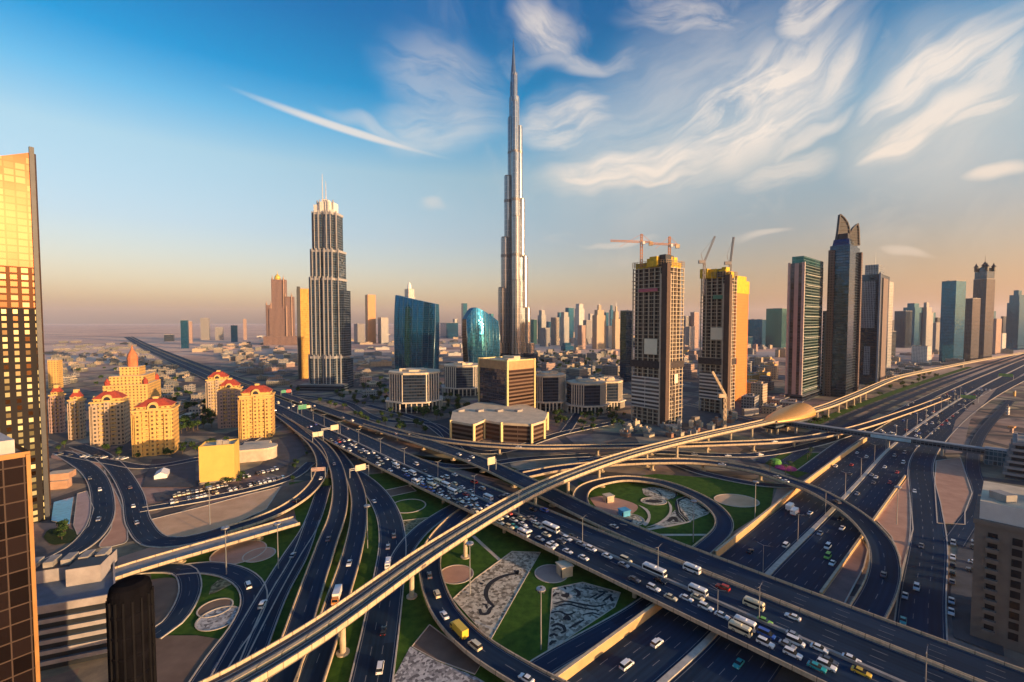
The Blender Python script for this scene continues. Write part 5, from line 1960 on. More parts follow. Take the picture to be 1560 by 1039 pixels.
def horned_tower():
    C, dr, dl, lr, ll = quadfoot(1258, 1288, 1303, 606, A_)
    foot = foot_of(C, dr, dl, lr, ll)
    root = thing('horned_tower', 'tall dark tower ending in two curved horns, near the golden metro station', 'skyscraper', C)
    zs = ztop(C, 372)
    MB().prism(foot, 0, zs, 0, 1).build('body', [F_DARK, ROOFM], parent=root)
    br = facade('rust_balconies', (0.13, 0.085, 0.075), (0.05, 0.04, 0.05), 3.0, 3.7, 0.5, 0.55, gm=0.2, gr=0.2)
    for p, d in ((foot[1], -dr), (foot[3], -dl)):
        q = p + d * 2.5
        MB().box((q.x, q.y), 7, 7, 0, zs - 6, R(A_), 0, 1).build('corner_bay', [br, ROOFM], parent=root)
    f2 = scalef(foot, 0.86)
    MB().prism(f2, zs, zs + 9, 0, 1, foot1=scalef(foot, 0.78)).build('upper_storeys', [F_DARK, ROOFM], parent=root)
    c = centre(foot)
    D = c.y + 4
    hm_ = plain('horn_metal', (0.022, 0.028, 0.042), 0.6, 0.1)
    # the two horns: curved crescents of unequal height that meet in the middle, each a ribbed blade
    for outline in ([(1270, 327), (1276, 332), (1281, 339), (1284, 347), (1285, 356), (1285, 374), (1265, 374), (1268, 352)],
                    [(1297, 341), (1298.5, 350), (1300, 374), (1286, 374), (1286, 360), (1287.5, 352), (1291.5, 346)]):
        q = [Vector((kx(a) * D, c.y, ztop(c, b))) for a, b in outline]
        m = MB()
        off = Vector((0, 2.2, 0))
        m.poly([p - off for p in q[::-1]])
        m.poly([p + off for p in q])
        for a, b in zip(q, q[1:] + q[:1]):
            m.poly([a - off, b - off, b + off, a + off])
        m.build('horn', hm_, parent=root)
        m = MB()
        for a, b in zip(q, q[1:] + q[:1]):
            m.beam(a - off * 1.2, b - off * 1.2, 1.3)
        lo, hi = min(p.z for p in q), max(p.z for p in q)
        for i in range(1, 7):
            z = lo + (hi - lo) * i / 8
            xs = []
            for a, b in zip(q, q[1:] + q[:1]):
                if (a.z - z) * (b.z - z) < 0:
                    xs.append(a.x + (b.x - a.x) * (z - a.z) / (b.z - a.z))
            if len(xs) >= 2:
                m.beam((min(xs), c.y - 2.7, z), (max(xs), c.y - 2.7, z), 0.7)
        m.build('horn_ribs', plain('horn_rib_metal', (0.055, 0.055, 0.065), 0.6, 0.2), parent=root)
    MB().prism(scalef(f2, 0.55), zs + 9, zs + 18, 0, 0).build('plant_room', hm_, parent=root)


horned_tower()


def portal_tower():
    C, dr, dl, lr, ll = quadfoot(1303, 1336, 1350, 587, A_)
    foot = foot_of(C, dr, dl, lr, ll)
    root = thing('office_tower', 'dark glass tower with a lit vertical slot and a square block on its roof', 'office tower', C)
    z = ztop(C, 417)
    MB().prism(foot, 0, z, 0, 1).build('body', [F_DARK, ROOFM], parent=root)
    stn = plain('slate_frame', (0.20, 0.22, 0.26), 0.6)
    for t, w_ in ((0.02, 2.5), (0.98, 2.5)):
        q = C + dl * (ll * t) - dr * 0.4
        MB().box((q.x, q.y), 2.2, w_, 0, z + 2, R(A_)).build('frame_pier', stn, parent=root)
    q = C + dl * (ll * 0.5) - dr * 0.6
    MB().box((q.x, q.y), 1.6, ll * 0.62, ztop(C, 500), ztop(C, 427), R(A_)).build('window_bay', [facade('silver_bay', (0.25, 0.28, 0.32), (0.12, 0.16, 0.21), 2.2, 3.7, 0.7, 0.9, gm=0.6, gr=0.1)], parent=root)
    MB().box((q.x, q.y), 1.6, ll * 0.30, ztop(C, 572), ztop(C, 528), R(A_)).build('entrance_glass', [facade('silver_bay', (0.3, 0.3, 0.3), (0.1, 0.1, 0.1))], parent=root)
    q = C + dr * lr * 0.5 - dl * 0.5
    MB().box((q.x, q.y), lr * 0.5, 1.2, 4, z * 0.97, R(A_)).build('rust_fin', [plain('rust_stone', (0.16, 0.12, 0.11), 0.7)], parent=root)
    c = centre(foot)
    f2 = scalef(foot, 0.62)
    MB().prism(f2, z, ztop(C, 401), 0, 1).build('roof_block', [facade('silver_bay', (0.3, 0.3, 0.3), (0.1, 0.1, 0.1)), ROOFM], parent=root)
    m = MB(); m.cyl((c.x, c.y, z), (c.x, c.y, ztop(c, 385)), 0.7, 0.2, 8); m.build('mast', STEEL, parent=root)
    MB().lathe((c.x - 6, c.y - 8), [(3, z), (3, z + 4), (0, z + 8)], 10).build('roof_dome', WHITE, parent=root)


portal_tower()
tower('slim_tower', 'slim pale green tower behind the dark glass tower with the roof block', 1346, 1350, 1358, 560, 430, 16, F_PALE, 'tower', roof=1)
tower('office_tower', 'broad navy tower with a chamfered flat crown, alone left of the turreted tower', 1430, 1452, 1467, 553, 428, 16, F_BLUE, 'office tower', tiers=[(428, 0.86)] and None, roof=2, mast=None)
tower('office_tower', 'short dark tower squeezed between the navy tower and the turreted tower', 1464, 1478, 1490, 551, 455, 16, F_UMBR, 'office tower', roof=2)


def turreted_tower():
    root, f, z = tower('turreted_tower', 'tall dark tower with a crown of little turrets above the curving metro line', 1478, 1498, 1511, 548, 425, 16, F_UMBR, 'skyscraper', roof=0, tiers=[(425, 0.92)] and None)
    for s_, r0 in ((0.92, 413), (0.62, 407)):
        zz = ztop(f[0], r0)
        MB().prism(scalef(f, s_), z, zz, 0, 1).build('upper_storeys', [F_DARK, ROOFM], parent=root)
        z = zz
    for p in scalef(f, 0.8):
        MB().lathe((p.x, p.y), [(4, z - 10), (4, z + 2), (6, z + 2.3), (3, z + 6), (0, z + 14)], 10).build('turret', DARK, parent=root)
    c = centre(f)
    MB().lathe((c.x, c.y), [(6, z), (6, z + 7), (8, z + 7.4), (4, z + 12), (0.6, z + 18), (0.3, z + 34)], 10).build('turret', DARK, parent=root)


turreted_tower()
tower('office_tower', 'blue grey tower with a drum on top at the right edge of the skyline', 1531, 1550, 1562, 533, 461, 16, F_BLUE, 'office tower', tiers=[(461, 0.8), (449, 0.5)], roof=0)
tower('apartment_block', 'white mid rise block with green glazing in front of the far right towers', 1388, 1412, 1419, 553, 528, 16, F_WHITE, 'apartment block', roof=2)
tower('office_tower', 'black slab tower in the cluster left of the white mid rise block', 1361, 1378, 1388, 530, 474, 16, F_DARK, 'office tower', roof=1)
tower('office_tower', 'blue tower topped by a small penthouse behind the black slab tower', 1374, 1392, 1404, 528, 462, 16, F_BLUE, 'office tower', tiers=[(468, 0.6)], roof=1)
tower('office_tower', 'pointed pale glass tower at the right of the black slab cluster', 1398, 1410, 1420, 528, 476, 16, F_PALE, 'office tower', tiers=[(476, 0.75), (468, 0.5)], roof=0)
tower('office_block', 'wide low teal slab block left of the teal striped tower', 1166, 1190, 1200, 530, 470, 30, F_TEAL, 'office building', roof=2)
tower('office_block', 'dark blue slab block behind the orange tower slab', 1136, 1160, 1170, 528, 487, 30, F_BLUE, 'office building', roof=2)

# ============================================================== mid distance, left of the tallest tower
F_ORN = facade('brown_ornate_bays', (0.30, 0.19, 0.15), (0.06, 0.05, 0.07), 5.0, 3.6, 0.5, 0.9, gm=0.3, gr=0.2)


def ornate_tower():
    D = P(430, 525, 0).y
    c = Vector((kx(428) * (D + 4), D, 0))
    root = thing('ornate_tower', 'brown stepped tower with a golden dome, left of the gold slab', 'skyscraper', c)
    mp = (D + 4) / FPX
    spir = plain('ornate_spire', (0.34, 0.22, 0.16), 0.8)
    for nm, x0, x1, top, dep, dy in (('podium', 407, 455, 512, 60, 0), ('side_wing', 410, 418, 465, 30, -6), ('body', 414, 442, 470, 34, 0), ('side_wing', 437, 448, 452, 30, 4), ('upper_storeys', 417, 437, 426, 26, 2)):
        x = (kx(x0) + kx(x1)) / 2 * (D + 4)
        w_ = (x1 - x0) * mp
        zt = ztop(c, top)
        MB().box((x, D + dy), w_, dep, 0, zt, R(12), 0, 1).build(nm, [F_ORN, ROOFM], parent=root)
        if nm != 'podium':
            for sx in (-1, 1):
                q = (x + sx * w_ * 0.42, D + dy - dep * 0.42)
                MB().lathe(q, [(3.2, 0), (3.2, zt + 3), (4.2, zt + 4), (1.5, zt + 10), (0.3, zt + 20)], 8).build('corner_turret', spir, parent=root)
    x = kx(425) * (D + 4)
    z = ztop(c, 427)
    MB().lathe((x, D), [(12, z), (12, z + 5), (13.5, z + 9), (11, z + 18), (5, z + 25), (1.0, z + 29), (0.4, z + 44)], 14).build('dome', plain('golden_dome', (0.74, 0.50, 0.10), 0.45, 0.3), parent=root)


ornate_tower()


def gold_slab():
    root, f, z = tower('gold_tower', 'slender sunlit gold slab tower directly left of the stepped hotel tower', 454, 458, 479, 577, 440, 30, F_GOLD, 'tower', roof=1, cap=99)
    p = f[3]
    MB().box((f[0].x - 1, f[0].y), 5, 8, 0, z + 4, R(30)).build('dark_edge', DARK, parent=root)


gold_slab()
tower('apartment_tower', 'slim orange tower with a pierced square top, between hotel tower and broad blue block', 557, 561, 573, 523, 449, 30, facade('orange_stone_windows', (0.55, 0.30, 0.14), (0.30, 0.15, 0.08), 4, 3.6, 0.5, 0.6, gm=0.2, gr=0.2), 'tower', roof=1)
tower('apartment_tower', 'pale grey twin tower right of the slim orange tower', 576, 581, 592, 524, 484, 30, F_PALE, 'tower', roof=1)
tower('apartment_tower', 'small low grey tower pair left of the slim orange tower', 537, 545, 556, 524, 494, 30, F_GREY, 'tower', roof=1)
def pale_spire():
    root, f, z = tower('white_tower', 'white tower tapering to a rounded tip, rising behind the broad blue block', 616, 623, 633, 530, 440, 30, F_WHITE, 'tower', roof=0, tiers=[(452, 0.85)])
    c = centre(f)
    MB().lathe((c.x, c.y), [(9, z), (8, z + 14), (5, z + 24), (1, z + 30), (0, z + 31)], 14).build('rounded_tip', WHITE, parent=root)
pale_spire()
tower('office_block', 'low blue block on the far plain between the two blue curved blocks', 664, 680, 698, 515, 492, 20, F_BLUE, 'office building', roof=1)
tower('slim_tower', 'needle thin blue tower far off between the two blue curved blocks', 703, 706, 712, 512, 462, 20, F_BLUE, 'tower', roof=0, mast=452)
# far left business park
tower('office_tower', 'dark blue box tower, nearest of the far left office park by the highway', 262, 276, 287, 531, 488, 25, F_BLUE, 'office tower', roof=1)
tower('office_tower', 'pale rose tower just behind the dark blue box tower of the office park', 283, 287, 293, 523, 490, 25, F_PINK, 'tower', roof=1)
tower('office_tower', 'navy and rose two toned tower in the middle of the far left office park', 293, 306, 319, 518, 485, 25, F_GREY, 'office tower', roof=1)
tower('office_block', 'long low navy block left of the far left office park', 224, 250, 264, 520, 510, 25, F_NAVY, 'office building', roof=1)
tower('office_block', 'square blue box block at the right of the far left office park', 338, 352, 362, 521, 496, 25, F_BLUE, 'office building', roof=1)
tower('office_block', 'low grey block between the two toned tower and the blue box block', 318, 328, 340, 518, 499, 25, F_GREY, 'office building', roof=1)
tower('slim_tower', 'lone slim pale tower standing right of the office park', 368, 371, 376, 518, 486, 25, F_PINK, 'tower', roof=0)
# ============================================================== skyline right of the tallest tower
SKY = [  # label, xl, xc, xr, base row, top row, facade, tiers, mast
    ('thin blue grey tower just right of the teal tower at the tallest tower', 815, 818, 821, 516, 494, F_GREY, None, None),
    ('slim navy tower between the striped twin and the pale ribbed tower', 849, 852, 856, 514, 476, F_BLUE, None, None),
    ('thin grey tower between the deep blue and the white topped tower', 870, 872, 876, 514, 480, F_GREY, [(480, 0.6)], None),
    ('thin pale tower left of the spiked sand gold tower', 896, 899, 903, 514, 478, F_PALE, None, None),
    ('slim navy tower directly right of the spiked sand gold tower', 920, 923, 927, 515, 476, F_BLUE, None, None),
    ('short grey tower between the slim sand tower and the dark slab', 941, 944, 949, 514, 484, F_GREY, None, None),
    ('thin blue tower half hidden behind the slim sand tower', 928, 930, 934, 512, 472, F_BLUE, [(472, 0.6)], None),
    ('low blue tower low behind the pale ribbed tower', 832, 836, 841, 514, 490, F_BLUE, None, None),
    ('thin navy tower at the left edge of the right cluster', 1362, 1365, 1369, 518, 480, F_DARK, None, None),
    ('slim blue tower right behind the pointed pale glass tower', 1416, 1419, 1424, 518, 476, F_BLUE, None, None),
    ('thin dark tower between the blue grey stub and the navy tower', 1424, 1427, 1432, 518, 484, F_DARK, None, None),
    ('slim navy tower behind the gap left of the turreted tower', 1466, 1470, 1476, 520, 470, F_DARK, None, None),
    ('thin blue tower right behind the turreted tower', 1508, 1511, 1516, 520, 474, F_BLUE, None, None),
    ('short navy tower left of the drum topped tower', 1523, 1527, 1533, 520, 482, F_DARK, None, None),
    ('thin grey tower right of the slim pale green tower', 1356, 1358, 1362, 518, 488, F_GREY, None, None),
    ('thin navy tower between tallest tower and the smaller blue block', 745, 748, 752, 513, 478, F_BLUE, None, None),
    ('pale far tower left of the needle thin blue tower', 690, 693, 698, 512, 486, F_PALE, None, None),
    ('teal tower tucked against the right foot of the tallest tower', 808, 813, 818, 524, 487, F_TEAL, None, None),
    ('cream tower with a pointed pale top, second right of the tallest tower', 819, 825, 832, 524, 480, F_PALE, [(480, 0.7)], 464),
    ('short blue grey block below the cream pointed tower', 822, 830, 838, 528, 500, F_GREY, None, None),
    ('dark and pale striped twin tower right of the cream pointed tower', 839, 845, 852, 526, 484, F_RIBS, None, None),
    ('pale ribbed tower right of the striped twin', 853, 859, 867, 527, 483, F_PALE, [(483, 0.8)], None),
    ('deep blue tower standing tall behind the pale ribbed one', 861, 866, 874, 520, 469, F_BLUE, None, None),
    ('white topped blue tower, brightest of the far cluster', 875, 882, 890, 521, 470, F_WHITE, [(470, 0.75)], None),
    ('stubby orange tower in front of the white topped one', 880, 886, 892, 532, 496, F_PINK, None, None),
    ('grey blue tower behind the stubby orange one', 888, 893, 901, 524, 488, F_GREY, None, None),
    ('sand gold tower with a spiked crown, tallest of the middle cluster', 902, 909, 923, 532, 480, F_SAND, [(480, 0.7), (472, 0.4)], 458),
    ('slim sand tower with a dark spike, left of the dark slab', 932, 937, 944, 532, 486, F_SAND, [(486, 0.7), (474, 0.4)], 459),
    ('low pale tower between the two sand towers', 922, 927, 933, 530, 497, F_PALE, None, None),
    ('dark blue slab right behind the taller scaffolded tower', 944, 953, 962, 582, 474, F_DARK, None, None),
    ('blue grey tower seen through the gap of the scaffolded towers', 1038, 1044, 1051, 530, 482, F_GREY, None, None),
    ('dim rose tower in the gap, left of the second scaffolded tower', 1051, 1057, 1064, 530, 476, F_PINK, None, None),
    ('small grey tower low in the gap between the scaffolded towers', 1044, 1050, 1058, 534, 498, F_GREY, None, None),
    ('thin dark tower beside the horned tower', 1300, 1302, 1307, 560, 470, F_DARK, None, None),
    ('low dark tower at the foot of the dark glass tower', 1352, 1358, 1364, 545, 505, F_NAVY, None, None),
    ('blue grey tower between the black cluster and the navy tower', 1420, 1425, 1431, 535, 492, F_GREY, None, None),
    ('brown stub tower right of the turreted tower', 1510, 1516, 1524, 540, 486, F_PINK, None, None),
    ('pale low tower left of the drum topped tower', 1521, 1526, 1532, 534, 508, F_WHITE, None, None),
    ('pale far tower between tallest tower and curved arch block', 752, 755, 759, 515, 488, F_PALE, None, None),
]
for (lab, xl, xc, xr, yb, yt, mt, ti, ma) in SKY:
    tower('skyline_tower', lab, xl, xc, xr, yb, yt, 14 if xl > 1290 else 35, mt, 'tower', 'towers of the far skyline', tiers=ti, mast=ma, roof=1)

# ============================================================== low buildings filling the districts
F_DIM = facade('dim_render_windows', (0.27, 0.23, 0.19), (0.07, 0.07, 0.08), 3.2, 3.4, 0.45, 0.48, gm=0.1, gr=0.25)
F_DIM2 = facade('olive_render_windows', (0.20, 0.19, 0.16), (0.06, 0.07, 0.08), 3.2, 3.4, 0.45, 0.48, gm=0.1, gr=0.25)
LOWM = [F_SAND, F_GREY, F_PINK, F_DIM, F_DIM, F_DIM2]


def blocked(p, r):
    for k, rd in ROADS.items():
        hw = rd['w'] / 2 + r
        for q in rd['path']:
            if abs(q.x - p.x) < hw + 12 and abs(q.y - p.y) < hw + 12 and (q.x - p.x) ** 2 + (q.y - p.y) ** 2 < hw * hw:
                return True
    return False


TAKEN = []


def taken(p, r):
    for o in list(TAKEN):
        if (o[0] - p.x) ** 2 + (o[1] - p.y) ** 2 < (o[2] + r) ** 2:
            return True
    return False


for o in list(col.objects):
    if o.type == 'EMPTY' and o.get('category'):
        b = [c for c in o.children if c.name.startswith(('body', 'ground_floor', 'inner_walls', 'wing_tier', 'glass_front', 'podium'))]
        for c in b:
            xs = [v.co.x for v in c.data.vertices]
            ys = [v.co.y for v in c.data.vertices]
            cx, cy_ = (min(xs) + max(xs)) / 2 + o.location.x, (min(ys) + max(ys)) / 2 + o.location.y
            TAKEN.append((cx, cy_, 0.5 * max(max(xs) - min(xs), max(ys) - min(ys)) * 0.95))


def inside(px, py, poly):
    c = False
    n = len(poly)
    for i in range(n):
        (x1, y1), (x2, y2) = poly[i], poly[(i + 1) % n]
        if (y1 > py) != (y2 > py) and px < (x2 - x1) * (py - y1) / (y2 - y1) + x1:
            c = not c
    return c


def district(label, name, group, cat, poly, n, size, height, yaw, seed, mats=None, floors=True):
    rng = random.Random(seed)
    xs, ys = [p[0] for p in poly], [p[1] for p in poly]
    made = tries = 0
    while made < n and tries < n * 25:
        tries += 1
        px, py = rng.uniform(min(xs), max(xs)), rng.uniform(min(ys), max(ys))
        if not inside(px, py, poly):
            continue
        c = P(px, py, 0)
        lx, ly = rng.uniform(*size), rng.uniform(*size)
        r = max(lx, ly) * 0.62
        if taken(c, r) or blocked(c, r):
            continue
        TAKEN.append((c.x, c.y, r))
        made += 1
        h = rng.uniform(*height)
        a = R(yaw + rng.choice((0, 0, 0, 90, 8)))
        m = MB()
        mt = rng.choice(mats or LOWM)
        kind = rng.random()
        ca, sa = math.cos(a), math.sin(a)
        if kind < 0.4:
            m.box(c, lx, ly, 0, h, a, 0, 1)
            m.box((c.x + lx * .15 * ca, c.y + lx * .15 * sa), lx * .3, ly * .4, h, h + 2.6, a, 0, 1)
        elif kind < 0.75:   # L plan
            m.box(c, lx, ly * 0.5, 0, h, a, 0, 1)
            q = (c.x - sa * ly * 0.48 + ca * lx * .3, c.y + ca * ly * 0.48 + sa * lx * .3)
            m.box(q, lx * 0.4, ly * 0.5, 0, h * 0.85, a, 0, 1)
            m.box((c.x - ca * lx * .2, c.y - sa * lx * .2), lx * .2, ly * .25, h, h + 2.2, a, 0, 1)
        else:
            m.box(c, lx, ly, 0, h * 0.6, a, 0, 1)
            m.box((c.x + ca * lx * .12, c.y + sa * lx * .12), lx * .6, ly * .7, h * 0.6, h, a, 0, 1)
        # parapet rim
        q4 = [(-lx / 2, -ly / 2), (lx / 2, -ly / 2), (lx / 2, ly / 2), (-lx / 2, ly / 2)] if kind < 0.4 else None
        if q4:
            f = [Vector((c.x + x * ca - y * sa, c.y + x * sa + y * ca, 0)) for x, y in q4]
            m.prism(inset(f, -0.2), h - 0.5, h + 0.7, 1, 1, top=False, bottom=True)
        ob = m.build(name, [mt, [ROOFM, ROOF_G, ROOFM, ROOF_G, CREAM][rng.randrange(5)]], origin=c)
        tag(ob, label, cat, group)


district('small flat roofed villa in the dim villa quarter left of the big highway', 'villa', 'villas left of the highway', 'house',
         [(72, 545), (150, 535), (250, 545), (318, 600), (300, 640), (262, 640), (250, 600), (160, 560), (92, 590)], 110, (9, 17), (5, 10), 15, 11, [F_DIM, F_DIM2, F_GREY, F_DIM2, F_SAND])
district('low house far off beside the desert edge at the left', 'villa', 'far houses at the desert edge', 'house',
         [(70, 520), (200, 522), (260, 545), (150, 536), (72, 546)], 30, (16, 34), (5, 9), 15, 12, [F_DIM, F_DIM2, F_GREY])
district('low commercial hall between the big highway and the gold slab tower', 'hall', 'commercial halls by the highway', 'building',
         [(285, 528), (400, 522), (452, 540), (455, 585), (420, 588), (330, 548)], 64, (16, 42), (6, 14), 25, 13)
district('flat warehouse on the pale plain behind the stepped hotel tower', 'warehouse', 'warehouses on the plain', 'building',
         [(380, 512), (700, 508), (716, 540), (660, 552), (540, 560), (536, 525), (410, 520)], 60, (20, 60), (6, 13), 18, 14, [F_WHITE, F_SAND, F_GREY])
district('low block among the trees behind the octagonal offices', 'low_block', 'low blocks behind the offices', 'building',
         [(806, 540), (940, 535), (955, 590), (868, 580), (812, 565)], 40, (14, 36), (7, 18), 42, 15)
district('mid rise block in the crowded quarter behind the scaffolded towers', 'mid_rise', 'mid rise blocks behind the scaffolded towers', 'apartment block',
         [(1036, 530), (1064, 535), (1195, 530), (1196, 600), (1140, 625), (1138, 590), (1060, 560), (1040, 600)], 60, (14, 30), (10, 28), 42, 16, [F_SAND, F_PINK, F_GREY, F_YEL])
district('low roadside building between the far right towers', 'low_block', 'low buildings under the right hand towers', 'building',
         [(1352, 545), (1430, 530), (1560, 522), (1560, 536), (1480, 552), (1400, 572), (1352, 590)], 44, (14, 34), (6, 16), 42, 17)
district('distant low building on the hazy horizon behind the skyline', 'low_block', 'distant buildings on the horizon', 'building',
         [(800, 505), (1190, 500), (1195, 528), (1040, 532), (805, 535)], 40, (24, 60), (10, 45), 30, 18, [F_GREY, F_PALE, F_SAND, F_BLUE])
district('distant low building on the horizon at the far right', 'low_block', 'distant buildings at the far right', 'building',
         [(1300, 503), (1560, 503), (1560, 520), (1360, 525)], 22, (26, 60), (10, 60), 30, 19, [F_GREY, F_PALE, F_BLUE])
district('low shop or depot among the streets left of the octagonal offices', 'depot', 'depots left of the offices', 'building',
         [(540, 560), (600, 548), (716, 548), (716, 560), (590, 600), (560, 606)], 26, (12, 26), (4, 10), 30, 21)
district('low hall beside the service streets below the teal striped tower', 'hall', 'halls below the right hand towers', 'building',
         [(1140, 600), (1196, 600), (1210, 625), (1160, 632), (1140, 622)], 9, (14, 26), (5, 12), 42, 22)
district('small shed among the building site clutter by the scaffolded towers', 'site_shed', 'sheds on the building site', 'shed',
         [(945, 640), (1040, 655), (1110, 640), (1130, 650), (1020, 668), (935, 668)], 18, (4, 9), (2.5, 5), 42, 20, [plain('shed_cream', (0.5, 0.4, 0.28)), plain('shed_rust', (0.32, 0.16, 0.10)), CONC_G])


# ============================================================== right edge
def right_block():
    C, dr, dl, lr, ll = quadfoot(1488, 1492, 1570, 1010, 6)
    C = Vector((kx(1488) * 150, 148.0, 0))
    D = 148.0
    zt = ztop(C, 792)
    w_, dep = 30.0, 30.0
    ee, ss = Vector((.70, -.714, 0)), Vector((.74, .672, 0))
    w_ = 46.0
    foot = [C, C + ee * w_, C + ee * w_ + ss * dep, C + ss * dep]
    root = thing('apartment_block', 'grey brown apartment block with stacks of small balconies in the bottom right corner', 'apartment block', C)
    wm = plain('grey_brown_render', (0.17, 0.14, 0.12), 0.88, var=0.15)
    MB().prism(foot, 0, zt, 0, 1).build('body', [wm, ROOFM], parent=root)
    wht = plain('white_roof_wall', (0.60, 0.57, 0.54), 0.8, var=0.08)
    MB().prism(inset(foot, 1.0), zt, zt + 6.5, 0, 1).build('roof_storey', [wht, CREAM], parent=root)
    for i in range(4):
        q = C + ee * (6 + i * 9) + ss * (7 + (i % 2) * 9)
        MB().box((q.x, q.y), 4.0, 5.0, zt + 6.5, zt + 9 + (i % 2) * 2, 0.1).build('plant_room', [CONC_G, wht][i % 2], parent=root)
    MB().prism(inset(foot, -0.4), zt - 0.9, zt + 0.6, 0, 0, bottom=True).build('cornice', wm, parent=root)
    e = (foot[1] - foot[0]).normalized()
    n = Vector((e.y, -e.x, 0))
    yaw = math.atan2(e.y, e.x)
    gls = plain('dim_window_glass', (0.02, 0.022, 0.03), 0.15, 0.3)
    nf = int(zt / 3.4)
    for k in range(1, nf):
        for j in range(8):
            q = C + e * (4.2 + j * 5.4) + n * 0.12
            z = k * 3.4
            if j % 2 == 0:
                q2 = C + e * (4.2 + j * 5.4) + n * 0.75
                b = MB().box((q2.x, q2.y), 3.0, 1.5, z - 0.2, z + 0.95, yaw, bottom=True).build('balcony', wm, parent=root)
            MB().box((q.x, q.y), 2.2, 0.2, z + 0.1, z + 2.4, yaw).build('window', gls, parent=root)
    s_ = (foot[3] - foot[0]).normalized()
    n2 = Vector((-s_.y, s_.x, 0))
    for k in range(1, 1):
        for j in range(4):
            q = C + s_ * (4 + j * 6.5) + n2 * 0.1
            MB().box((q.x, q.y), 2.2, 0.2, k * 3.4 + 0.4, k * 3.4 + 2.4, math.atan2(s_.y, s_.x)).build('window', gls, parent=root)


right_block()


def right_terraces():
    C = P(1527, 728, 0)
    root = thing('terraced_office', 'terraced grey office block with ribbon decks at the right edge beyond the footbridge', 'office building', C)
    wht = plain('pale_band', (0.22, 0.22, 0.24), 0.85)
    for k in range(6):
        z = k * 4.0
        ins = k * 0.8
        e_, s_ = Vector((.70, -.714, 0)), Vector((.74, .672, 0))
        f = [C + e_ * ins + s_ * ins, C + e_ * 60 + s_ * ins, C + e_ * 60 + s_ * 46, C + e_ * ins + s_ * 46]
        MB().prism(inset(f, 1.2), z, z + 2.6, 0, 0, top=False).build('storey', F_NAVY, parent=root)
        MB().prism(f, z + 2.5, z + 4.0, 0, 1, bottom=True).build('deck', [wht, ROOFM], parent=root)
    roof_kit(root, [C + e_ * 6 + s_ * 6, C + e_ * 58 + s_ * 6, C + e_ * 58 + s_ * 42, C + e_ * 6 + s_ * 42], 24.0, RG, 4, 1.0, wht, CREAM)
    c = P(1540, 640, 0)
    r2, f2, z2 = tower('hall', 'low hall with an orange sunlit roof at the right edge, above the terraced block', 1538, 1542, 1600, 660, 652, 30, F_PINK, 'building', roof=0, parap=0)
    MB().prism(inset(f2, -1.2), z2, z2 + 1.4, 0, 0, bottom=True).build('roof', plain('orange_roof', (0.52, 0.25, 0.10), 0.8), parent=r2)
    tower('hall', 'pale stepped villa at the right edge above the orange roofed hall', 1532, 1536, 1580, 632, 622, 30, F_WHITE, 'building', roof=2)
    tower('hall', 'small cream roofed villa at the right edge, farthest along the side street', 1543, 1546, 1580, 604, 597, 30, F_YEL, 'building', roof=1)


right_terraces()


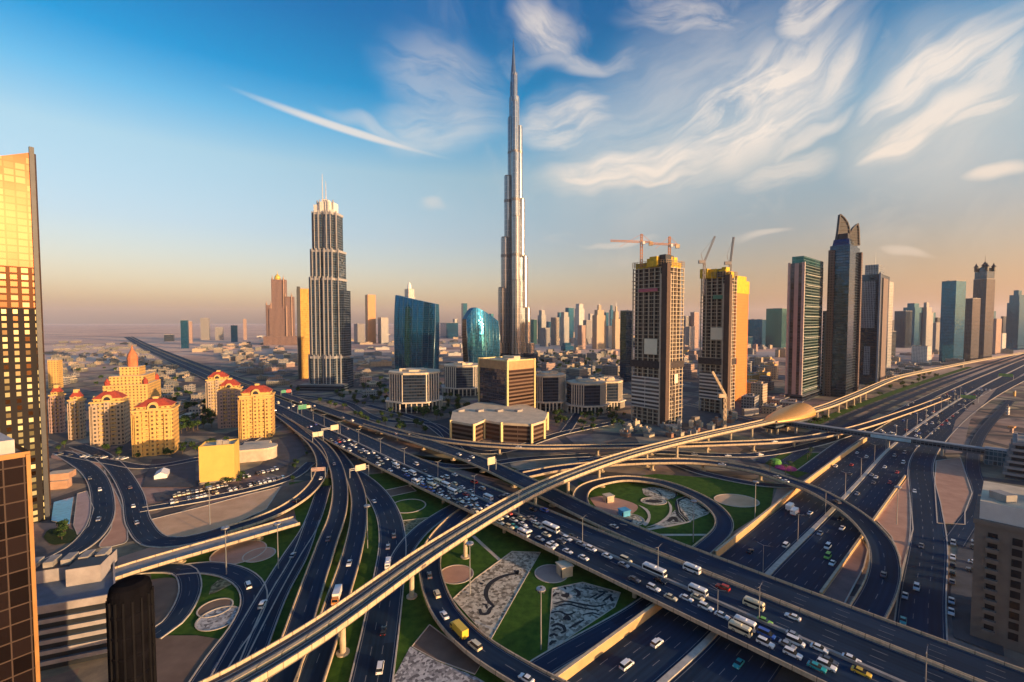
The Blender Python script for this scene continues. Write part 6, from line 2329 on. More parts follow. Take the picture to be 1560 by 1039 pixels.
# ============================================================== metro station and footbridge
def metro_station():
    a, b = Vector((236, 419, 0)), Vector((298, 463, 0))
    d = (b - a)
    L = d.length
    d.normalize()
    s = Vector((-d.y, d.x, 0))
    mid = (a + b) / 2
    root = thing('metro_station', 'metro station under a golden shell roof on the viaduct', 'station', mid)
    gold = plain('golden_shell', (0.66, 0.36, 0.10), 0.38, 0.35, var=0.12, scale=0.5)
    n, k = 20, 14
    m = MB()

    def pt(i, j, off=0.0):
        t, q = i / n, j / k
        # low flat muzzle at the viaduct end, hump two thirds along
        env = math.sin(math.pi * min(1, 0.02 + t * 0.66)) ** 0.8
        w_ = 1.5 + 12.5 * env
        h = 1.2 + 9.5 * t ** 0.75
        ang = math.pi * q
        p = a + d * (L * t) + s * (w_ * math.cos(ang))
        return (p.x, p.y, 11.5 + (h + off) * math.sin(ang) ** 0.8)
    for i in range(n):
        for j in range(k):
            m.poly([pt(i, j), pt(i, j + 1), pt(i + 1, j + 1), pt(i + 1, j)][::-1])
    m.build('shell_roof', gold, parent=root)
    m = MB()
    m.poly([pt(n, j, -0.4) for j in range(k + 1)])
    m.build('end_glazing', F_NAVY, parent=root)
    for j in (0, k):
        m = MB()
        for i in range(n):
            m.beam(pt(i, j), pt(i + 1, j), 0.9, 1.2)
        m.build('roof_rim', plain('dark_bronze', (0.10, 0.07, 0.05), 0.5, 0.4), parent=root)
    m = MB()
    f = [a - s * 6 + d * 6, b - s * 9 - d * 6, b + s * 9 - d * 6, a + s * 6 + d * 6]
    m.prism(f if (f[1] - f[0]).cross(f[2] - f[1]).z > 0 else f[::-1], 5.0, 13.2, 0, 0, bottom=True)
    m.build('concourse', F_NAVY, parent=root)
    for t in (0.15, 0.4, 0.65, 0.88):
        for q in (-5, 5):
            p = a + d * (L * t) + s * q
            MB().cyl((p.x, p.y, 0), (p.x, p.y, 5.0), 1.0, n=10).build('pier', CONC, parent=root)
    # footbridge over the highway
    p0, p1 = P(1198, 645, 8.0), P(1512, 690, 8.0)
    e = (p1 - p0)
    Lb = e.length
    e.normalize()
    t_ = Vector((-e.y, e.x, 0))
    fb = thing('footbridge', 'long enclosed footbridge crossing the highway from the golden metro station', 'bridge', p0)
    dk = plain('bridge_cladding', (0.10, 0.13, 0.17), 0.5, 0.3)
    rf = plain('bridge_roof', (0.26, 0.29, 0.32), 0.6, 0.2)
    gl = facade('bridge_glass', (0.10, 0.12, 0.15), (0.04, 0.07, 0.10), 2.4, 3.0, 0.85, 0.8, gm=0.5, gr=0.1)
    yaw = math.atan2(e.y, e.x)
    c = (p0 + p1) / 2
    MB().box(c, Lb, 5.6, 6.2, 7.2, yaw, bottom=True).build('deck', dk, parent=fb)
    MB().box(c, Lb, 5.0, 7.2, 10.0, yaw).build('glazed_side', gl, parent=fb)
    MB().box(c, Lb + 0.6, 6.0, 10.0, 10.8, yaw, bottom=True).build('roof', rf, parent=fb)
    for t in (0.06, 0.30, 0.56, 0.80, 0.97):
        p = p0 + e * (Lb * t)
        MB().box(p, 1.4, 3.4, 0, 6.2, yaw).build('pier', CONC_G, parent=fb)
    q = p0 + e * (Lb * 0.57)
    q = q - t_ * 3.15
    MB().box(q, 26, 0.35, 7.4, 9.9, yaw).build('sign_panel', plain('pale_blue_panel', (0.40, 0.58, 0.66), 0.6), parent=fb)
    q = p1 + e * 3
    MB().box(q, 14, 11, 0, 11.5, yaw, 0, 1).build('stair_tower', [facade('stair_glass', (0.2, 0.26, 0.3), (0.05, 0.14, 0.2), 2.2, 3.4, 0.85, 0.8), rf], parent=fb)


metro_station()
# ============================================================== vehicles
PAINT = {
    'white': plain('white_car_paint', (0.80, 0.80, 0.79), 0.3, 0.0, var=0.02),
    'silver': plain('silver_car_paint', (0.45, 0.46, 0.48), 0.3, 0.6, var=0.03),
    'black': plain('black_car_paint', (0.015, 0.015, 0.02), 0.25, 0.2, var=0.1),
    'grey': plain('grey_car_paint', (0.14, 0.15, 0.17), 0.3, 0.4, var=0.05),
    'teal': plain('teal_car_paint', (0.02, 0.36, 0.38), 0.3, 0.1, var=0.05),
    'yellow': plain('yellow_car_paint', (0.75, 0.50, 0.05), 0.35, 0.0, var=0.05),
    'cream': plain('cream_car_paint', (0.72, 0.64, 0.44), 0.35, 0.0, var=0.04),
    'red': plain('red_car_paint', (0.50, 0.04, 0.03), 0.3, 0.1, var=0.05),
    'blue': plain('blue_car_paint', (0.04, 0.12, 0.45), 0.3, 0.1, var=0.05),
    'green': plain('green_car_paint', (0.22, 0.55, 0.08), 0.35, 0.0, var=0.05),
    'orange': plain('orange_car_paint', (0.62, 0.24, 0.05), 0.35, 0.0, var=0.05),
}
CGLASS = plain('car_glass', (0.015, 0.02, 0.028), 0.08, 0.0, var=0.1)
TYRE = plain('tyre_rubber', (0.012, 0.012, 0.013), 0.9)
RIMM = plain('wheel_rim', (0.40, 0.41, 0.42), 0.35, 0.8)
LAMPW = plain('headlamp_glass', (0.85, 0.85, 0.80), 0.15)
LAMPR = plain('tail_lamp_glass', (0.45, 0.02, 0.02), 0.25)


def extr(mb, prof, hw, m=0, taper=None):
    """side profile (x, z), counter-clockwise seen from +y... swept across the width; taper(z) narrows it"""
    t = taper or (lambda z: 1.0)
    n = len(prof)
    Lf = [(x, hw * t(z), z) for x, z in prof]
    Rt = [(x, -hw * t(z), z) for x, z in prof]
    for i in range(n):
        j = (i + 1) % n
        mb.poly([Lf[i], Lf[j], Rt[j], Rt[i]], m)
    mb.poly(Lf[::-1], m)
    mb.poly(Rt, m)


SPEC = {  # length, half width, body profile, cabin (x0 x1 base, x0 x1 top, zbelt, ztop), axle positions, wheel radius
    'saloon': (4.7, 0.90, [(2.30, .30), (2.34, .62), (2.10, .80), (1.15, .93), (-1.55, .97), (-2.20, .93), (-2.33, .70), (-2.28, .30)], (-1.75, 1.10, -1.15, 0.30, .95, 1.45), (1.42, -1.40), .33),
    'four by four': (4.9, 0.97, [(2.38, .38), (2.44, .80), (2.30, 1.02), (1.20, 1.12), (-2.38, 1.14), (-2.44, .80), (-2.38, .38)], (-2.32, 1.05, -2.05, 0.35, 1.13, 1.84), (1.48, -1.42), .39),
    'minivan': (5.1, 0.98, [(2.50, .34), (2.55, .80), (2.25, 1.00), (1.80, 1.08), (-2.50, 1.12), (-2.54, .80), (-2.48, .34)], (-2.45, 1.75, -2.30, 0.85, 1.10, 2.00), (1.60, -1.50), .35),
}


def rig(kind, colour, detail):
    """list of (part name, mesh builder, materials)"""
    pm = PAINT[colour]
    out = []
    if kind in SPEC:
        L, hw, prof, cab, ax, wr = SPEC[kind]
        b = MB()
        extr(b, prof, hw, 0, lambda z: 1.0 if z < .75 else 0.96)
        x0, x1, t0, t1, zb, zt = cab
        hb_, ht = hw * 0.93, hw * 0.76
        b.poly([(t0, -ht, zt), (t1, -ht, zt), (t1, ht, zt), (t0, ht, zt)])
        b.box(((t0 + t1) / 2, 0), (t1 - t0) * 0.98, ht * 1.96, zt - 0.02, zt + 0.05)
        out.append(('body', b, [pm]))
        g_ = MB()
        B = [(x0, -hb_, zb), (x1, -hb_, zb), (x1, hb_, zb), (x0, hb_, zb)]
        T = [(t0, -ht, zt), (t1, -ht, zt), (t1, ht, zt), (t0, ht, zt)]
        for i in range(4):
            j = (i + 1) % 4
            g_.poly([B[i], B[j], T[j], T[i]])
        out.append(('windows', g_, [CGLASS]))
        front, rear, lz, hwv = L / 2, -L / 2, prof[1][1], hw
    elif kind in ('bus', 'coach'):
        L, hw, zt = (9.4, 1.22, 3.0) if kind == 'coach' else (6.6, 1.05, 2.7)
        b = MB()
        extr(b, [(L / 2, .35), (L / 2 + .03, 1.2), (L / 2 - .25, zt - .25), (L / 2 - .6, zt), (-L / 2 + .3, zt), (-L / 2, zt - .3), (-L / 2, .35)], hw, 0)
        b.box((-L * .1, 0), L * .3, hw * 1.1, zt, zt + .25)
        out.append(('body', b, [pm]))
        g_ = MB()
        for s in (1, -1):
            g_.box((-0.1, s * (hw + .012)), L * .9, .03, 1.35, zt - .55)
        g_.box((L / 2 - .05, 0), .22, hw * 1.8, 1.3, zt - .45)
        g_.box((-L / 2 - .012, 0), .03, hw * 1.6, 1.5, zt - .6)
        out.append(('windows', g_, [CGLASS]))
        ax, wr, front, rear, lz, hwv = (L * .32, -L * .27), .48, L / 2 + .02, -L / 2, .75, hw
    else:  # box truck
        L, hw, zt = 8.2, 1.2, 3.4
        cabc = PAINT['orange'] if colour == 'cream' else pm
        b = MB()
        b.box((-.9, 0), 6.2, hw * 2, .95, zt, bottom=True)
        out.append(('cargo_box', b, [PAINT['white'] if colour != 'yellow' else pm]))
        c = MB()
        extr(c, [(L / 2, .45), (L / 2 + .02, 1.3), (L / 2 - .35, 2.35), (2.4, 2.5), (2.35, .45)], hw * .94, 0)
        c.box((-.9, 0), 6.4, .8, .55, .94)
        out.append(('cab', c, [cabc]))
        g_ = MB()
        g_.poly([(L / 2 + .03, -1.0, 1.4), (L / 2 + .03, 1.0, 1.4), (L / 2 - .30, .95, 2.25), (L / 2 - .30, -.95, 2.25)])
        for s in (1, -1):
            g_.box((3.25, s * (hw * .94 + .012)), 1.0, .03, 1.4, 2.15)
        out.append(('windows', g_, [CGLASS]))
        ax, wr, front, rear, lz, hwv = (2.9, -2.4), .48, L / 2 + .03, -4.0, .8, hw
    wl = []
    for x in ax:
        for s in (1, -1):
            m = MB()
            m.cyl((x, s * (hwv - .20), wr), (x, s * (hwv + .03), wr), wr, wr, 12, 0)
            wl.append(('wheel', m, [TYRE]))
            m = MB()
            m.cyl((x, s * (hwv + .03), wr), (x, s * (hwv + .045), wr), wr * .6, wr * .55, 10, 0)
            wl.append(('>rim', m, [RIMM]))
    lt = []
    for s in (1, -1):
        m = MB().box((front - .02, s * hwv * .70), .10, hwv * .36, lz - .07, lz + .09)
        lt.append(('headlight', m, [LAMPW]))
        m = MB().box((rear + .0, s * hwv * .74), .10, hwv * .30, lz, lz + .16)
        lt.append(('tail_light', m, [LAMPR]))
    return out + wl + lt


_proto = {}
NV_CARS = [0]


def vehicle(kind, colour, loc, yaw, label, group, near=None):
    """first of each kind and colour is built, every later one is a copy of it and its parts"""
    d = math.hypot(loc[0], loc[1])
    near = d < 235 if near is None else near
    key = (kind, colour, near)
    nm = {'saloon': 'car', 'four by four': 'car', 'minivan': 'minivan', 'bus': 'minibus', 'coach': 'coach', 'truck': 'box_truck'}[kind]
    cat = {'car': 'car', 'minivan': 'van', 'minibus': 'bus', 'coach': 'bus', 'box_truck': 'truck'}[nm]
    if key not in _proto:
        if near:
            o = bpy.data.objects.new(nm, None)
            col.objects.link(o)
            last = o
            for pn, mb, mt in rig(kind, colour, True):
                if pn[0] == '>':            # belongs to the part before it
                    mb.build(pn[1:], mt, parent=last, origin=(0, 0, 0))
                else:
                    last = mb.build(pn, mt, parent=o, origin=(0, 0, 0))
        else:
            al = MB()
            mats = []
            for pn, mb, mt in rig(kind, colour, False):
                base = []
                for q in mt:
                    if q not in mats:
                        mats.append(q)
                    base.append(mats.index(q))
                off = len(al.v)
                al.v += mb.v
                al.f += [tuple(i + off for i in f) for f in mb.f]
                al.m += [base[i] for i in mb.m]
                al.uv += mb.uv
            o = al.build(nm, mats)
        _proto[key] = o
    else:
        o = copy_tree(_proto[key])
    o.location = loc
    o.rotation_euler = (0, 0, yaw)
    o['label'] = label
    o['category'] = cat
    o['group'] = group
    NV_CARS[0] += 1
    return o


ORD = ['first', 'second', 'third', 'fourth', 'fifth', 'sixth', 'seventh', 'eighth', 'ninth', 'tenth', 'eleventh', 'twelfth', 'thirteenth', 'fourteenth', 'fifteenth', 'sixteenth', 'seventeenth',
       'eighteenth', 'nineteenth', 'twentieth', 'twenty-first', 'twenty-second', 'twenty-third', 'twenty-fourth', 'twenty-fifth', 'twenty-sixth', 'twenty-seventh', 'twenty-eighth', 'twenty-ninth',
       'thirtieth', 'thirty-first', 'thirty-second', 'thirty-third', 'thirty-fourth', 'thirty-fifth', 'thirty-sixth', 'thirty-seventh', 'thirty-eighth', 'thirty-ninth', 'fortieth']
KINDW = {'saloon': 'saloon', 'four by four': 'four by four', 'minivan': 'minivan', 'bus': 'minibus', 'coach': 'coach', 'truck': 'box truck'}


def nearest(rd, p):
    best = min(range(len(rd['path'])), key=lambda i: (rd['path'][i].x - p.x) ** 2 + (rd['path'][i].y - p.y) ** 2)
    q, n = rd['path'][best], rd['ns'][best]
    a, b = rd['path'][max(0, best - 1)], rd['path'][min(len(rd['path']) - 1, best + 1)]
    t = (b - a).normalized()
    v = p - q
    return best, v.x * n.x + v.y * n.y, v.x * t.x + v.y * t.y


def at_road(rd, i, off, along=0.0):
    i = max(1, min(len(rd['path']) - 2, i))
    q, n = rd['path'][i], rd['ns'][i]
    t = (rd['path'][i + 1] - rd['path'][i - 1]).normalized()
    p = q + n * off + t * along
    return p, math.atan2(t.y, t.x)


rv_ = random.Random(77)
QUEUE = {}      # (road text, lane text) -> list of vehicles waiting for a label


def put(road_key, px, py, kind, colour, flip, lane_of=None, z=None):
    rd = ROADS[road_key]
    up = {'coach': 1.7, 'truck': 1.8, 'bus': 1.5}.get(kind, 0.8)
    zz = rd['path'][len(rd['path']) // 2].z + up
    i, off, al = nearest(rd, P(px, py, zz))
    zz = rd['path'][i].z + up
    i, off, al = nearest(rd, P(px, py, zz))
    lim = rd['w'] / 2 - 1.7
    off = max(-lim, min(lim, off))
    p, yaw = at_road(rd, i, off, al)
    return dict(p=p, yaw=yaw + (math.pi if flip else 0), kind=kind, colour=colour, road=road_key, off=off)


PLACED = []


def clash(p, r=5.4):
    return any((q['p'].x - p.x) ** 2 + (q['p'].y - p.y) ** 2 < r * r and abs(q['p'].z - p.z) < 2 for q in PLACED)


def add(v, lane, gap=None):
    g_ = 6.0 if gap is None else gap
    if v['kind'] in ('coach', 'truck'):
        g_ += 3
    for q in PLACED:
        if abs(q['p'].z - v['p'].z) > 2:
            continue
        dx, dy = q['p'].x - v['p'].x, q['p'].y - v['p'].y
        c, s = math.cos(v['yaw']), math.sin(v['yaw'])
        if abs(dx * c + dy * s) < g_ and abs(-dx * s + dy * c) < 2.3:
            return False
    v['lane'] = lane
    PLACED.append(v)
    return True


def z6(a, b): return 920 + a / 3.9, 800 + b / 3.9
def z4(a, b): return 580 + a / 3.9, 780 + b / 3.9
def z7(a, b): return 1160 + a / 2.7425, 660 + b / 2.7425


# the crowded near carriageway of the flyover, read off one by one
W = 'white'
for (x, y), k, c in [
        (z6(20, 180), 'saloon', W), (z6(130, 205), 'minivan', 'cream'), (z6(118, 232), 'saloon', 'silver'), (z6(300, 265), 'coach', W), (z6(335, 327), 'saloon', 'black'), (z6(435, 350), 'truck', 'cream'),
        (z6(180, 318), 'saloon', 'grey'), (z6(295, 372), 'four by four', W), (z6(398, 425), 'saloon', 'cream'), (z6(490, 430), 'saloon', W), (z6(560, 385), 'bus', W), (z6(556, 425), 'saloon', 'cream'),
        (z6(605, 485), 'four by four', W), (z6(702, 532), 'saloon', W), (z6(840, 582), 'bus', W), (z6(810, 612), 'bus', 'cream'), (z6(955, 565), 'saloon', 'green'), (z6(965, 645), 'minivan', 'blue'),
        (z6(960, 697), 'four by four', W), (z6(1130, 650), 'saloon', 'silver'), (z6(1138, 690), 'minivan', W), (z6(1090, 707), 'saloon', 'silver'), (z6(1122, 762), 'four by four', W),
        (z6(1280, 727), 'saloon', W), (z6(1265, 838), 'saloon', 'teal'), (z6(1335, 800), 'saloon', 'grey'), (z6(1322, 832), 'four by four', W), (z6(1470, 790), 'saloon', W), (z6(1530, 868), 'saloon', 'yellow'),
        (z6(1556, 880), 'minivan', 'blue'), (z6(1000, 740), 'saloon', 'grey'), (z6(1200, 790), 'saloon', 'black'), (z6(1400, 860), 'saloon', W),
        (z4(790, 80), 'saloon', 'teal'), (z4(870, 105), 'four by four', W), (z4(945, 155), 'saloon', 'silver'), (z4(1025, 185), 'saloon', W), (z4(1110, 230), 'saloon', W), (z4(1205, 268), 'saloon', W),
        (z4(1010, 88), 'coach', W), (z4(1140, 140), 'saloon', 'black'), (z4(1190, 187), 'saloon', 'silver'), (z4(1250, 217), 'four by four', W), (z4(1340, 262), 'saloon', 'grey'),
        (z4(1465, 292), 'minivan', W), (z4(1500, 402), 'saloon', 'grey'), (z4(880, 35), 'saloon', 'silver'), (z4(920, 60), 'saloon', W), (z4(1070, 170), 'saloon', 'grey')]:
    add(put('deck1', x, y, k, c, True), None, 5.2)
deck = ROADS['deck1']
cum = [0.0]
for a, b in zip(deck['path'], deck['path'][1:]):
    cum.append(cum[-1] + (b - a).length)


def idx_at(rd, s):
    acc = 0.0
    for i in range(len(rd['path']) - 1):
        d = (rd['path'][i + 1] - rd['path'][i]).length
        if acc + d > s:
            return i + 1
        acc += d
    return len(rd['path']) - 2


def total(rd):
    return sum((b - a).length for a, b in zip(rd['path'], rd['path'][1:]))


def fill(road_key, s0, s1, n, offs, flip, kinds=None, gap=6.5):
    rd = ROADS[road_key]
    made = t = 0
    while made < n and t < n * 14:
        t += 1
        s = rv_.uniform(s0, s1)
        i = idx_at(rd, s)
        p, yaw = at_road(rd, i, rv_.choice(offs) + rv_.uniform(-.25, .25), rv_.uniform(-1.5, 1.5))
        k = rv_.choice(kinds or ['saloon', 'saloon', 'saloon', 'four by four', 'four by four', 'minivan', 'bus'])
        c = rv_.choice(['white', 'white', 'white', 'white', 'silver', 'silver', 'grey', 'black', 'cream', 'red', 'blue'] if k != 'bus' else ['white', 'white', 'cream'])
        if add(dict(p=p, yaw=yaw + (math.pi if flip else 0), kind=k, colour=c, road=road_key, off=0), None, gap):
            made += 1


near_l, far_l = [2.7, 6.3, 9.9, 13.3], [-2.7, -6.3, -9.9, -13.3]
fill('deck1', 215, 330, 44, near_l, True, gap=6.5)
fill('deck1', 330, 470, 26, near_l, True, gap=7.5)
fill('deck1', 240, 330, 18, far_l, False, gap=7)
fill('deck1', 330, 700, 14, near_l + far_l, False, gap=12)
fill('deck1', 120, 215, 4, far_l, False)
fill('deck2', 330, 700, 10, [-4.8, -1.6, 1.6, 4.8], False)
add(put('deck2', *z4(1385, 82), 'saloon', 'silver', False), None)
# ramps and loops
for rk, pts_, fl in (
    ('loop_f', [(z4(290, 372), 'saloon', 'grey'), (z4(335, 485), 'four by four', 'cream'), (z4(378, 608), 'saloon', W), (z4(465, 692), 'truck', 'yellow'), (z4(560, 790), 'minivan', 'cream'), (z4(865, 985), 'saloon', W)], True),
    ('left_loop', [((378, 891), 'minivan', W)], True),
    ('l2a', [((446, 845), 'saloon', 'silver'), ((400, 920), 'four by four', W)], True),
    ('l4', [((532, 857), 'saloon', W), ((513, 906), 'truck', 'cream')], False),
    ('l5', [((591, 857), 'bus', W), ((579, 1016), 'minivan', W), ((569, 763), 'saloon', W), ((600, 815), 'saloon', 'grey'), ((591, 832), 'saloon', 'silver'), ((584, 960), 'saloon', 'black')], True),
    ('l3', [((509, 706), 'saloon', 'silver'), ((500, 820), 'saloon', 'grey')], True),
    ('v1', [((489, 728), 'saloon', W), ((452, 762), 'saloon', 'black')], True),
    ('ramp_e', [((1275, 764), 'four by four', 'grey'), ((1184, 726), 'saloon', 'silver'), ((1196, 732), 'saloon', W), ((1346, 875), 'saloon', 'grey'), ((1100, 707), 'saloon', W)], True),
    ('g1', [((1180, 672), 'saloon', W), ((1040, 678), 'saloon', 'grey'), ((790, 681), 'saloon', W)], False),
    ('service_right', [(z7(648, 642), 'four by four', W), (z7(600, 676), 'saloon', 'silver'), (z7(592, 780), 'saloon', 'teal'), (z7(640, 240), 'saloon', W), (z7(668, 468), 'saloon', 'grey')], True),
    ('left_street', [((203, 770), 'saloon', W), ((198, 742), 'saloon', 'grey'), ((208, 795), 'saloon', 'silver')], False),
    ('left_avenue', [((150, 790), 'saloon', 'silver'), ((152, 745), 'saloon', W), ((136, 728), 'saloon', 'grey')], True),
    ('g3', [((1110, 694), 'saloon', W), ((1160, 693), 'four by four', W), ((1060, 694), 'saloon', 'silver')], False),
):
    for (x, y), k, c in pts_:
        add(put(rk, x, y, k, c, fl), None)
# the wide highway
for (x, y), k, c in [(z6(315, 697), 'four by four', W), (z6(135, 827), 'minivan', W), (z6(1085, 117), 'minivan', W), (z6(870, 152), 'saloon', 'black'), (z7(120, 305), 'truck', W), (z7(140, 325), 'truck', 'red'),
                     (z7(105, 465), 'saloon', 'silver'), (z7(203, 331), 'saloon', W)]:
    add(put('sz_left', x, y, k, c, False), None)
for (x, y), k, c in [(z6(800, 818), 'saloon', 'teal'), (z6(1330, 125), 'minivan', W), (z6(1330, 182), 'minivan', 'green'), (z6(1357, 222), 'saloon', W), (z6(1285, 45), 'saloon', 'silver'), (z6(1415, 15), 'saloon', W),
                     (z7(330, 356), 'saloon', 'black'), (z7(337, 394), 'saloon', W), (z7(400, 251), 'saloon', 'silver'), (z7(478, 182), 'saloon', W), (z7(515, 140), 'saloon', W), (z7(460, 172), 'saloon', 'silver')]:
    add(put('sz_right', x, y, k, c, True), None)
t_l = [-7.2, -3.6, 0, 3.6, 7.2]
szt = total(ROADS['sz_left'])
fill('sz_left', 420, 960, 40, t_l, False, ['saloon', 'saloon', 'four by four', 'minivan'], gap=8)
fill('sz_right', 420, 960, 46, t_l, True, ['saloon', 'saloon', 'four by four', 'minivan'], gap=8)
fill('sz_left', 300, 420, 5, t_l, False, gap=9)
fill('sz_right', 300, 420, 6, t_l, True, gap=9)
fill('sz_service_left', 120, 420, 8, [-3, 0, 3], False)

TEXT = {'deck1': 'the crowded flyover', 'deck2': 'the narrower flyover deck', 'loop_f': 'the loop at the bottom', 'left_loop': 'the curved left street', 'l2a': 'the lower left slip road', 'l4': 'the golden edged right ramp',
        'l5': 'the wide blue street', 'l3': 'the golden edged left ramp', 'v1': 'the ramp curving left', 'ramp_e': 'the ramp curving right', 'g1': 'the farthest flyover', 'service_right': 'the right service road',
        'left_street': 'the left street', 'left_avenue': 'the far left avenue', 'g3': 'the service road behind the loop', 'sz_left': 'the left highway carriageway', 'sz_right': 'the right highway carriageway',
        'sz_service_left': 'the highway slip road'}


def flush():
    """give every placed vehicle a name of its own: its look first, then its place in the line of like ones"""
    by = {}
    for v in PLACED:
        rt = TEXT[v['road']]
        if v['road'] == 'deck1':
            _, off, _ = nearest(deck, v['p'])
            rt = 'the crowded flyover side' if off > 0 else 'the emptier flyover side'
        v['rt'] = rt
        by.setdefault((rt, v['colour'], v['kind']), []).append(v)
    for (rt, c, k), vs in by.items():
        vs.sort(key=lambda v: v['p'].length)
        for i, v in enumerate(vs):
            if len(vs) == 1:
                lab = 'the only %s %s on %s' % (c, KINDW[k], rt)
            elif i == len(vs) - 1:
                lab = 'farthest %s %s along %s' % (c, KINDW[k], rt)
            elif i == 0:
                lab = 'nearest %s %s on %s' % (c, KINDW[k], rt)
            else:
                lab = '%s nearest %s %s along %s' % (ORD[i], c, KINDW[k], rt)
            vehicle(k, c, v['p'] + Vector((0, 0, 0.01)), v['yaw'], lab, 'vehicles on ' + rt)


flush()


print('VEHICLES', NV_CARS)
# parked cars
def parked(rows, where, group, yaw_off=90.0, colours=('white', 'white', 'white', 'silver', 'grey', 'black', 'cream')):
    for name, a, b, n, skip in rows:
        A, B = P(*a, 0.2), P(*b, 0.2)
        d = (B - A).normalized()
        yaw = math.atan2(d.y, d.x) + R(yaw_off)
        for i in range(n):
            if rv_.random() < skip:
                continue
            p = A + (B - A) * (i / max(1, n - 1))
            k = rv_.choice(['saloon', 'saloon', 'four by four'])
            c = rv_.choice(colours)
            p.z = 0.02 + 0.008 * _patch[0] + 0.01
            vehicle(k, c, p, yaw + (math.pi if rv_.random() < .5 else 0), '%s parked car, %s from the left in the %s row %s' % (c, ORD[i], name, where), group)


parked([('front', (262, 767), (330, 752), 12, .2), ('second', (266, 757), (344, 741), 13, .15), ('third', (350, 748), (430, 729), 12, .2), ('back', (340, 736), (420, 716), 12, .25)],
       'below the yellow cube', 'cars parked by the yellow cube')
parked([('long', (1449, 935), (1452, 830), 9, .15)], 'by the right kerb', 'cars parked in the right car park', 0)
parked([('short', (1484, 872), (1490, 828), 5, .1)], 'under the brown block', 'cars parked in the right car park', 90)
parked([('far', (90, 694), (190, 700), 14, .3), ], 'before the red roofed blocks', 'cars parked before the red roofed blocks', 90)

# ============================================================== trees
LEAF_D = plain('dark_leaves', (0.018, 0.042, 0.014), 0.9, var=0.4, scale=0.6, spec=0.2)
LEAF_L = plain('light_leaves', (0.05, 0.09, 0.022), 0.9, var=0.3, scale=0.6, spec=0.2)
BARK = plain('bark', (0.10, 0.07, 0.05), 0.95)
FROND = plain('palm_fronds', (0.035, 0.065, 0.022), 0.85, var=0.3, scale=0.8, spec=0.2)


def tree_parts(seed, h=7.0, r=2.8, n=260):
    rng = random.Random(seed)
    t = MB()
    t.cyl((0, 0, 0), (0.1, 0.05, h * .42), .24, .15, 7)
    for k in range(4):
        a = k * 1.6 + rng.random()
        t.cyl((0.1, 0.05, h * .38), (math.cos(a) * r * .5, math.sin(a) * r * .5, h * .65), .12, .05, 5)
    c = MB()
    cl = [(rng.uniform(-.55, .55) * r, rng.uniform(-.55, .55) * r, h * rng.uniform(.5, .86), r * rng.uniform(.35, .62)) for _ in range(9)]
    for i in range(n):
        x, y, z, q = cl[i % 9]
        v = Vector((rng.gauss(0, 1), rng.gauss(0, 1), rng.gauss(0, .8))).normalized() * q * rng.uniform(.55, 1.05)
        p = Vector((x, y, z)) + v
        nrm = (v.normalized() + Vector((rng.uniform(-.5, .5), rng.uniform(-.5, .5), rng.uniform(-.2, .7)))).normalized()
        a = nrm.cross(Vector((rng.random(), rng.random(), .3))).normalized()
        b = nrm.cross(a)
        s = rng.uniform(.22, .5)
        c.poly([p - a * s - b * s * .6, p + a * s - b * s * .6, p + a * s * .7 + b * s, p - a * s * .7 + b * s], 0 if i % 9 < 5 else 1)
    return t, c


def palm_parts(seed, h=8.0):
    rng = random.Random(seed)
    t = MB()
    t.cyl((0, 0, 0), (.15, 0, h), .28, .18, 8)
    c = MB()
    for k in range(18):
        a = k * 2.4 + rng.uniform(-.2, .2)
        up = rng.uniform(.15, .95)
        L = rng.uniform(2.4, 3.2)
        prev = None
        for i in range(6):
            s = i / 5
            p = Vector((.15 + math.cos(a) * L * s, math.sin(a) * L * s, h + up * 1.7 * s - 2.4 * s * s))
            w_ = .42 * math.sin(math.pi * (0.12 + 0.85 * s))
            sd_ = Vector((-math.sin(a), math.cos(a), 0)) * w_
            if prev:
                c.poly([prev[0], prev[1], prev[1] + Vector((0, 0, -.12)) * 0 + (p - prev[2]) * 1 + (sd_ * -1 - (prev[1] - prev[2])) + Vector((0, 0, -.1)), p + Vector((0, 0, .05))], 0)
                c.poly([prev[0], p + Vector((0, 0, .05)), p + sd_ + Vector((0, 0, -.1)), prev[3]], 0)
            prev = (p + Vector((0, 0, .05)), p - sd_ + Vector((0, 0, -.1)), p, p + sd_ + Vector((0, 0, -.1)))
    return t, c


_tp = {}


def plant(kind, loc, scale, yaw, label, group):
    near = math.hypot(loc[0], loc[1]) < 330
    key = (kind, near)
    if key not in _tp:
        t, c = palm_parts(kind[1]) if kind[0] == 'palm' else tree_parts(kind[1])
        cm = [FROND] if kind[0] == 'palm' else [LEAF_D, LEAF_L]
        nm = 'palm_tree' if kind[0] == 'palm' else 'leafy_tree'
        if near:
            o = bpy.data.objects.new(nm, None)
            col.objects.link(o)
            t.build('trunk', BARK, parent=o, origin=(0, 0, 0))
            c.build('crown', cm, parent=o, origin=(0, 0, 0))
        else:
            off = len(t.v)
            t.v += c.v
            t.f += [tuple(i + off for i in f) for f in c.f]
            t.m += [i + 1 for i in c.m]
            t.uv += c.uv
            o = t.build(nm, [BARK] + cm)
        _tp[key] = o
    else:
        o = copy_tree(_tp[key])
    o.location = loc
    o.rotation_euler = (0, 0, yaw)
    o.scale = (scale, scale, scale)
    o['label'] = label
    o['category'] = 'palm' if kind[0] == 'palm' else 'tree'
    o['group'] = group
    return o


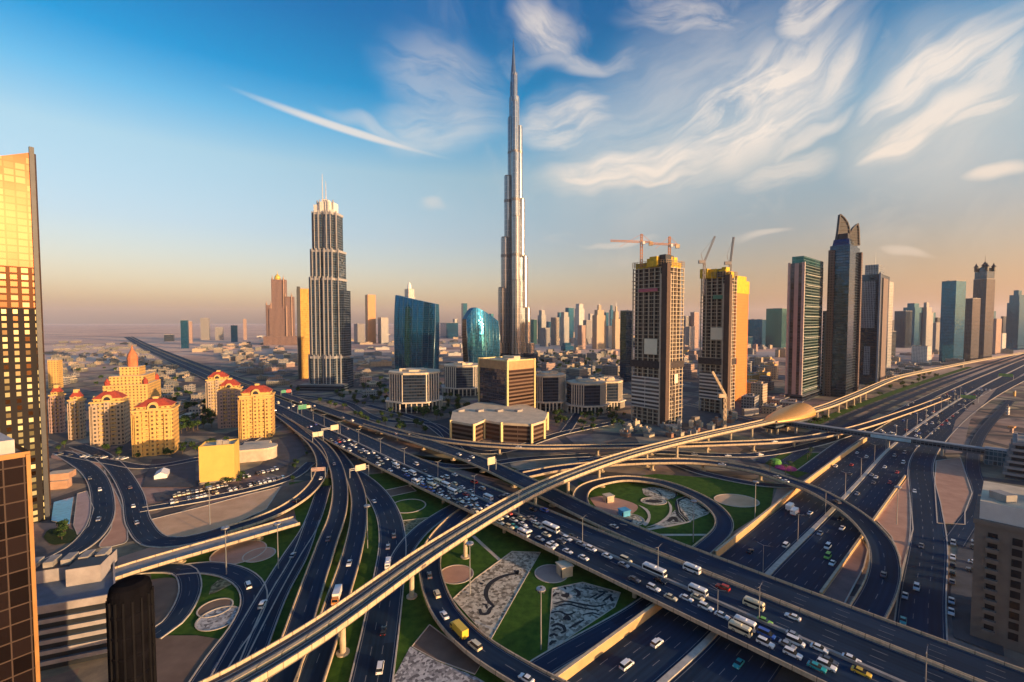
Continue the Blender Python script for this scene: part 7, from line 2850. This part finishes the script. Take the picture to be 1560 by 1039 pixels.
def grove(label, group, poly, n, kinds, seed, sc_=(0.8, 1.3), rad=2.0):
    rng = random.Random(seed)
    xs, ys = [p[0] for p in poly], [p[1] for p in poly]
    made = t = 0
    while made < n and t < n * 30:
        t += 1
        px, py = rng.uniform(min(xs), max(xs)), rng.uniform(min(ys), max(ys))
        if not inside(px, py, poly):
            continue
        c = P(px, py, 0)
        if blocked(c, 1.5) or taken(c, 1.0):
            continue
        made += 1
        c.z = 0.0
        plant(rng.choice(kinds), c, rng.uniform(*sc_), rng.uniform(0, 6.3), label, group)


TR = [('tree', 1), ('tree', 2), ('tree', 3)]
PA = [('palm', 4), ('palm', 5)]
grove('leafy street tree among the gardens around the octagonal offices', 'trees around the offices', [(545, 590), (600, 575), (735, 600), (740, 625), (690, 640), (660, 640), (600, 640), (560, 615)], 80, TR, 1, (1.0, 1.6))
grove('tall garden tree in the dark green park at the foot of the tallest tower', 'park trees below the tallest tower', [(806, 540), (870, 532), (950, 545), (945, 575), (870, 570), (815, 565)], 62, TR, 2, (1.2, 2.0))
grove('leafy tree in the square in front of the ribbed offices', 'trees before the ribbed offices', [(832, 632), (950, 628), (955, 655), (880, 662), (835, 655)], 34, TR, 3)
grove('leafy tree in the planted strip along the boulevard below the stepped hotel tower', 'boulevard trees', [(430, 590), (560, 600), (600, 640), (690, 660), (680, 670), (560, 650), (450, 620)], 40, TR, 13, (.9, 1.4))
grove('roadside tree in the green strip between the highway and the right hand towers', 'trees below the right hand towers', [(1200, 650), (1260, 625), (1340, 590), (1420, 566), (1430, 575), (1330, 610), (1260, 650)], 36, TR, 14, (.9, 1.4))
grove('dark tree in the dense garden behind the nearest red roofed block', 'garden trees by the red roofed blocks', [(268, 622), (325, 612), (335, 650), (275, 662)], 40, TR, 4, (1.0, 1.5))
grove('street tree along the pavement below the red roofed blocks', 'street trees below the red roofed blocks', [(80, 672), (190, 690), (300, 680), (360, 672), (360, 682), (300, 692), (190, 704), (80, 690)], 24, TR, 5, (.7, 1.0))
grove('garden tree between the villas left of the big highway', 'villa garden trees', [(90, 560), (160, 545), (250, 560), (310, 600), (262, 640), (150, 600)], 40, TR, 6, (1.0, 1.5))
grove('date palm standing in the lawns of the interchange', 'palms of the interchange', [(1150, 700), (1260, 690), (1250, 720), (1180, 730)], 8, PA, 7, (.6, .9))
grove('date palm on the planted strip by the metro line at the right', 'palms along the metro line', [(1262, 612), (1330, 578), (1400, 560), (1410, 570), (1330, 600), (1290, 622)], 14, PA, 8, (.9, 1.3))
grove('small tree in the sandy plot by the round white lawn', 'small trees of the left plots', [(455, 690), (480, 700), (470, 730), (430, 740), (440, 700)], 6, TR, 9, (.5, .8))
grove('roadside shrub tree under the flyovers left of the metro viaduct', 'shrub trees under the flyovers', [(560, 700), (640, 722), (700, 750), (660, 770), (600, 730)], 14, TR, 10, (.35, .6))
grove('clipped tree in the dark garden by the turquoise pool', 'pool garden trees', [(68, 818), (76, 808), (104, 806), (112, 816), (90, 828)], 9, TR, 11, (.5, .8))
grove('small tree at the edge of the car park by the yellow cube', 'trees of the car park', [(300, 748), (340, 738), (400, 716), (404, 722), (350, 744)], 8, TR, 12, (.5, .7))

# flower bed and kiosks
fb_ = MB()
c0 = P(1197, 714, 0)
fb_.lathe((c0.x, c0.y), [(7, 0.3), (6.4, 1.0), (3, 1.5), (0, 1.6)], 20)
tag(fb_.build('flower_bed', plain('magenta_flowers', (0.42, 0.03, 0.16), 0.9, var=0.5, scale=0.5), origin=c0), 'round magenta flower bed beside the curved ramp', 'flower bed')
c0 = P(1181, 708, 0)
fb_ = MB()
fb_.lathe((c0.x, c0.y), [(3.6, 0.3), (4.2, 2.0), (3.2, 4.0), (0, 4.6)], 12)
tag(fb_.build('topiary', plain('bright_topiary', (0.10, 0.30, 0.05), 0.9, var=0.4, scale=0.8), origin=c0), 'bright green clipped bush beside the magenta flower bed', 'bush')


def kiosk(label, px, py, s, h, wallm, roofm):
    c = P(px, py, 0.3)
    r = thing('kiosk', label, 'kiosk', c)
    MB().box(c, s, s, 0.0, h, 0.4).build('walls', wallm, parent=r)
    MB().box(c, s * 1.15, s * 1.15, h, h + .35, 0.4, bottom=True).build('roof', roofm, parent=r)
    MB().box((c.x - s * .2, c.y - s * .5), s * .3, s * .2, 0.3, h * .75, 0.4).build('door', DARK, parent=r)


kiosk('small cream utility kiosk on the pale terrace beside the flyover', 860, 874, 5.0, 4.2, CONC, CREAM)
kiosk('small blue roofed kiosk in the garden inside the loop road', 951, 784, 4.6, 3.0, plain('blue_sheeting', (0.06, 0.33, 0.55), 0.6), plain('blue_sheeting', (.1, .3, .5)))
kiosk('cream utility kiosk on the sand bed inside the loop road', 927, 763, 4.6, 3.6, CONC, CREAM)

# ============================================================== lamps
def lamp_proto(h, arm, high):
    o = bpy.data.objects.new('high_mast' if high else 'street_lamp', None)
    col.objects.link(o)
    m = MB()
    m.cyl((0, 0, 0), (0, 0, h), .16 if not high else .26, .09 if not high else .14, 8)
    m.build('pole', STEEL, parent=o, origin=(0, 0, 0))
    if high:
        m = MB(); m.lathe((0, 0), [(1.2, h - .4), (1.5, h - .2), (1.5, h + .2), (.4, h + .4)], 12); rg = m.build('lamp_ring', STEEL, parent=o, origin=(0, 0, 0))
        for k in range(6):
            a = k * math.pi / 3
            MB().box((1.5 * math.cos(a), 1.5 * math.sin(a)), .5, .5, h - .55, h - .2, a, bottom=True).build('lamp_head', DARK, parent=rg, origin=(0, 0, 0))
    else:
        for s in (1, -1):
            m = MB(); m.beam((0, 0, h - .1), (s * arm, 0, h + .5), .1); am = m.build('arm', STEEL, parent=o, origin=(0, 0, 0))
            MB().box((s * (arm + .35), 0), .9, .32, h + .42, h + .58, bottom=True).build('lamp_head', DARK, parent=am, origin=(0, 0, 0))
    return o


lp = None
mr_ = [p for p in mp_ if 120 < p.y < 620]
acc, k_ = 0.0, 0
for a, b in zip(mr_, mr_[1:]):
    acc += (b - a).length
    if acc > 42:
        acc = 0
        lp = copy_tree(lp) if lp else lamp_proto(14, 2.6, False)
        lp.location = (b.x, b.y, 0.7)
        lp.rotation_euler = (0, 0, math.atan2(b.y - a.y, b.x - a.x) + math.pi / 2)
        lp['label'] = '%s twin arm street lamp counted outward along the highway median' % ORD[k_]
        lp['category'] = 'street lamp'
        lp['group'] = 'lamps of the highway median'
        k_ += 1
hm = None
for lab, px, py in (('tall lighting mast in the lawn between the two rubble beds', 824, 990), ('tall lighting mast in the garden inside the loop road', 1056, 826), ('tall lighting mast by the sand circle under the metro viaduct', 716, 905),
                    ('tall lighting mast at the edge of the pink gravel circles', 424, 868), ('tall lighting mast beside the left loop street', 345, 876), ('tall lighting mast on the sand island right of the curved ramp', 1366, 800),
                    ('tall lighting mast by the oval sand bed', 1150, 790), ('tall lighting mast on the sandy lot below the car park', 320, 800), ('tall lighting mast between the two golden edged ramps and the wide street', 560, 835)):
    hm = copy_tree(hm) if hm else lamp_proto(20, 1.5, True)
    hm.location = P(px, py, 0)
    hm['label'] = lab
    hm['category'] = 'light mast'
    hm['group'] = 'lighting masts'
dk_lamp = None
k_ = 0
for s in range(60, 640, 38):
    i = idx_at(deck, s)
    p, yaw = at_road(deck, i, 0.0)
    dk_lamp = copy_tree(dk_lamp) if dk_lamp else lamp_proto(11, 2.2, False)
    dk_lamp.location = p + Vector((0, 0, .8))
    dk_lamp.rotation_euler = (0, 0, yaw + math.pi / 2)
    dk_lamp['label'] = '%s twin arm street lamp from the bottom along the flyover barrier' % ORD[k_]
    dk_lamp['category'] = 'street lamp'
    dk_lamp['group'] = 'lamps of the flyover barrier'
    k_ += 1


# ============================================================== gantries and signs
def gantry(label, rk, px, py, half0, half1, panels, back=False):
    rd = ROADS[rk]
    z = rd['path'][nearest(rd, P(px, py, 3))[0]].z
    i, off, al = nearest(rd, P(px, py, z + 5.5))
    p, yaw = at_road(rd, i, 0.0, al)
    n = Vector((-math.sin(yaw), math.cos(yaw), 0))
    t = Vector((math.cos(yaw), math.sin(yaw), 0))
    r = thing('sign_gantry', label, 'road sign', p)
    H = 7.2
    for o_ in (half0, half1):
        q = p + n * o_
        MB().cyl((q.x, q.y, p.z), (q.x, q.y, p.z + H + .4), .28, .24, 8).build('post', STEEL, parent=r)
    a, b = p + n * half0, p + n * half1
    m = MB()
    for dz in (0, -1.1):
        m.beam((a.x, a.y, p.z + H + dz), (b.x, b.y, p.z + H + dz), .28)
    m.build('beam', STEEL, parent=r)
    for o_, w_, h_, c in panels:
        q = p + n * o_ - t * .35 * (1 if back else -1)
        m = MB()
        m.box(q, .16, w_, p.z + H - 1.2 - h_ * .3, p.z + H - 1.2 - h_ * .3 + h_, yaw, bottom=True)
        m.build('sign_panel', c, parent=r)


SG = plain('green_sign_face', (0.01, 0.22, 0.12), 0.5, var=0.08)
SC = plain('cream_sign_back', (0.58, 0.50, 0.34), 0.6, var=0.08)
SR = plain('red_sign_face', (0.45, 0.05, 0.05), 0.5, var=0.08)
gantry('green road sign gantry over the farther part of the flyover', 'deck1', 466, 622, -1, -15.2, [(-6, 9, 5, SG), (-12, 4, 3, SC)], True)
gantry('green and red road sign gantry over the upper flyover deck', 'deck2', 452, 596, 7, -7, [(-3, 6, 4, SR), (3.5, 6, 4, SG)], True)
gantry('cream backed sign gantry over the crowded flyover side', 'deck1', 508, 654, 15.2, 1, [(4, 7, 4.5, SC)], True)
gantry('pair of cream backed signs where the ramps leave the flyover', 'l3', 483, 664, 4.2, -4.2, [(-2.1, 4.4, 4, SC), (2.4, 4.0, 4, SC)], True)
gantry('rose coloured sign gantry across the two left ramps', 'v1', 492, 716, 4.2, -4.2, [(0, 8, 2.4, plain('rose_panel', (.50, .32, .27)))], True)
gantry('cream sign gantry over the wide blue street', 'l5', 546, 716, 6.4, -6.4, [(1, 7, 4, SC)], True)
gantry('cream sign panel beside the upper flyover deck', 'deck2', 700, 716, 7, 1, [(5, 6, 5, SC)], True)
gantry('green sign gantry over the far right highway carriageway', 'sz_right', 1484, 607, 9.6, -9.6, [(0, 14, 4, plain('lime_sign_face', (.22, .42, .08)))])
gantry('green sign gantry on the highway farthest to the right', 'sz_right', 1536, 573, 9.6, -9.6, [(0, 18, 5, plain('lime_sign_face', (.2, .4, .1)))])

# the building the picture is taken from: it stands behind the frame and throws its long shade to the left
hs = MB()
hs.box((-4, -44), 46, 46, 0, 100.0, 0.2)
struct(hs, 'viewpoint_building', F_GREY)
# ------------------------------------------------------------------ haze over the whole city
hb = MB()
hb.box((0, 11800), 53000, 29000, -1.0, 860.0, bottom=True)
hm, w = new_mat('haze_air')
pv = w.n('ShaderNodeVolumePrincipled')
pv.inputs['Color'].default_value = (*HAZE_COL, 1)
pv.inputs['Density'].default_value = HAZE
pv.inputs['Anisotropy'].default_value = 0.25
oo = w.n('ShaderNodeOutputMaterial')
w.t.links.new(pv.outputs[0], oo.inputs['Volume'])
hz = hb.build('haze', hm, kind='stuff')
